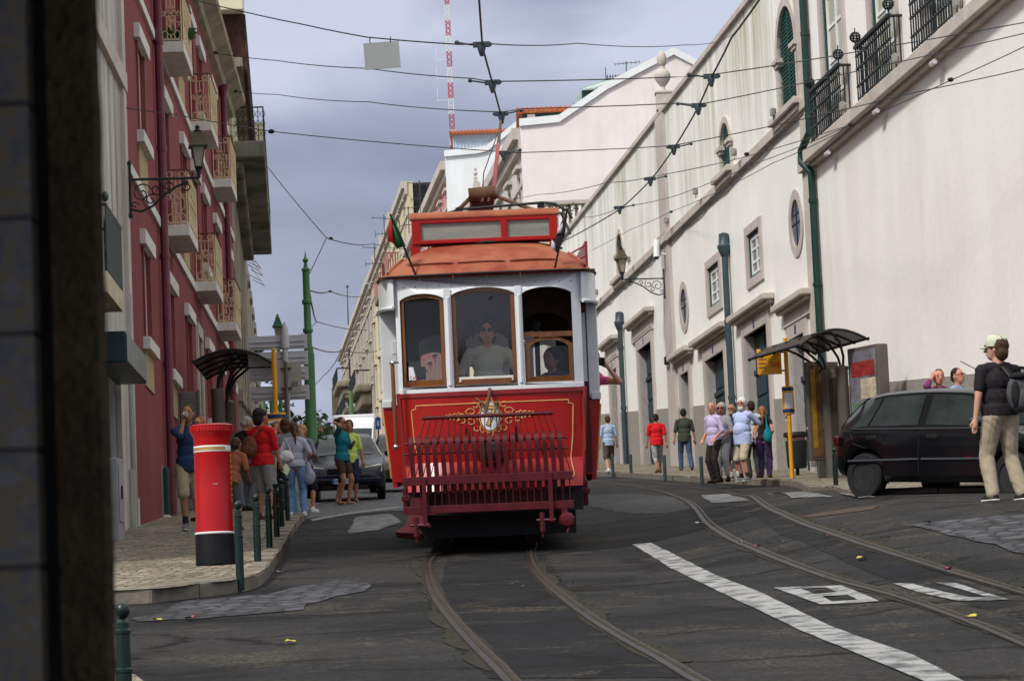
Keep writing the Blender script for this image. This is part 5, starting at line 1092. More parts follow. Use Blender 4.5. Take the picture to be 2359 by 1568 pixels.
# --- lower red dash: upright part, then apron leaning out a little
m = MB()
def dash(u, v):
    s = -1 + 2 * u; z = .68 + 1.06 * v; hw = .935 + .065 * min(1, (z - .68) / .9); x = s * hw
    y = fy(x) - (.16 * (1 - (z - .68) / .30) if z < .98 else 0); return (x, y, z)
m.grid(dash, 24, 21); m.build('dash_panel', M['tram_red'], TR_, ang=20)
m = MB()
for s in (-1, 1):
    m.box(min(s * .955, s * 1.0), max(s * .955, s * 1.0), .14, .34, .72, 1.74)
m.build('dash_post', M['tram_dark_red'], TR_, smooth=False) if False else None
for s in (-1, 1): m = MB(); m.tube([(s * .945, .20, .70), (s * 1.0, .22, 1.74)], .03, 8); m.build('dash_edge', M['tram_dark_red'], TR_)
m = MB(); front_panel(m, -1.005, 1.005, 1.69, 1.735, .05, 20, .018); m.build('dash_rail', M['tram_dark_red'], TR_)
# gold pinstripe
def goldline(m, pts, r=.0055, n=5):
    out = []
    for x, z in pts:
        y = fy(x) - (.16 * (1 - (z - .68) / .30) if z < .98 else 0); out.append((x, y - .003, z))
    m.tube(out, r, n, cap=False)
def dens(pts, k=8):
    o = []
    for a, b in zip(pts, pts[1:]): o += [(a[0] + (b[0] - a[0]) * i / k, a[1] + (b[1] - a[1]) * i / k) for i in range(k)]
    return o + [pts[-1]]
m = MB(); hx = .87
goldline(m, dens([(-hx + .05, 1.60), (hx - .05, 1.60), (hx - .05, 1.565), (hx, 1.55), (hx - .02, 1.2), (hx - .05, .97), (hx - .02, .80), (hx - .06, .75), (-hx + .10, .75), (-hx + .05, .80), (-hx + .07, .97), (-hx + .02, 1.2), (-hx, 1.55), (-hx + .05, 1.565), (-hx + .05, 1.60)])); m.build('gold_line', M['gold'], TR_)
# emblem: white oval with 7 and scrolls
ex, ez = -.03, 1.455
m = MB(); T = Matrix.Translation((ex, fy(ex) - .004, ez)) @ Matrix.Rotation(PI / 2, 4, 'X') @ Matrix.Diagonal((.098, .150, 1, 1)); m.lathe([(1, 0), (1, .004)], 32, T); ov = m.build('emblem_oval', M['enamel'], TR_)
T = Matrix.Translation((ex + .01, -.0125, ez - .005)) @ Matrix.Rotation(PI / 2, 4, 'X')
text_mesh('7', .30, M['black'], 'number_outline', ov, T, .001, .008); text_mesh('7', .30, M['gold'], 'number', ov, Matrix.Translation((0, -.003, 0)) @ T, .001, .001)
m = MB(); rr = random.Random(2)
goldline(m, [(ex + .112 * math.cos(t), ez + .168 * math.sin(t)) for t in [2 * PI * i / 28 for i in range(29)]], .004)
goldline(m, [(ex + (.125 + .02 * math.cos(8 * t)) * math.cos(t), ez + (.195 + .03 * math.cos(8 * t)) * math.sin(t)) for t in [2 * PI * i / 64 for i in range(65)]], .004)
for s in (-1, 1):
    for (cx, cz, r0, tn, ph) in ((.20, .055, .055, 2.6, 0), (.205, -.055, .05, 2.6, 1), (.29, .02, .06, 3, 2), (.30, -.04, .05, 2.5, 0), (.155, .12, .045, 2.3, 1), (.15, -.125, .045, 2.3, 2)):
        goldline(m, [(ex + s * (cx + r0 * (1 - t * .22) * math.cos(t * 2.2 + ph)), ez + cz + .75 * r0 * (1 - t * .22) * math.sin(t * 2.2 + ph)) for t in [tn * i / 18 for i in range(19)]], .0045)
    goldline(m, [(ex + s * (.31 + .038 * t), ez + .012 + .045 * math.sin(t * 2.6) * (1 - .12 * t)) for t in [4.2 * i / 30 for i in range(31)]], .0045)
    goldline(m, [(ex + s * (.31 + .038 * t), ez + .012 - .045 * math.sin(t * 2.6) * (1 - .12 * t)) for t in [4.2 * i / 30 for i in range(31)]], .0045)
m.build('gold_scrolls', M['gold'], TR_)
# headlamp low in the middle
m = MB(); T = Matrix.Translation((ex, .0, 1.08)) @ Matrix.Rotation(PI / 2, 4, 'X'); m.lathe([(.16, 0), (.165, .03), (.13, .10), (.12, .10), (.10, .05), (0.001, .03)], 24, T); hl = m.build('headlight', M['maroon'], TR_)
m = MB(); m.lathe([(.115, .085), (.06, .10), (.001, .105)], 20, T); m.build('lens', M['dark_glass'], hl)
# dark skirt and underframe
m = MB(); front_panel(m, -.90, .94, .44, .69, .06, 16, -.03); m.build('skirt', M['maroon'], TR_)
m = MB(); m.box(-.93, .93, .05, 8.2, .42, .72); m.box(-.86, .86, .55, 7.6, .16, .44); m.build('underframe', M['black'], TR_, smooth=False)
for y in (3.1, 5.4):
    for s in (-.45, .45):
        m = MB(); T = Matrix.Translation((s, y, .33)) @ Matrix.Rotation(PI / 2, 4, 'Y'); m.lathe([(.001, -.05), (.30, -.05), (.34, -.05), (.34, -.03), (.325, .05), (.001, .05)], 24, T); m.build('wheel', M['rust'], TR_)
# --- cab: white framing with arched openings
def openarch(x0, x1, z0, zc, zp, n=10): return [(x0, z0), (x1, z0), (x1, zc)] + [(x1 + (x0 - x1) * i / n, zc + (zp - zc) * math.sin(PI * i / n) ** .7) for i in range(1, n)] + [(x0, zc)]
WIN = [(-.95, -.475, 1.80, 2.735, 2.80), (-.395, .285, 1.80, 2.765, 2.84), (.365, .90, 1.80, 2.755, 2.82)]
m = MB(); m.prism([(-1.0, 1.735), (1.0, 1.735), (1.0, 2.99), (-1.0, 2.99)], 0, .05, [openarch(*w_) for w_ in WIN])
m.v = [Vector((v.x, v.y + fy(v.x), v.z)) for v in m.v]; m.build('cab_front', M['tram_white'], TR_, smooth=False, bevel=.004)
m = MB()
for x0, x1 in ((-.475, -.395), (.285, .365), (-1.0, -.95), (.90, 1.0)):
    xm = (x0 + x1) / 2
for x in (-.435, .325, -.975, .95):
    for z in (2.80, 1.775): m.box(x - .038, x + .038, fy(x) - .012, fy(x), z - .05, z + .05)
    for z in (2.83, 2.77, 1.80, 1.75):
        for dx in (-.022, .022): m.ell((x + dx, fy(x) - .013, z), (.006, .004, .006), n=6)
m.build('corner_plates', M['tram_white'], TR_) if False else None
for x in (-.435, .325):
    m = MB(); m.box(x - .036, x + .036, fy(x) - .010, fy(x) + .01, 2.74, 2.84); m.box(x - .036, x + .036, fy(x) - .010, fy(x) + .01, 1.735, 1.80)
    m.tube([(x, fy(x) - .004, 1.80), (x, fy(x) - .004, 2.74)], .028, 6); m.build('window_post', M['tram_white'], TR_, bevel=.003)
m = MB(); front_panel(m, -1.0, 1.0, 1.735, 1.775, .05, 20, .016); m.build('waist_rail', M['tram_white'], TR_)
m = MB()
for i in range(15):
    x = -.9 + i * .129; m.ell((x, fy(x) - .002, 2.875), (.007, .006, .007), n=6)
m.build('rivets', M['rust'], TR_)
# wooden sashes
def sash(x0, x1, z0, zc, zp, parts, t=.055, yb=.03):
    a = openarch(x0 + .004, x1 - .004, z0, zc, zp); b = openarch(x0 + t, x1 - t, z0 + t * 1.6, zc - t * .3, zp - t)
    m = MB(); m.prism(a, yb, yb + .035, [b]); m.v = [Vector((v.x, v.y + fy(v.x), v.z)) for v in m.v]; o = m.build('window_sash', M['wood'], TR_, smooth=False, bevel=.004)
    m = MB(); m.prism(b, yb + .016, yb + .020); m.v = [Vector((v.x, v.y + fy(v.x), v.z)) for v in m.v]; m.build('pane', M['tint'] if parts else M['tint2'], o, smooth=False)
    return o
sash(*WIN[0], 1, t=.045); sash(*WIN[1], 0, t=.045)
m = MB(); m.prism([(.37, 2.285), (.895, 2.285), (.895, 2.34), (.37, 2.34)], .03, .065); m.prism(openarch(.37, .895, 1.80, 2.20, 2.285), .03, .065, [openarch(.42, .845, 1.86, 2.18, 2.255)]); m.v = [Vector((v.x, v.y + fy(v.x), v.z)) for v in m.v]; o = m.build('window_sash', M['wood'], TR_, smooth=False, bevel=.003)
m = MB(); m.prism(openarch(.42, .845, 1.86, 2.18, 2.255), .045, .049); m.v = [Vector((v.x, v.y + fy(v.x), v.z)) for v in m.v]; m.build('pane', M['glass'], o, smooth=False)
m = MB(); m.prism([(-.34, 1.83), (.24, 1.83), (.24, 1.885), (-.34, 1.885)], -.012, .03); m.build('window_flap', M['white_trim'], TR_, smooth=False, bevel=.004)
m = MB(); m.prism([(-.32, 1.80), (.22, 1.80), (.22, 1.86), (-.32, 1.86)], -.018, -.013); m.build('window_flap_board', M['wood'], TR_, smooth=False)
# --- fascia wrapping round the corners, canopy edge
def plan(t, hw=1.19, y0=0.0, yb=1.25):
    """outline of the roof edge, t 0..1 from left side round the front to the right side"""
    s = -1 + 2 * t; a = abs(s)
    if a < .72: x = s / .72 * (hw - .2); y = y0 + .16 * (abs(x) / (hw - .2)) ** 2.2
    else:
        k = (a - .72) / .28; x = math.copysign(hw - .2 + .2 * math.sin(k * PI / 2), s); y = y0 + .16 + (yb - .16) * (1 - math.cos(k * PI / 2)) * 1.0
    return x, y
for s, nm in ((0, 0), (1, 1)):
    m = MB()
    def fz(u, v):
        t = (.0 + .135 * u) if s == 0 else (.865 + .135 * u); x, y = plan(t, 1.20); return (x, y, 2.66 + .32 * v)
    m.grid(fz, 10, 1, flip=False); m.grid(lambda u, v: (fz(u, v)[0] * .985, fz(u, v)[1] + .02, fz(u, v)[2]), 10, 1, flip=True)
    def lip(u): t = (.0 + .135 * u) if s == 0 else (.865 + .135 * u); x, y = plan(t, 1.21); return (x, y, 2.66)
    m.tube([lip(i / 10) for i in range(11)], .022, 6); m.build('corner_fascia', M['tram_white'], TR_)
# gutter tube in red
m = MB(); m.tube([(plan(.06 + .88 * i / 30, 1.18, -.03)[0], plan(.06 + .88 * i / 30, 1.18, -.03)[1], 2.985) for i in range(31)], .018, 6); m.build('gutter', M['tram_red'], TR_)
m = MB()
for i in range(5): x = -.72 + i * .36; m.tube([(x, .02 + fy(x) - .06, 3.0), (x, fy(x) - .05, 2.94)], .006, 4)
m.build('gutter_hooks', M['rust'], TR_)
# --- roof: dome hood at the front running back over the body
def roof(u, v):
    # u across the outline, v rising to the crown; hood radius shrinks towards the ridge
    x, y = plan(u, 1.21, -.06, 1.3); k = v
    h = math.sin(k * PI / 2)
    return (x * max(0, 1 - h) ** (1 / 2.6), y + (1.75 - y) * k ** 1.5, 2.99 + .44 * h)
m = MB(); m.grid(roof, 40, 14); 
def roofb(u, v):
    s = -1 + 2 * u; a = abs(s); x = 1.21 * math.copysign(min(1, a * 1.0), s); z = 2.99 + .44 * (1 - a ** 2.6); y = 1.2 + v * 6.2; return (x, y, z)
m.grid(roofb, 24, 6); m.grid(lambda u, v: (lambda p: (p[0], 8.6 - (p[1]), p[2]))(roof(u, v)), 30, 8, flip=True)
m.build('roof', M['tram_roof'], TR_, ang=60)
m = MB(); m.tube([(lambda p: (p[0], p[1], p[2] - .0))(roof(i / 40, .0)) for i in range(41)], .013, 5); m.build('roof_edge', M['black'], TR_)
def roofstrip(u0, u1, v, lift=.012, r=.014):
    m = MB(); m.tube([(lambda p: (p[0], p[1] - .006, p[2] + lift))(roof(u0 + (u1 - u0) * i / 12, v * (1 - .0) + .012 * math.sin(PI * i / 12))) for i in range(13)], [r * .5] + [r] * 11 + [r * .5], 6); m.build('roof_drip', M['tram_roof'], TR_)
for a, b in ((.16, .36), (.375, .585), (.60, .80)): roofstrip(a, b, .17)
for a, b, v0, v1 in ((.10, .075, .05, .30), (.90, .925, .05, .30)):
    m = MB(); m.tube([(lambda p: (p[0], p[1] - .01, p[2] + .01))(roof(a + (b - a) * i / 5, v0 + (v1 - v0) * i / 5)) for i in range(6)], .02, 6); m.build('roof_drip', M['tram_roof'], TR_)
# monitor roof behind
m = MB(); m.prism([(-.62, 3.3), (.62, 3.3), (.60, 3.52), (.4, 3.60), (-.4, 3.60), (-.60, 3.52)], 1.9, 6.8); m.build('monitor_roof', M['tram_dark_red'], TR_)
# destination sign box
m = MB(); m.prism([(-.80, 3.375), (.80, 3.375), (.80, 3.66), (-.80, 3.66)], .80, 1.02, [[(-.70, 3.42), (.18, 3.42), (.18, 3.60), (-.70, 3.60)], [(.25, 3.42), (.71, 3.42), (.71, 3.60), (.25, 3.60)]]); m.box(-.8, .8, .95, 1.04, 3.36, 3.65)
m.v = [Vector((v.x, v.y, v.z)) for v in m.v]; sg = m.build('sign_box', M['tram_red'], TR_, smooth=False, bevel=.008)
m = MB()
m.grid(lambda u, v: (-.82 + 1.64 * u, .80 + .16 * (1 - math.cos(v * PI)) / 2 * 1.5, 3.655 + .075 * math.sin(v * PI)), 1, 8); m.box(-.82, .82, .79, 1.06, 3.65, 3.665); m.build('sign_hood', M['tram_roof'], sg)
for a, b in ((-.70, .18), (.25, .71)): m = MB(); m.box(a, b, .83, .86, 3.42, 3.60); m.build('sign_glass', M['sign_face'], sg, smooth=False)
for x in (-.77, .76): m = MB(); m.box(x - .05, x + .05, .82, .90, 3.02 if x < 0 else 3.2, 3.38); m.build('sign_leg', M['tram_red'], TR_, smooth=False)
m = MB(); m.box(.15, .22, .83, .90, 3.3, 3.38); m.build('sign_leg', M['tram_red'], TR_, smooth=False)
m = MB(); m.tube([(-.5, .9, 3.33), (0, .8, 3.375), (.45, .85, 3.37), (.85, 1.0, 3.28)], .014, 5); m.tube([(.3, .85, 3.38), (.6, .9, 3.32), (.9, 1.1, 3.22)], .014, 5); m.build('roof_cable', M['black'], TR_)
# --- bodywork behind the cab: bulkhead corners, sides
for s in (-1, 1):
    x0, x1 = (.985, 1.20)
    m = MB(); m.box(min(s * x0, s * x1), max(s * x0, s * x1), 1.0, 1.06, 1.62, 2.72); m.build('corner_post', M['tram_white'], TR_, smooth=False, bevel=.012)
    m = MB(); m.box(min(s * 1.10, s * 1.21), max(s * 1.10, s * 1.21), .975, 1.0, 1.60, 1.68); m.build('post_foot', M['tram_white'], TR_, smooth=False, bevel=.01)
    m = MB(); m.add([(s * 1.0, 1.0, .78), (s * 1.10, 1.0, .78), (s * 1.18, 1.0, 1.60), (s * .985, 1.0, 1.60), (s * 1.0, 1.06, .78), (s * 1.10, 1.06, .78), (s * 1.18, 1.06, 1.60), (s * .985, 1.06, 1.60)], [(0, 1, 2, 3), (7, 6, 5, 4), (0, 3, 7, 4), (1, 5, 6, 2), (0, 4, 5, 1), (3, 2, 6, 7)]); m.build('lower_corner', M['tram_red'], TR_, smooth=False)
    # side walls with windows
    m = MB(); hs = [[(1.35 + i * .93, 1.85), (2.1 + i * .93, 1.85), (2.1 + i * .93, 2.62), (1.35 + i * .93, 2.62)] for i in range(6)]
    m.prism([(1.06, 1.62), (7.3, 1.62), (7.3, 2.98), (1.06, 2.98)], 0, .05, hs); m.v = [Vector((s * (1.20 - v.y), v.x, v.z)) for v in m.v]
    if s > 0: m.f = [f[::-1] for f in m.f]
    m.build('side_wall', M['tram_white'], TR_, smooth=False)
    m = MB(); m.add([(s * 1.20, 1.02, 1.62), (s * 1.20, 7.3, 1.62), (s * 1.12, 7.3, .72), (s * 1.12, 1.02, .72), (s * 1.15, 1.02, 1.62), (s * 1.15, 7.3, 1.62), (s * 1.07, 7.3, .72), (s * 1.07, 1.02, .72)], [(0, 1, 2, 3), (7, 6, 5, 4), (0, 3, 7, 4), (1, 5, 6, 2), (3, 2, 6, 7), (0, 4, 5, 1)]); m.build('side_panel', M['tram_red'], TR_, smooth=False)
    m = MB(); m.tube([(s * 1.125, 1.06, .82), (s * 1.20, 1.06, 1.55)], .006, 4); m.tube([(s * 1.145, 1.2, .82), (s * 1.212, 1.2, 1.55)], .006, 4); m.build('gold_line', M['gold'], TR_)
    # step and step housing
    m = MB(); m.box(min(s * .80, s * 1.02), max(s * .80, s * 1.02), .35, 1.0, .58, .64); m.box(min(s * .93, s * 1.02), max(s * .93, s * 1.02), .95, 1.3, .44, .72); m.build('step', M['maroon'], TR_, smooth=False, bevel=.01)
m = MB(); m.box(-1.17, 1.17, .2, 8.2, 2.975, 3.0); m.build('ceiling', M['dark_wood'], TR_, smooth=False)
m = MB(); m.box(-.97, .97, .1, 8.2, .72, .78); m.build('floor', M['dark_wood'], TR_, smooth=False)
# inside bulkheads with openings
for y, seg in ((1.55, 0), (7.3, 1)):
    m = MB(); hs = [openarch(-.9, -.35, 1.75, 2.5, 2.6), openarch(-.28, .28, .85, 2.5, 2.62), openarch(.35, .9, 1.75, 2.5, 2.6)]
    m.prism([(-1.15, .78), (1.15, .78), (1.15, 2.97), (-1.15, 2.97)], y, y + .04, hs); m.build('bulkhead', M['dark_wood'], TR_, smooth=False)
m = MB(); 
for x in (-.9, .35): pass
m.prism([(-1.0, .72), (1.0, .72), (1.0, 2.98), (-1.0, 2.98)], 8.35, 8.4, [openarch(-.9, -.55, 1.95, 2.35, 2.4), openarch(-.25, .1, 1.95, 2.35, 2.4), openarch(.36, .52, 1.85, 2.5, 2.55), openarch(.62, .88, 2.0, 2.4, 2.44)]); m.build('rear_cab', M['tram_white'], TR_, smooth=False)
s0 = None
for i in range(5):
    for s in (-1, 1):
        m = MB(); y = 2.2 + i * .95; m.box(min(s * .35, s * 1.1), max(s * .35, s * 1.1), y, y + .42, 1.15, 1.25); m.box(min(s * .35, s * 1.1), max(s * .35, s * 1.1), y + .38, y + .44, 1.2, 1.85); m.build('bench_seat', M['dark_wood'], TR_, smooth=False, bevel=.01)
# controller, brake handle, poles, paper sign, steering wheel
m = MB(); m.box(-.62, -.42, .35, .6, .78, 1.80); m.tube([(-.52, .47, 1.80), (-.52, .47, 1.88)], .05, 10); m.tube([(-.52, .47, 1.88), (-.40, .36, 1.9)], .012, 5); m.build('controller', M['black'], TR_)
m = MB(); m.tube([(-.68 + .13 * math.cos(t * PI / 8), .32, 1.76 + .10 * math.sin(t * PI / 8)) for t in range(17)], .012, 5, cap=False); m.build('hand_wheel', M['chrome'], TR_)
m = MB(); m.tube([(.52, .62, .78), (.52, .62, 2.42)], .028, 8); m.ell((.52, .62, 2.44), (.045, .045, .045), n=8); m.tube([(.62, .9, 1.5), (.52, .62, 1.5)], .02, 6); m.build('cab_pole', M['black'], TR_)
m = MB(); m.tube([(.05, .03, 2.74), (-.02, .10, 2.66), (-.12, .12, 2.35)], .012, 5); m.tube([(-.03, .09, 2.66), (-.18, .06, 2.30)], .010, 5); m.build('wiper', M['black'], TR_)
m = MB(); m.tube([(-.34, .12, 2.05), (-.30, .10, 2.22)], .02, 6); m.ell((-.28, .10, 2.2), (.035, .02, .05), n=8); m.build('cab_mirror', M['black'], TR_)
cd = thing('paper_sign', 'small white route card standing inside the left tram window', 'card', tuple(TR_.matrix_basis @ Vector((-.79, .17, 1.90)))); m = MB(); m.box(-.09, .09, 0, .006, -.02, .12); m.box(-.085, .04, .02, .026, .12, .18); m.build('card', M['enamel'], cd, smooth=False); text_mesh('Colinas 3', .045, bpy.data.materials['sign_red'] if 'sign_red' in bpy.data.materials else M['tram_red'], 'lettering', cd, Matrix.Translation((0, -.003, .005)) @ Matrix.Rotation(PI / 2, 4, 'X'), .0006)
m = MB(); m.box(.45, .80, .25, .6, 1.55, 1.78); m.build('fare_box', M['maroon'], TR_, smooth=False, bevel=.02)
# handrails left and right
m = MB(); m.tube([(-1.045, .05, 1.0 + .18), (-1.05, .05, 2.06)], .022, 8); hr_ = m.build('handrail', M['wood'], TR_)
for z in (1.17, 2.07): m = MB(); m.ell((-1.05, .05, z), (.032, .032, .032), n=10); m.tube([(-1.05, .05, z), (-.99, .12, z)], .014, 6); m.build('rail_knob', M['chrome'], hr_)
m = MB(); m.box(-1.075, -1.015, .9, .96, 2.18, 2.34); m.build('door_lamp', M['tram_white'], TR_, smooth=False, bevel=.01)
m = MB(); m.box(1.035, 1.06, .3, .9, .85, 2.66); dd = m.build('folding_door', M['tram_white'], TR_, smooth=False) if False else None
m = MB(); m.prism([(.985, .8), (1.075, .8), (1.075, 2.68), (.985, 2.68)], .75, .78, [[(1.0, 1.8), (1.06, 1.8), (1.06, 2.55), (1.0, 2.55)]]); m.build('folding_door', M['maroon'], TR_, smooth=False)
m = MB(); m.box(.965, .99, .18, .20, 1.05, 1.62); m.build('door_rail', M['tram_dark_red'], TR_, smooth=False)
# --- fold-up lifeguard fender in front
fo = -.085; Y0 = -.42
n = 20; sl0 = None
for i in range(n):
    x = fo - .79 + i * (1.57 / (n - 1)); m = MB()
    pts = [(x, Y0 + .16, 1.16), (x, Y0 + .15, 1.225), (x, Y0 + .09, 1.262), (x, Y0 + .02, 1.255), (x, Y0 - .03, 1.21), (x, Y0 - .035, 1.1), (x + .008, Y0 - .02, .95), (x + .012, Y0 + .0, .78), (x + .012, Y0 + .02, .66)]
    P_ = catmull(pts, 4); vs = []; w_ = .025; th = .007
    for k, p in enumerate(P_):
        t = (P_[min(k + 1, len(P_) - 1)] - P_[max(k - 1, 0)]).normalized(); nn = Vector((0, -t.z, t.y)) * th
        vs += [p + Vector((-w_, 0, 0)) + nn, p + Vector((w_, 0, 0)) + nn, p + Vector((w_, 0, 0)) - nn, p + Vector((-w_, 0, 0)) - nn]
    fs = [(k * 4 + a, k * 4 + (a + 1) % 4, k * 4 + 4 + (a + 1) % 4, k * 4 + 4 + a) for k in range(len(P_) - 1) for a in range(4)]
    m.add(vs, fs); m.build('fender_slat', M['maroon'], TR_, ang=40)
m = MB(); m.box(fo - .90, fo + .90, Y0 - .05, Y0 - .03, .755, .845); m.build('fender_board', M['maroon'], TR_, smooth=False, bevel=.004)
m = MB(); m.box(fo - .90, fo + .90, Y0 - .03, Y0 - .01, .455, .535); 
m.build('fender_board', M['maroon'], TR_, smooth=False, bevel=.004)
for z, y_ in ((1.195, .13), (1.085, .0)): m = MB(); m.tube([(fo - .87, Y0 + y_, z), (fo + .87, Y0 + y_, z)], .011, 6); m.build('fender_rod', M['maroon'], TR_)
m = MB()
for i in range(24): x = fo - .86 + i * .075; m.tube([(x, Y0 + .0, .50), (x, Y0 - .0, .80)], .006, 4)
m.build('fender_wires', M['maroon'], TR_)
m = MB(); m.tube([(fo - .66, Y0 + .05, 1.462), (fo + .72, Y0 + .05, 1.462)], .020, 8)
for i in range(18): m.tube([(fo - .62 + i * .077, Y0 + .05, 1.462), (fo - .612 + i * .077, Y0 + .05, 1.462)], .025, 8)
m.build('fender_top_rod', M['maroon'], TR_)
for i in range(22):
    u = i / 21; m = MB() if i == 0 else m; m.tube([(fo - .63 + 1.32 * u, Y0 + .05, 1.45), (fo - .84 + 1.72 * u if (i < 4 or i > 17) else fo - .66 + 1.37 * u, Y0 + .02, .85 if (i < 4 or i > 17) else 1.08)], .0045, 4)
m.build('fender_cords', M['black'], TR_)
for x in (fo - .67, fo + .66):
    m = MB(); m.box(x - .022, x + .022, Y0 - .07, Y0 - .04, .32, .84); m.build('fender_arm', M['maroon'], TR_, smooth=False, bevel=.004)
    m = MB(); m.tube([(x - .16, Y0 - .04, .34), (x + .04, Y0 - .06, .34)], .016, 6); m.tube([(x - .10, Y0 - .04, .42), (x - .10, Y0 - .04, .22)], .028, 8); m.tube([(x - .10, Y0 - .04, .22), (x - .10, Y0 - .04, .16)], .01, 6); m.build('fender_bracket', M['maroon'], TR_)
m = MB(); T = Matrix.Translation((fo + .82, Y0 - .02, .33)) @ Matrix.Rotation(PI / 2, 4, 'X'); m.lathe([(.001, 0), (.07, 0), (.085, .03), (.06, .07), (.001, .08)], 14, T); m.tube([(fo + .78, Y0, .47), (fo + .80, Y0, .40)], .035, 8); m.tube([(fo + .84, Y0 - .06, .27), (fo + .82, Y0 - .06, .2)], .015, 6); m.build('coupler', M['maroon'], TR_)
# hook in front of the emblem and two grips
m = MB(); m.tube([(-.02, -.02, 1.74), (-.02, -.07, 1.72), (-.045, -.10, 1.60), (-.08, -.20, 1.47)], [.022, .022, .019, .013], 7); m.tube([(-.18, -.05, 1.66), (-.11, -.08, 1.60), (-.06, -.1, 1.56)], [.006, .02, .016], 6); m.tube([(-.09 + .03 * math.cos(t), -.13, 1.535 + .03 * math.sin(t)) for t in [PI * i / 5 for i in range(11)]], .008, 5, cap=False); m.build('fender_hook', M['rust'], TR_)
for x in (-.28, .25): m = MB(); m.tube([(x, 0, 1.18), (x - .01, -.05, 1.30), (x, -.08, 1.35), (x + .02, -.10, 1.28), (x + .03, -.10, 1.18)], .01, 6); m.build('fender_catch', M['maroon'], TR_)
# flared corner guard at lower left
m = MB(); pr = [(-.90, -.05, .62), (-.93, -.10, .45), (-.98, -.20, .33), (-1.08, -.26, .27)]
for k in range(3):
    a, b = pr[k], pr[k + 1]; q = [a, b, (b[0] + .28, b[1] + .02, b[2] - .02), (a[0] + .12, a[1] + .02, a[2])]; m.add([Vector(p) for p in q] + [Vector(p) + Vector((0, .25, 0)) for p in q], [(0, 1, 2, 3), (7, 6, 5, 4), (0, 4, 5, 1), (3, 2, 6, 7), (1, 5, 6, 2)])
m.add([(-1.08, -.26, .27), (-.78, -.24, .24), (-.78, .0, .19), (-1.08, -.1, .20), (-1.07, -.2, .21), (-.8, -.2, .17)], [(0, 1, 5, 4), (0, 4, 3), (4, 5, 2, 3), (0, 3, 2, 1)]); m.build('corner_guard', M['maroon'], TR_, smooth=False)
# --- trolley base, pole and rails on the roof
m = MB(); m.box(-.15, .13, 3.6, 4.1, 3.97, 4.09); m.tube([(-.16, 3.5, 4.11), (.16, 3.5, 4.13)], .085, 12); m.box(-.12, .12, 3.6, 4.3, 3.73, 3.99); m.build('trolley_base', M['rust'], TR_)
m = MB(); m.tube([(.02, 3.5, 4.13), (-.005, 3.4, 4.01)], .02, 6); m.tube([(.10, 3.5, 4.13), (.07, 3.4, 4.01)], .02, 6); m.tube([(-.14, 3.5, 4.08), (-.25, 3.4, 3.97), (-.42, 3.3, 3.85)], .024, 6); m.tube([(.16, 3.5, 4.09), (.45, 3.3, 3.95), (.72, 3.1, 3.83)], .024, 6); m.build('trolley_springs', M['rust'], TR_)
m = MB(); m.tube([(-.50, 3.0, 3.81), (-.42, 3.0, 3.87), (-.25, 3.0, 3.91), (.70, 3.0, 3.95), (.85, 2.9, 3.92), (1.0, 2.8, 3.81), (1.03, 2.8, 3.73)], .018, 6); m.tube([(.74, 3.2, 3.87), (.92, 3.0, 3.81), (1.01, 2.9, 3.56)], .016, 6)
for x in (-.28, .68): m.box(x - .04, x + .04, 2.95, 3.05, 3.81, 3.93)
m.build('roof_rail', M['iron'], TR_)
m = MB(); m.tube([(-.14, 3.2, 3.73), (-.08, 3.2, 3.83), (-.03, 3.2, 3.73), (.02, 3.2, 3.83), (.08, 3.2, 3.73)], .012, 5); m.build('red_springs', M['tram_red'], TR_)
pw = at(1153, 262, 43.3)
iv = TR_.matrix_basis.inverted(); pt = iv @ pw; pb = Vector((.12, 3.9, 4.05)); pt = iv @ at(1155, 266, 43.0)
m = MB(); k1 = pb.lerp(pt, .62); m.tube([pb, k1], [.030, .024], 8); m.build('trolley_pole', pm('faded_red_pole', (.45, .08, .09), .6, .2, 3), TR_)
m = MB(); m.tube([k1, pt], [.024, .018], 8); m.tube([pt - Vector((0, 0, .12)), pt], [.035, .02], 8); m.build('trolley_pole_tip', M['rust'], TR_)
m = MB(); m.tube([pt - Vector((0, 0, .1)), pt.lerp(Vector((-.02, 4.2, 3.9)), .5) + Vector((-.12, 0, -.15)), Vector((-.02, 4.1, 3.9))], .008, 4); m.build('trolley_rope', M['wire'], TR_)
# side route boards standing on the roof edges
for s, y in ((1, 2.6), (-1, 2.4)):
    m = MB(); m.box(min(s * 1.16, s * 1.19), max(s * 1.16, s * 1.19), y, y + 3.4, 3.0, 3.45 if s > 0 else 3.28)
    bo = m.build('route_board', M['tram_dark_red'], TR_, smooth=False)
m = MB()
for z in (3.40, 3.28, 3.16): m.tube([(1.16, 2.62, z), (.9, 2.64, z - .13)], .01, 4)
m.build('board_stays', M['tram_dark_red'], TR_)
# flags on the roof
def flag(nm, lb, base, top, pts, cols):
    b = TR_.matrix_basis @ Vector(base); o = thing(nm, lb, 'flag', tuple(b)); t = Vector(top) - Vector(base)
    m = MB(); m.tube([(0, 0, 0), t], .012, 5); m.build('flagstaff', M['black'], o)
    for cn, (mat, poly) in enumerate(cols):
        m = MB(); n_ = len(poly); vs = [Vector((x - base[0], math.sin(x * 22 + z * 9) * .035 - .02 * cn, z - base[2])) for x, z in poly]; q = vs + [v + Vector((0, .012, 0)) for v in vs]
        cen = sum(vs, Vector()) / n_ + Vector((0, -.03, 0)); q.append(cen)
        m.add(q, [(i, (i + 1) % n_, 2 * n_) for i in range(n_)] + [tuple(n_ + i for i in range(n_))[::-1]] + [(i, n_ + i, n_ + (i + 1) % n_, (i + 1) % n_) for i in range(n_)]); m.build('flag_cloth', mat, o, ang=80)
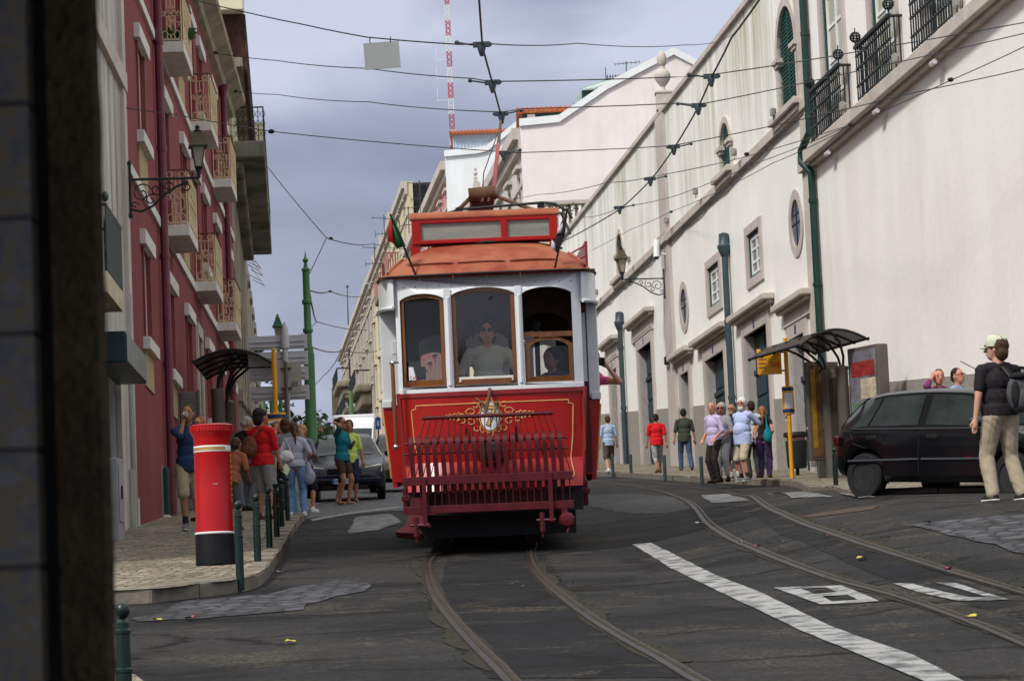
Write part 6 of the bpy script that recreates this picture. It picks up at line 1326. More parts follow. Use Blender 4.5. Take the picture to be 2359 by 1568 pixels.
M['flag_green'] = pm('flag_green', (.008, .13, .03), .8, .3, 5); M['flag_red'] = pm('flag_red', (.30, .01, .015), .8, .3, 5); M['flag_white'] = pm('flag_white', (.45, .44, .46), .8, .15, 5); M['flag_black'] = pm('flag_black', (.02, .015, .018), .8, .3, 5)
fxz = lambda X, Y: ((X - (1130 - .042 * (1130 - Y))) / 213, (1278 - Y - .043 * (X - 1130)) / 214)
a_ = fxz(948, 645); b_ = fxz(890, 507)
flag('flag', 'green and red flag on a short staff at the left of the tram roof', (a_[0], .03, a_[1]), (b_[0], -.1, b_[1]), None,
     [(M['flag_green'], [fxz(893, 505), fxz(901, 520), fxz(925, 578), fxz(903, 582), fxz(895, 548), fxz(888, 525)]), (M['flag_red'], [fxz(891, 515), fxz(896, 540), fxz(902, 578), fxz(895, 570), fxz(882, 562), fxz(884, 540)])])
a_ = fxz(1265, 628); b_ = fxz(1294, 492)
flag('flag', 'black and white flag on a staff at the right of the tram roof', (a_[0], .0, a_[1]), (b_[0], -.1, b_[1]), None,
     [(M['flag_black'], [fxz(1295, 492), fxz(1288, 552), fxz(1272, 594), fxz(1262, 583), fxz(1268, 550), fxz(1280, 522)]), (M['flag_white'], [fxz(1283, 524), fxz(1281, 548), fxz(1268, 550), fxz(1274, 536)]), (M['flag_white'], [fxz(1258, 562), fxz(1266, 572), fxz(1268, 590), fxz(1256, 582)])])
# ================================================================ overhead wires
def wp(X, Y, h=5.9): rx, rz = ray(X, Y); y = (h - EYE) / (rz - .0737); return Vector((rx * y, y, EYE + rz * y))
def wire(name, lb, pts, r=.0085, group='overhead tram wires', mat=None):
    P = [at(X, Y, d) if d else wp(X, Y) for X, Y, d in pts]; o = thing(name, lb, 'wire', tuple(P[0]), 0, group); m = MB(); q = [p - P[0] for p in P]; out = []
    for a, b in zip(q, q[1:]):
        n = 8 if (b - a).length > 4 else 3
        for i in range(n): t = i / n; out.append(a.lerp(b, t) + Vector((0, 0, -.0025 * (b - a).length * 4 * t * (1 - t))))
    out.append(q[-1]); m.tube(out, r, 5); m.build('strand', mat or M['wire'], o); return o
def clamp(par, X, Y, side, d=None):
    p = (at(X, Y, d) if d else wp(X, Y)) - par.location; m = MB()
    m.tube([p + Vector((0, 0, .03)), p + Vector((0, 0, -.05)), p + Vector((0, 0, -.14))], [.03, .05, .022], 8); m.box(-.10, .10, -.03, .03, -.03, .03, Matrix.Translation(p)); m.tube([p + Vector((side * .1, 0, 0)), p + Vector((side * .28, 0, .035))], .012, 5); m.ell(p + Vector((side * .29, 0, .035)), (.03, .03, .03), n=6); m.ell(p + Vector((-side * .1, 0, 0)), (.028, .03, .028), n=6); m.build('wire_clamp', M['slate_bollard'], par)
def insul(par, X, Y, d=None): p = (at(X, Y, d) if d else wp(X, Y)) - par.location; m = MB(); m.ell(p, (.055, .04, .04), n=8); m.build('insulator', M['black'], par)
w = wire('overhead_wire', 'topmost span wire, the one carrying the hanging white plate', [(425, -6, 44), (560, 27, 41), (700, 57, 39), (845, 86, 37), (1062, 103, None), (1111, 100, None), (1330, 100, 47), (1575, 104, 66), (1655, 97, 74), (1690, 78, 76)]); clamp(w, 1109, 103, -1)
w = wire('overhead_wire', 'second span wire from the top, starting at the red house cornice', [(491, 122, 64), (640, 140, 58), (850, 158, 48), (1090, 181, 40.5), (1136, 188, None), (1600, 176, 42), (1640, 172, None), (2000, 115, 43), (2400, 45, 43)]); clamp(w, 1134, 190, -1); clamp(w, 1638, 176, -1); insul(w, 497, 122, 64)
w = wire('overhead_wire', 'third span wire, ending on the trolley pole top from the left', [(535, 209, 76), (640, 218, 68), (850, 235, 54), (1155, 258, None), (1200, 251, 44), (1570, 238, 45), (1610, 241, None), (1880, 185, 45), (2400, 68, 45)]); clamp(w, 1155, 262, 1); clamp(w, 1608, 243, -1); insul(w, 542, 210, 75)
w = wire('overhead_wire', 'fourth span wire from the white corner strip of the left old house', [(290, 249, 45.5), (400, 264, 46), (625, 303, 48), (900, 330, 50), (1190, 352, 51), (1400, 344, 51), (1553, 335, None), (1790, 288, 50), (2100, 215, 47), (2400, 150, 45)]); clamp(w, 1160, 352, 1, 51); clamp(w, 1552, 338, 1); insul(w, 625, 303, 48)
w = wire('overhead_wire', 'fifth span wire crossing the pale pink gable just above the tram', [(1170, 459, 100), (1237, 448, 90), (1400, 420, 65), (1497, 408, None), (1700, 366, 60), (1959, 288, 54), (2195, 183, 49), (2400, 88, 44)]); clamp(w, 1498, 412, 1); insul(w, 1720, 355, 60); insul(w, 1960, 287, 54); insul(w, 2190, 184, 49)
w = wire('overhead_wire', 'sixth span wire low across the white wall above the street lantern', [(1290, 560, 100), (1340, 500, 90), (1430, 477, None), (1560, 450, 72), (1745, 375, 64), (1959, 288, 54)]); clamp(w, 1427, 478, 1)
w = wire('overhead_wire', 'lowest pull-off wire joining above the right street lantern', [(1364, 576, 98), (1450, 530, 92), (1545, 488, 86), (1780, 376, 64), (1960, 291, 54)]); insul(w, 1546, 488, 86)
w = wire('trolley_wire', 'contact wire above the tram, bent at three clamps down to the pole tip', [(1103, -8, None), (1111, 106, None), (1135, 193, None), (1154, 264, None)], .013)
w = wire('trolley_wire', 'contact wire of the right hand track running along the white wall', [(1755, -8, None), (1685, 88, None), (1639, 178, None), (1609, 246, None), (1553, 341, None), (1498, 416, None), (1428, 482, None), (1296, 556, None)], .013)
wire('overhead_wire', 'far span wire from the big concrete balcony down to the wire joint', [(607, 372, 85), (752, 548, 70)], .012); wire('overhead_wire', 'far span wire from the wire joint down to the green pole', [(752, 548, 70), (708, 640, 67.5)], .012)
w = wire('overhead_wire', 'far span wire from the wire joint right to the yellow roof edge', [(752, 548, 70), (860, 561, 110), (935, 572, 140)], .016); insul(w, 762, 549, 72)
w = wire('overhead_wire', 'far horizontal span wire from the green pole to the far house fronts', [(711, 668, 67.5), (760, 671, 90), (850, 676, 160)], .018); insul(w, 760, 671, 90)
wire('overhead_wire', 'faint far wire fanning from the green pole to the far right', [(712, 670, 67.5), (730, 741, 150), (845, 760, 200)], .025); wire('overhead_wire', 'faint far wire from behind the sign post up to the fan joint', [(675, 780, 120), (730, 741, 150)], .02)
wire('overhead_wire', 'faint lowest far wire crossing the street beside the green pole', [(718, 799, 120), (788, 807, 180), (868, 808, 240)], .03); wire('overhead_wire', 'faint curved far contact wire beside the green pole', [(785, 805, 180), (772, 835, 200), (745, 865, 230), (722, 888, 260)], .03)
hp = at(880, 128, 37.3); sp_ = thing('hanging_plate', 'blank white rusty plate hanging from the topmost wire', 'plate', tuple(hp), 0)
m = MB(); m.box(-.225, .225, -.01, .01, -.17, .17, Matrix.Rotation(-.035, 4, 'Y')); m.build('plate', pm('white_plate', (.68, .72, .66), .5, scale=4, col2=(.62, .66, .60), stretch=(8, 1, .6)), sp_, smooth=False)
for x in (-.14, .12): m = MB(); m.tube([(x, 0, .15), (x - .01, -.02, .20), (x, 0, .235)], .007, 5); m.build('hook', M['rust'], sp_)

# ================================================================ lamps and poles
def scroll(m, cx, cz, r, turns, ph, s=1, rad=.012, y=0, T=None):
    m.tube([(T or Matrix()) @ Vector((cx + s * r * (1 - t / (turns * 6.28) * .8) * math.cos(t + ph), y, cz + r * (1 - t / (turns * 6.28) * .8) * math.sin(t + ph))) for t in [turns * 6.28 * i / 20 for i in range(21)]], rad, 5, cap=False)
def lantern(o, x, z, s=1.0, body='iron', roofm='old_roof'):
    """four sided street lantern, base at (x, z)"""
    rm = M[roofm]; T = Matrix.Translation((x, 0, z)) @ Matrix.Rotation(PI / 4 + .05, 4, 'Z') @ Matrix.Diagonal((s, s, s, 1))
    m = MB(); m.lathe([(.001, -.12), (.03, -.10), (.04, -.02), (.03, .03), (.075, .10), (.085, .12), (.001, .12)], 8, T)
    for k in range(4):
        a = PI / 2 * k; m.tube([T @ Vector((.085 * math.cos(a), .085 * math.sin(a), .10)), T @ Vector((.17 * math.cos(a), .17 * math.sin(a), .50))], .012 * s, 4)
        m.tube([T @ Vector((.03 * math.cos(a), .03 * math.sin(a), -.04)), T @ Vector((.085 * math.cos(a), .085 * math.sin(a), .10))], .009 * s, 4)
    f = m.build('lantern_frame', M[body], o)
    m = MB(); m.lathe([(.078, .12), (.160, .49), (.001, .49)], 4, T); m.build('lantern_glass', M['lamp_glass'], f, smooth=False)
    m = MB(); m.lathe([(.001, .50), (.25, .49), (.26, .52), (.22, .56), (.12, .74), (.11, .78), (.05, .80)], 4, T); m.build('lantern_roof', rm, f, smooth=False)
    m = MB(); m.lathe([(.06, .79), (.075, .82), (.04, .86), (.05, .90), (.02, .93), (.001, .95)], 8, T); m.build('finial', M[body], f)
M['old_roof'] = pm('lantern_roof_bronze', (.075, .062, .035), .5, .2, 4); M['green_roof'] = pm('lantern_roof_green', (.03, .11, .06), .5, .15, 4)
def bracket(o, L):
    m = MB(); m.tube([(0, 0, 0), (L, 0, 0)], .022, 6); m.tube([(0, 0, .22), (0, 0, -.52)], .025, 6)
    m.tube([(0, 0, -.46), (.15 * L, 0, -.50), (.32 * L, 0, -.42), (.5 * L, 0, -.24), (.68 * L, 0, -.12), (.85 * L, 0, -.06)], .020, 6)
    for cx, cz, r, tn, ph, s in ((.17, -.22, .17, 1.3, 0, 1), (.38, -.16, .12, 1.2, 2, -1), (.55, -.12, .08, 1.1, 0, 1), (.82, -.13, .09, 1.3, 1.5, 1), (.30, -.32, .09, 1.1, 1, 1), (.06, -.4, .06, 1, 0, 1)): scroll(m, cx * L, cz, r, tn, ph, s)
    m.ell((0, 0, -.56), (.04, .04, .05), n=8); m.ell((0, 0, .25), (.035, .035, .05), n=8); return m.build('bracket', M['iron'], o)
p = at(299, 414, 45.5); o = thing('street_lantern', 'bronze roofed street lantern on a scrolled bracket at the left houses', 'street lamp', tuple(p), .1); bracket(o, 1.06); lantern(o, 1.06, .08, .80)
p = RB.r.matrix_basis @ RB.P(89.3, .12, 12.35); o = thing('street_lantern', 'street lantern on a scrolled bracket fixed to the white wall pilaster', 'street lamp', tuple(p), PI + .15); bracket(o, 1.28); lantern(o, 1.28, .10, 1.0)
p = at(641, 778, 78); g = G(p.x, 78); o = thing('street_lantern', 'green post lantern behind the grey direction signs', 'street lamp', (p.x, 78, g)); m = MB(); m.lathe([(.14, 0), (.14, .5), (.07, .6), (.05, 1.2), (.045, p.z - g)], 10); m.build('post', M['pole_green'], o); lantern(o, 0, p.z - g - .12, .80, 'pole_green', 'green_roof')
p = at(718, 1000, 67.5); g = G(p.x, 67.5); o = thing('tram_pole', 'tall pale green tapered tram pole with a pointed finial', 'pole', (p.x, 67.5, g)); zt = at(700, 575, 67.5).z - g
m = MB(); m.lathe([(.16, 0), (.155, 1.2), (.13, 1.25), (.125, 3.2), (.128, 3.28), (.11, 3.34), (.105, zt - 2.3), (.108, zt - 2.25), (.085, zt - 2.2), (.08, zt - .5)], 14); m.build('pole', M['pole_green'], o); m = MB(); m.lathe([(.08, zt - .5), (.10, zt - .48), (.10, zt - .45), (.05, zt - .40), (.035, zt - .30), (.06, zt - .27), (.07, zt - .24), (.025, zt - .18), (.001, zt)], 14); m.build('finial', M['pole_green'], o)
for z in (zt - 1.25, zt - 1.9): m = MB(); m.lathe([(.10, z), (.115, z + .02), (.115, z + .08), (.10, z + .1)], 12); m.build('collar', M['pole_green'], o)
p = at(812, 1000, 200); g = G(p.x, 200); o = thing('tram_pole', 'far green tram pole in front of the grey ornate house', 'pole', (p.x, 200, g)); m = MB(); m.lathe([(.18, 0), (.15, 3), (.12, at(808, 900, 200).z - g)], 8); m.build('pole', M['pole_green'], o); m = MB(); m.lathe([(.2, 0), (.2, .6), (.16, .7)], 8); m.build('base', M['pole_green'], o)
for i, (X, Y, d, lb) in enumerate(((606, 900, 150, 'thin green post among far trees left of the yellow pole'), (625, 905, 140, 'green post among far trees just behind the yellow pole'))): p = at(X, Y, d); g = G(p.x, d); o = thing('green_post', lb, 'post', (p.x, d, g), 0); m = MB(); m.lathe([(.14, 0), (.12, 1), (.10, p.z - g)], 8); m.build('shaft', M['pole_green'], o)
# grey direction signs seen from behind
d = 55.5; p = at(664, 1000, d); g = G(p.x, d) + .12; o = thing('direction_sign', 'grey direction sign boards seen from behind on one post', 'sign', (p.x, d, g)); zt = at(666, 740, d).z - g
m = MB(); m.lathe([(.055, 0), (.055, zt - .52), (.085, zt - .50), (.085, zt - .30), (.05, zt - .1), (.01, zt)], 12); m.build('post', M['sign_grey'], o)
for a, b, y0, y1 in ((568, 708, 779, 808), (572, 710, 816, 845), (574, 711, 852, 880), (574, 713, 895, 925)):
    c0 = at(a, (y0 + y1) / 2, d + .12); c1_ = at(b, (y0 + y1) / 2, d + .12); zc = (at(a, y0, d).z + at(a, y1, d).z) / 2 - g; h = (y1 - y0) / FPX * d; x0, x1 = c0.x - p.x, c1_.x - p.x; zc -= .012
    m = MB(); m.box(x0, x1, .08, .12, zc - h / 2 + .02, zc + h / 2 + .05); 
    for f_ in (.28, .66): m.box(x0 + .06, x1 - .05, .055, .08, zc - h / 2 + h * f_, zc - h / 2 + h * f_ + .035)
    m.build('sign_board', M['sign_grey'], o, smooth=False, bevel=.006)
d = 55.0; p = at(664, 1000, d); g = G(p.x, d) + .12; o = thing('traffic_sign', 'square pale sign seen from behind with graffiti scribble and brackets', 'sign', (p.x, d, g)); zt = at(664, 835, d).z - g
m = MB(); m.tube([(0, 0, 0), (0, 0, zt + .02)], .035, 10); m.build('post', M['steel_grey'], o)
m = MB(); m.box(-.21, .28, .04, .06, zt - .56, zt); m.build('sign_plate', pm('dull_sign_back', (.34, .33, .29), .6, .12, 3), o, smooth=False, bevel=.004)
for z in (zt - .10, zt - .47): m = MB(); m.box(-.10, .10, -.02, .04, z - .012, z + .012); m.build('clip', M['rust'], o, smooth=False)
m = MB()
for i in range(3): m.tube([(.08 + .018 * k, .036, zt - .36 - i * .035 + .014 * math.sin(k * 2.1 + i)) for k in range(8)], .005, 4)
m.build('graffiti', M['black'], o)
# ================================================================ pillar box, bollards, bins
p = gp(497, 1300, .12); pb = thing('pillar_box', 'red cylindrical pillar post box with black base and white band', 'post box', tuple(p), .1); s = 1.385
m = MB(); m.lathe([(.195, 0), (.195, .01), (.19, .30), (.001, .30)], 40); m.build('base', M['box_black'], pb)
m = MB(); m.lathe([(.195, .302), (.192, .315), (.183, .32), (.1795, .70), (.178, 1.23), (.185, 1.25), (.205, 1.29), (.208, 1.30), (.210, 1.345), (.215, 1.35), (.215, 1.362), (.19, 1.372), (.001, 1.385)], 48); m.build('drum', M['box_red'], pb)
m = MB()
for k in range(40): a = 2 * PI * k / 40; m.cbox((.209 * math.cos(a), .209 * math.sin(a), 1.318), (.014, .018, .03), rz=a)
m.build('cap_teeth', M['box_red'], pb, smooth=False)
m = MB(); m.lathe([(.1802, 1.10), (.1818, 1.105), (.1818, 1.155), (.1802, 1.16)], 48); bd = m.build('white_band', M['enamel'], pb)
m = MB(); m.lathe([(.1822, 1.112), (.1822, 1.145)], 30, None, PI * 1.02, PI * 1.75); m.build('gold_strip', pm('faded_gold', (.35, .22, .08), .6, .3, 14), bd)
m = MB(); m.lathe([(.1945, .298), (.197, .302), (.197, .312), (.19, .318)], 40); m.build('white_ring', M['enamel'], pb)
m = MB(); rr = random.Random(4)
for k in range(9): a = -.15 + rr.uniform(-.08, .08); z = 1.06 - k * .055; m.ell((.181 * math.cos(a), .181 * math.sin(a), z), (.006, .012, .02), n=6)
m.build('peeling_sticker', leafm['y'], pb)
m = MB()
for k in range(4): a = -PI / 2 + .03 + k * .07; m.ell((.1795 * math.cos(a), .1795 * math.sin(a), .78), (.004, .004, .004), n=6)
m.build('rivets', M['enamel'], pb)
b0 = None
for i, (X, Y, lb) in enumerate([(553, 1332, 'nearest dark green ball-top bollard beside the red pillar box'), (594, 1296, 'second dark green ball-top bollard behind the pillar box one'), (621, 1262, 'third dark green ball-top bollard in the row along the left kerb'), (638, 1237, 'fourth dark green ball-top bollard in the row along the left kerb'), (650, 1215, 'fifth dark green bollard half hidden in front of the jeans woman'), (663, 1200, 'farthest dark green bollard of the row, at the jeans woman legs')]):
    p = gp(X, Y, .12)
    if b0 is None:
        b0 = thing('bollard', lb, 'bollard', tuple(p), 0, 'ball-top bollards along the left kerb')
        m = MB(); m.lathe([(.036, -.1), (.036, .355), (.040, .36), (.040, .375), (.034, .38), (.032, .53), (.037, .535), (.037, .55), (.031, .555), (.030, .585), (.018, .60)], 16); m.build('post', M['bollard'], b0); m = MB(); m.ell((0, 0, .638), (.035, .035, .04), n=16); m.build('ball', M['bollard'], b0)
    else: o = copy_tree(b0); o.location = p; o['label'] = lb; 
p = at(282, 1425, 13.6); o = copy_tree(b0); o.location = (p.x, 13.6, p.z - .60); o['label'] = 'big blurred-edge dark bollard in the bottom left corner next to the doorway'; o.scale = (1.0, 1.0, 1.0)
m = MB(); m.lathe([(.036, -.4), (.036, -.1)], 16); m.build('post_foot', M['bollard'], o)
gb = None
for i, (X, Y, lb) in enumerate([(1925, 1120, 'dark green ball-top bollard just left of the black car'), (2042, 1133, 'dark green bollard hidden mostly behind the black car wheel')]):
    p = Vector((at(X, 1100, 44).x, 44, at(X, Y, 44).z)) if i == 0 else Vector((at(X, 1100, 43.5).x, 43.5, G(at(X, 1100, 43.5).x, 43.5) + .05)); o = copy_tree(b0); o.location = p; o.scale = (1.0, 1.0, .84); o['label'] = lb; o['group'] = 'bollards beside the black car'
sb0 = None
for X, Y, lb in [(1617, 1103, 'plain slate bollard left of the waiting group'), (1532, 1096, 'plain slate bollard right beside the red shirt man legs'), (1454, 1089, 'plain slate bollard in front of the blue drainpipe'), (1412, 1088, 'plain slate bollard nearest the tram side')]:
    p = gp(X, Y, .12)
    if not sb0: sb0 = thing('bollard', lb, 'bollard', tuple(p), 0, 'plain bollards along the right kerb'); m = MB(); m.lathe([(.042, -.1), (.042, .40), (.038, .43), (.001, .44)], 10); m.build('post', M['slate_bollard'], sb0); m = MB(); m.lathe([(.043, .36), (.046, .365), (.046, .39), (.043, .395)], 10); m.build('ring', M['slate_bollard'], sb0); sb0.scale = (1, 1, 1.15)
    else: o = copy_tree(sb0); o.location = p; o['label'] = lb
p = gp(1838, 1094, .12); bn = thing('litter_bin', 'dark grey litter bin with wide lid on the yellow bus stop pole', 'litter bin', tuple(p), .2)
m = MB(); m.lathe([(.001, .15), (.19, .15), (.21, .2), (.235, .74), (.225, .75)], 24); m.build('tub', pm('bin_grey', (.02, .025, .027), .55, .2, 5), bn); m = MB(); m.lathe([(.20, .75), (.20, .82), (.10, .82)], 20); m.build('collar', pm('bin_collar', (.3, .3, .31), .5, scale=7, col2=(.4, .12, .12)), bn); m = MB(); m.lathe([(.25, .83), (.27, .84), (.27, .90), (.25, .93), (.001, .94)], 24); m.build('lid', M['black'], bn); m = MB(); m.tube([(0, 0, -.05), (0, 0, .15)], .04, 8); m.build('foot', M['black'], bn)
def bus_pole(X, Yt, d, lb, drum, plate):
    p = at(X, 1000, d); g = G(p.x, d) + .12; zt = at(X, Yt, d).z - g; o = thing('bus_stop_pole', lb, 'bus stop', (p.x, d, g))
    m = MB(); m.lathe([(.045, 0), (.045, zt - .12), (.035, zt - .12), (.035, zt - .04), (.05, zt - .03), (.04, zt)], 12); m.build('pole', M['yellow'], o)
    a, b, hw = drum; m = MB(); m.lathe([(hw * .9, a), (hw, a + .03), (hw, b - .03), (hw * .9, b)], 20, Matrix.Diagonal((1, .6, 1, 1))); dr = m.build('timetable_case', M['yellow'], o)
    m = MB(); m.box(-hw * .7, hw * .7, -hw * .62, -hw * .5, a + .12, b - .14); m.build('timetable', M['enamel'], dr, smooth=False); 
    for z in (a + .03, b - .10): m = MB(); m.lathe([(hw * 1.02, z), (hw * 1.02, z + .07)], 20, Matrix.Diagonal((1, .62, 1, 1))); m.build('blue_band', M['blue_sign'], dr)
    if plate:
        m = MB(); m.box(-.60, -.10, -.02, .02, zt - .75, zt - .22); pl_ = m.build('stop_plate', M['yellow'], o, smooth=False, bevel=.01); m = MB()
        for z in (zt - .3, zt - .68): m.tube([(-.1, 0, z), (0, 0, z)], .02, 6)
        m.build('plate_arm', M['steel_grey'], pl_)
        m = MB(); m.box(-.33, -.14, -.026, -.02, zt - .60, zt - .50); m.build('route_mark', pm('orange_mark', (.6, .12, .02), .5, .1, 4), pl_, smooth=False)
        for k in range(4): m = MB(); m.box(-.57, -.42, -.025, -.02, zt - .36 - k * .085, zt - .335 - k * .085); m.build('route_line', M['steel_grey'], pl_, smooth=False)
    return o
bus_pole(1820, 777, 61.5, 'yellow bus stop pole with plate beside the right shelter', (1.32, 1.90, .12), 1)
bus_pole(637, 802, 54.0, 'yellow bus stop pole with orange timetable case at the left shelter', (1.18, 1.72, .19), 0)
# ================================================================ bus shelters
def shelter(lb, base, rz, side, L=3.2, W=1.35, zc=2.95, post=(.0, 2.6)):
    """cantilever shelter; canopy reaches towards side (+1 = local +x); long axis local y"""
    o = thing('bus_shelter', lb, 'bus shelter', tuple(base), rz); s = side
    for y in post: m = MB(); m.lathe([(.12, 0), (.12, 2.15), (.13, 2.17), (.13, 2.22), (.10, 2.24)], 14, Matrix.Translation((0, y, 0))); m.build('post', M['steel_grey'], o)
    def prof(u): x = -.42 + (W + .25) * u; return s * x, 2.62 + .42 * math.sin(PI * min(1, (u + .12) / 1.12) * .86) - .18 * u
    m = MB(); ny = 5
    y0, y1 = -.35, L - .25
    m.grid(lambda u, v: (*(lambda q: (q[0],))(prof(u)), y0 + (y1 - y0) * v, prof(u)[1]), 14, 1); m.grid(lambda u, v: (prof(u)[0], y0 + (y1 - y0) * v, prof(u)[1] - .02), 14, 1, flip=True); m.build('canopy', M['smoke_clear'], o)
    for k in range(5):
        y = y0 + (y1 - y0) * k / 4; m = MB(); m.tube([(prof(i / 14)[0], y, prof(i / 14)[1] - .03) for i in range(15)], .024, 6)
        m.build('rib', M['black'], o)
        yp = min(post, key=lambda q: abs(q - y)); m = MB(); m.tube([(0, yp + (y - yp) * .15, 2.2), (s * .03, yp + (y - yp) * .4, 2.42), (s * .16, yp + (y - yp) * .75, 2.68), (s * .42, y, prof(.5)[1] - .05), (s * .8, y, prof(.75)[1] - .04)], .026, 6); m.build('strut', M['black'], o)
    for u in (0.0, 1.0): m = MB(); m.tube([(prof(u)[0], y0, prof(u)[1]), (prof(u)[0], y1, prof(u)[1])], .028, 6); m.build('edge_bar', M['black'], o)
    m = MB(); m.tube([(prof(.55)[0], y0, prof(.55)[1] - .03), (prof(.55)[0], y1, prof(.55)[1] - .03)], .016, 6); m.build('purlin', M['black'], o)
    return o
def seeth(name, c, a):
    m, t, b = base_mat(name); b.inputs['Base Color'].default_value = (*c, 1); b.inputs['Alpha'].default_value = a; b.inputs['Roughness'].default_value = .5; b.inputs['Specular IOR Level'].default_value = .1; return m
M['smoke_clear'] = seeth('smoked_clear', (.05, .035, .025), .72); M['panel_clear'] = seeth('shelter_glass', (.06, .055, .05), .45)
p = at(507, 1000, 55.5); ls = shelter('left bus shelter with arched smoked canopy behind the crowd', (p.x - .02, 55.5, G(p.x, 55.5) + .12), .03, 1, W=1.30)
m = MB(); m.box(-.10, -.02, .1, 2.5, .3, 2.1); m.build('glass_panel', M['panel_clear'], ls, smooth=False)
m = MB(); m.box(-.36, -.30, -.45, -.35, .1, 2.2); m.box(-.74, -.68, -.45, -.35, .1, 2.2); m.box(-.68, -.36, -.43, -.37, .2, 2.16); m.build('advert_case', M['steel_grey'], ls, smooth=False, bevel=.02)
p = at(1952, 1000, 59.3); rs_ = shelter('right bus shelter with wing-like smoked canopy by the white wall', (p.x, 59.3, G(p.x, 59.3) + .12), .30, -1, L=2.6, W=1.25, post=(.1, .85))
m = MB(); m.box(-.02, .03, .25, 1.9, .35, 2.05); m.build('glass_panel', M['panel_clear'], rs_, smooth=False)
adv = at(2006, 1000, 59.0); ga = G(adv.x, 59.0) + .12; ad = thing('advert_case', 'tall steel advert case with colourful poster beside the right shelter', 'advert', (adv.x, 59.0, ga), -1.08)
zt = at(2006, 797, 59).z - ga; m = MB(); m.box(-.52, .52, -.10, .16, .35, zt); m.box(-.3, .3, -.06, .1, 0, .35); m.build('case', M['steel_grey'], ad, smooth=False, bevel=.02)
m = MB(); m.box(-.46, .46, -.106, -.10, .45, zt - .08); po = m.build('poster', M['poster'], ad, smooth=False)
rr = random.Random(3)
for i, (x0, x1, z0, z1, c) in enumerate([(-.4, .4, 2.0, 2.3, (.25, .03, .03)), (-.1, .42, 1.55, 1.95, (.45, .38, .28)), (-.4, .1, 1.2, 1.5, (.12, .18, .12)), (0, .42, .8, 1.45, (.08, .2, .32)), (-.3, .2, .5, .8, (.3, .4, .5))]): m = MB(); m.box(x0, x1, -.110 - i * .001, -.106, z0, min(z1, zt - .12)); m.build('poster_patch', pm('poster_patch%d' % i, c, .3, .5, 6), po, smooth=False)
ad2p = at(1900, 1000, 60.5); g2 = G(ad2p.x, 60.5) + .12; ad2 = thing('advert_case', 'glass advert panel left of the shelter posts showing orange and white picture', 'advert', (ad2p.x, 60.5, g2), .35)
m = MB(); m.box(-.36, .36, -.05, .05, .35, 2.35); m.box(-.2, .2, -.04, .04, 0, .35); m.build('case', M['steel_grey'], ad2, smooth=False, bevel=.015); m = MB(); m.box(-.31, .31, -.056, -.05, .42, 2.28); po = m.build('poster', pm('poster_brown', (.07, .04, .02), .2, scale=3, col2=(.22, .12, .05)), ad2, smooth=False)
m = MB(); m.box(-.05, .2, -.062, -.056, 1.0, 1.5); m.build('poster_patch', pm('poster_shirt', (.35, .36, .4), .4, .2, 6), po, smooth=False); m = MB(); m.box(-.28, -.18, -.062, -.056, .6, 2.2); m.build('poster_patch', pm('poster_ochre', (.35, .18, .02), .4, .3, 6), po, smooth=False)

# ================================================================ vehicles
def hermite(xs, ys, x):
    if x <= xs[0]: return ys[0]
    if x >= xs[-1]: return ys[-1]
    for i in range(len(xs) - 1):
        if x <= xs[i + 1]: break
    h = xs[i + 1] - xs[i]; t = (x - xs[i]) / h
    def sl(k):
        if k <= 0 or k >= len(xs) - 1: return 0 if False else ((ys[1] - ys[0]) / (xs[1] - xs[0]) if k <= 0 else (ys[-1] - ys[-2]) / (xs[-1] - xs[-2]))
        a = (ys[k] - ys[k - 1]) / (xs[k] - xs[k - 1]); b = (ys[k + 1] - ys[k]) / (xs[k + 1] - xs[k]); return 0 if a * b <= 0 else 2 * a * b / (a + b)
    m0, m1 = sl(i), sl(i + 1)
    return (2 * t ** 3 - 3 * t * t + 1) * ys[i] + (t ** 3 - 2 * t * t + t) * h * m0 + (3 * t * t - 2 * t ** 3) * ys[i + 1] + (t ** 3 - t * t) * h * m1
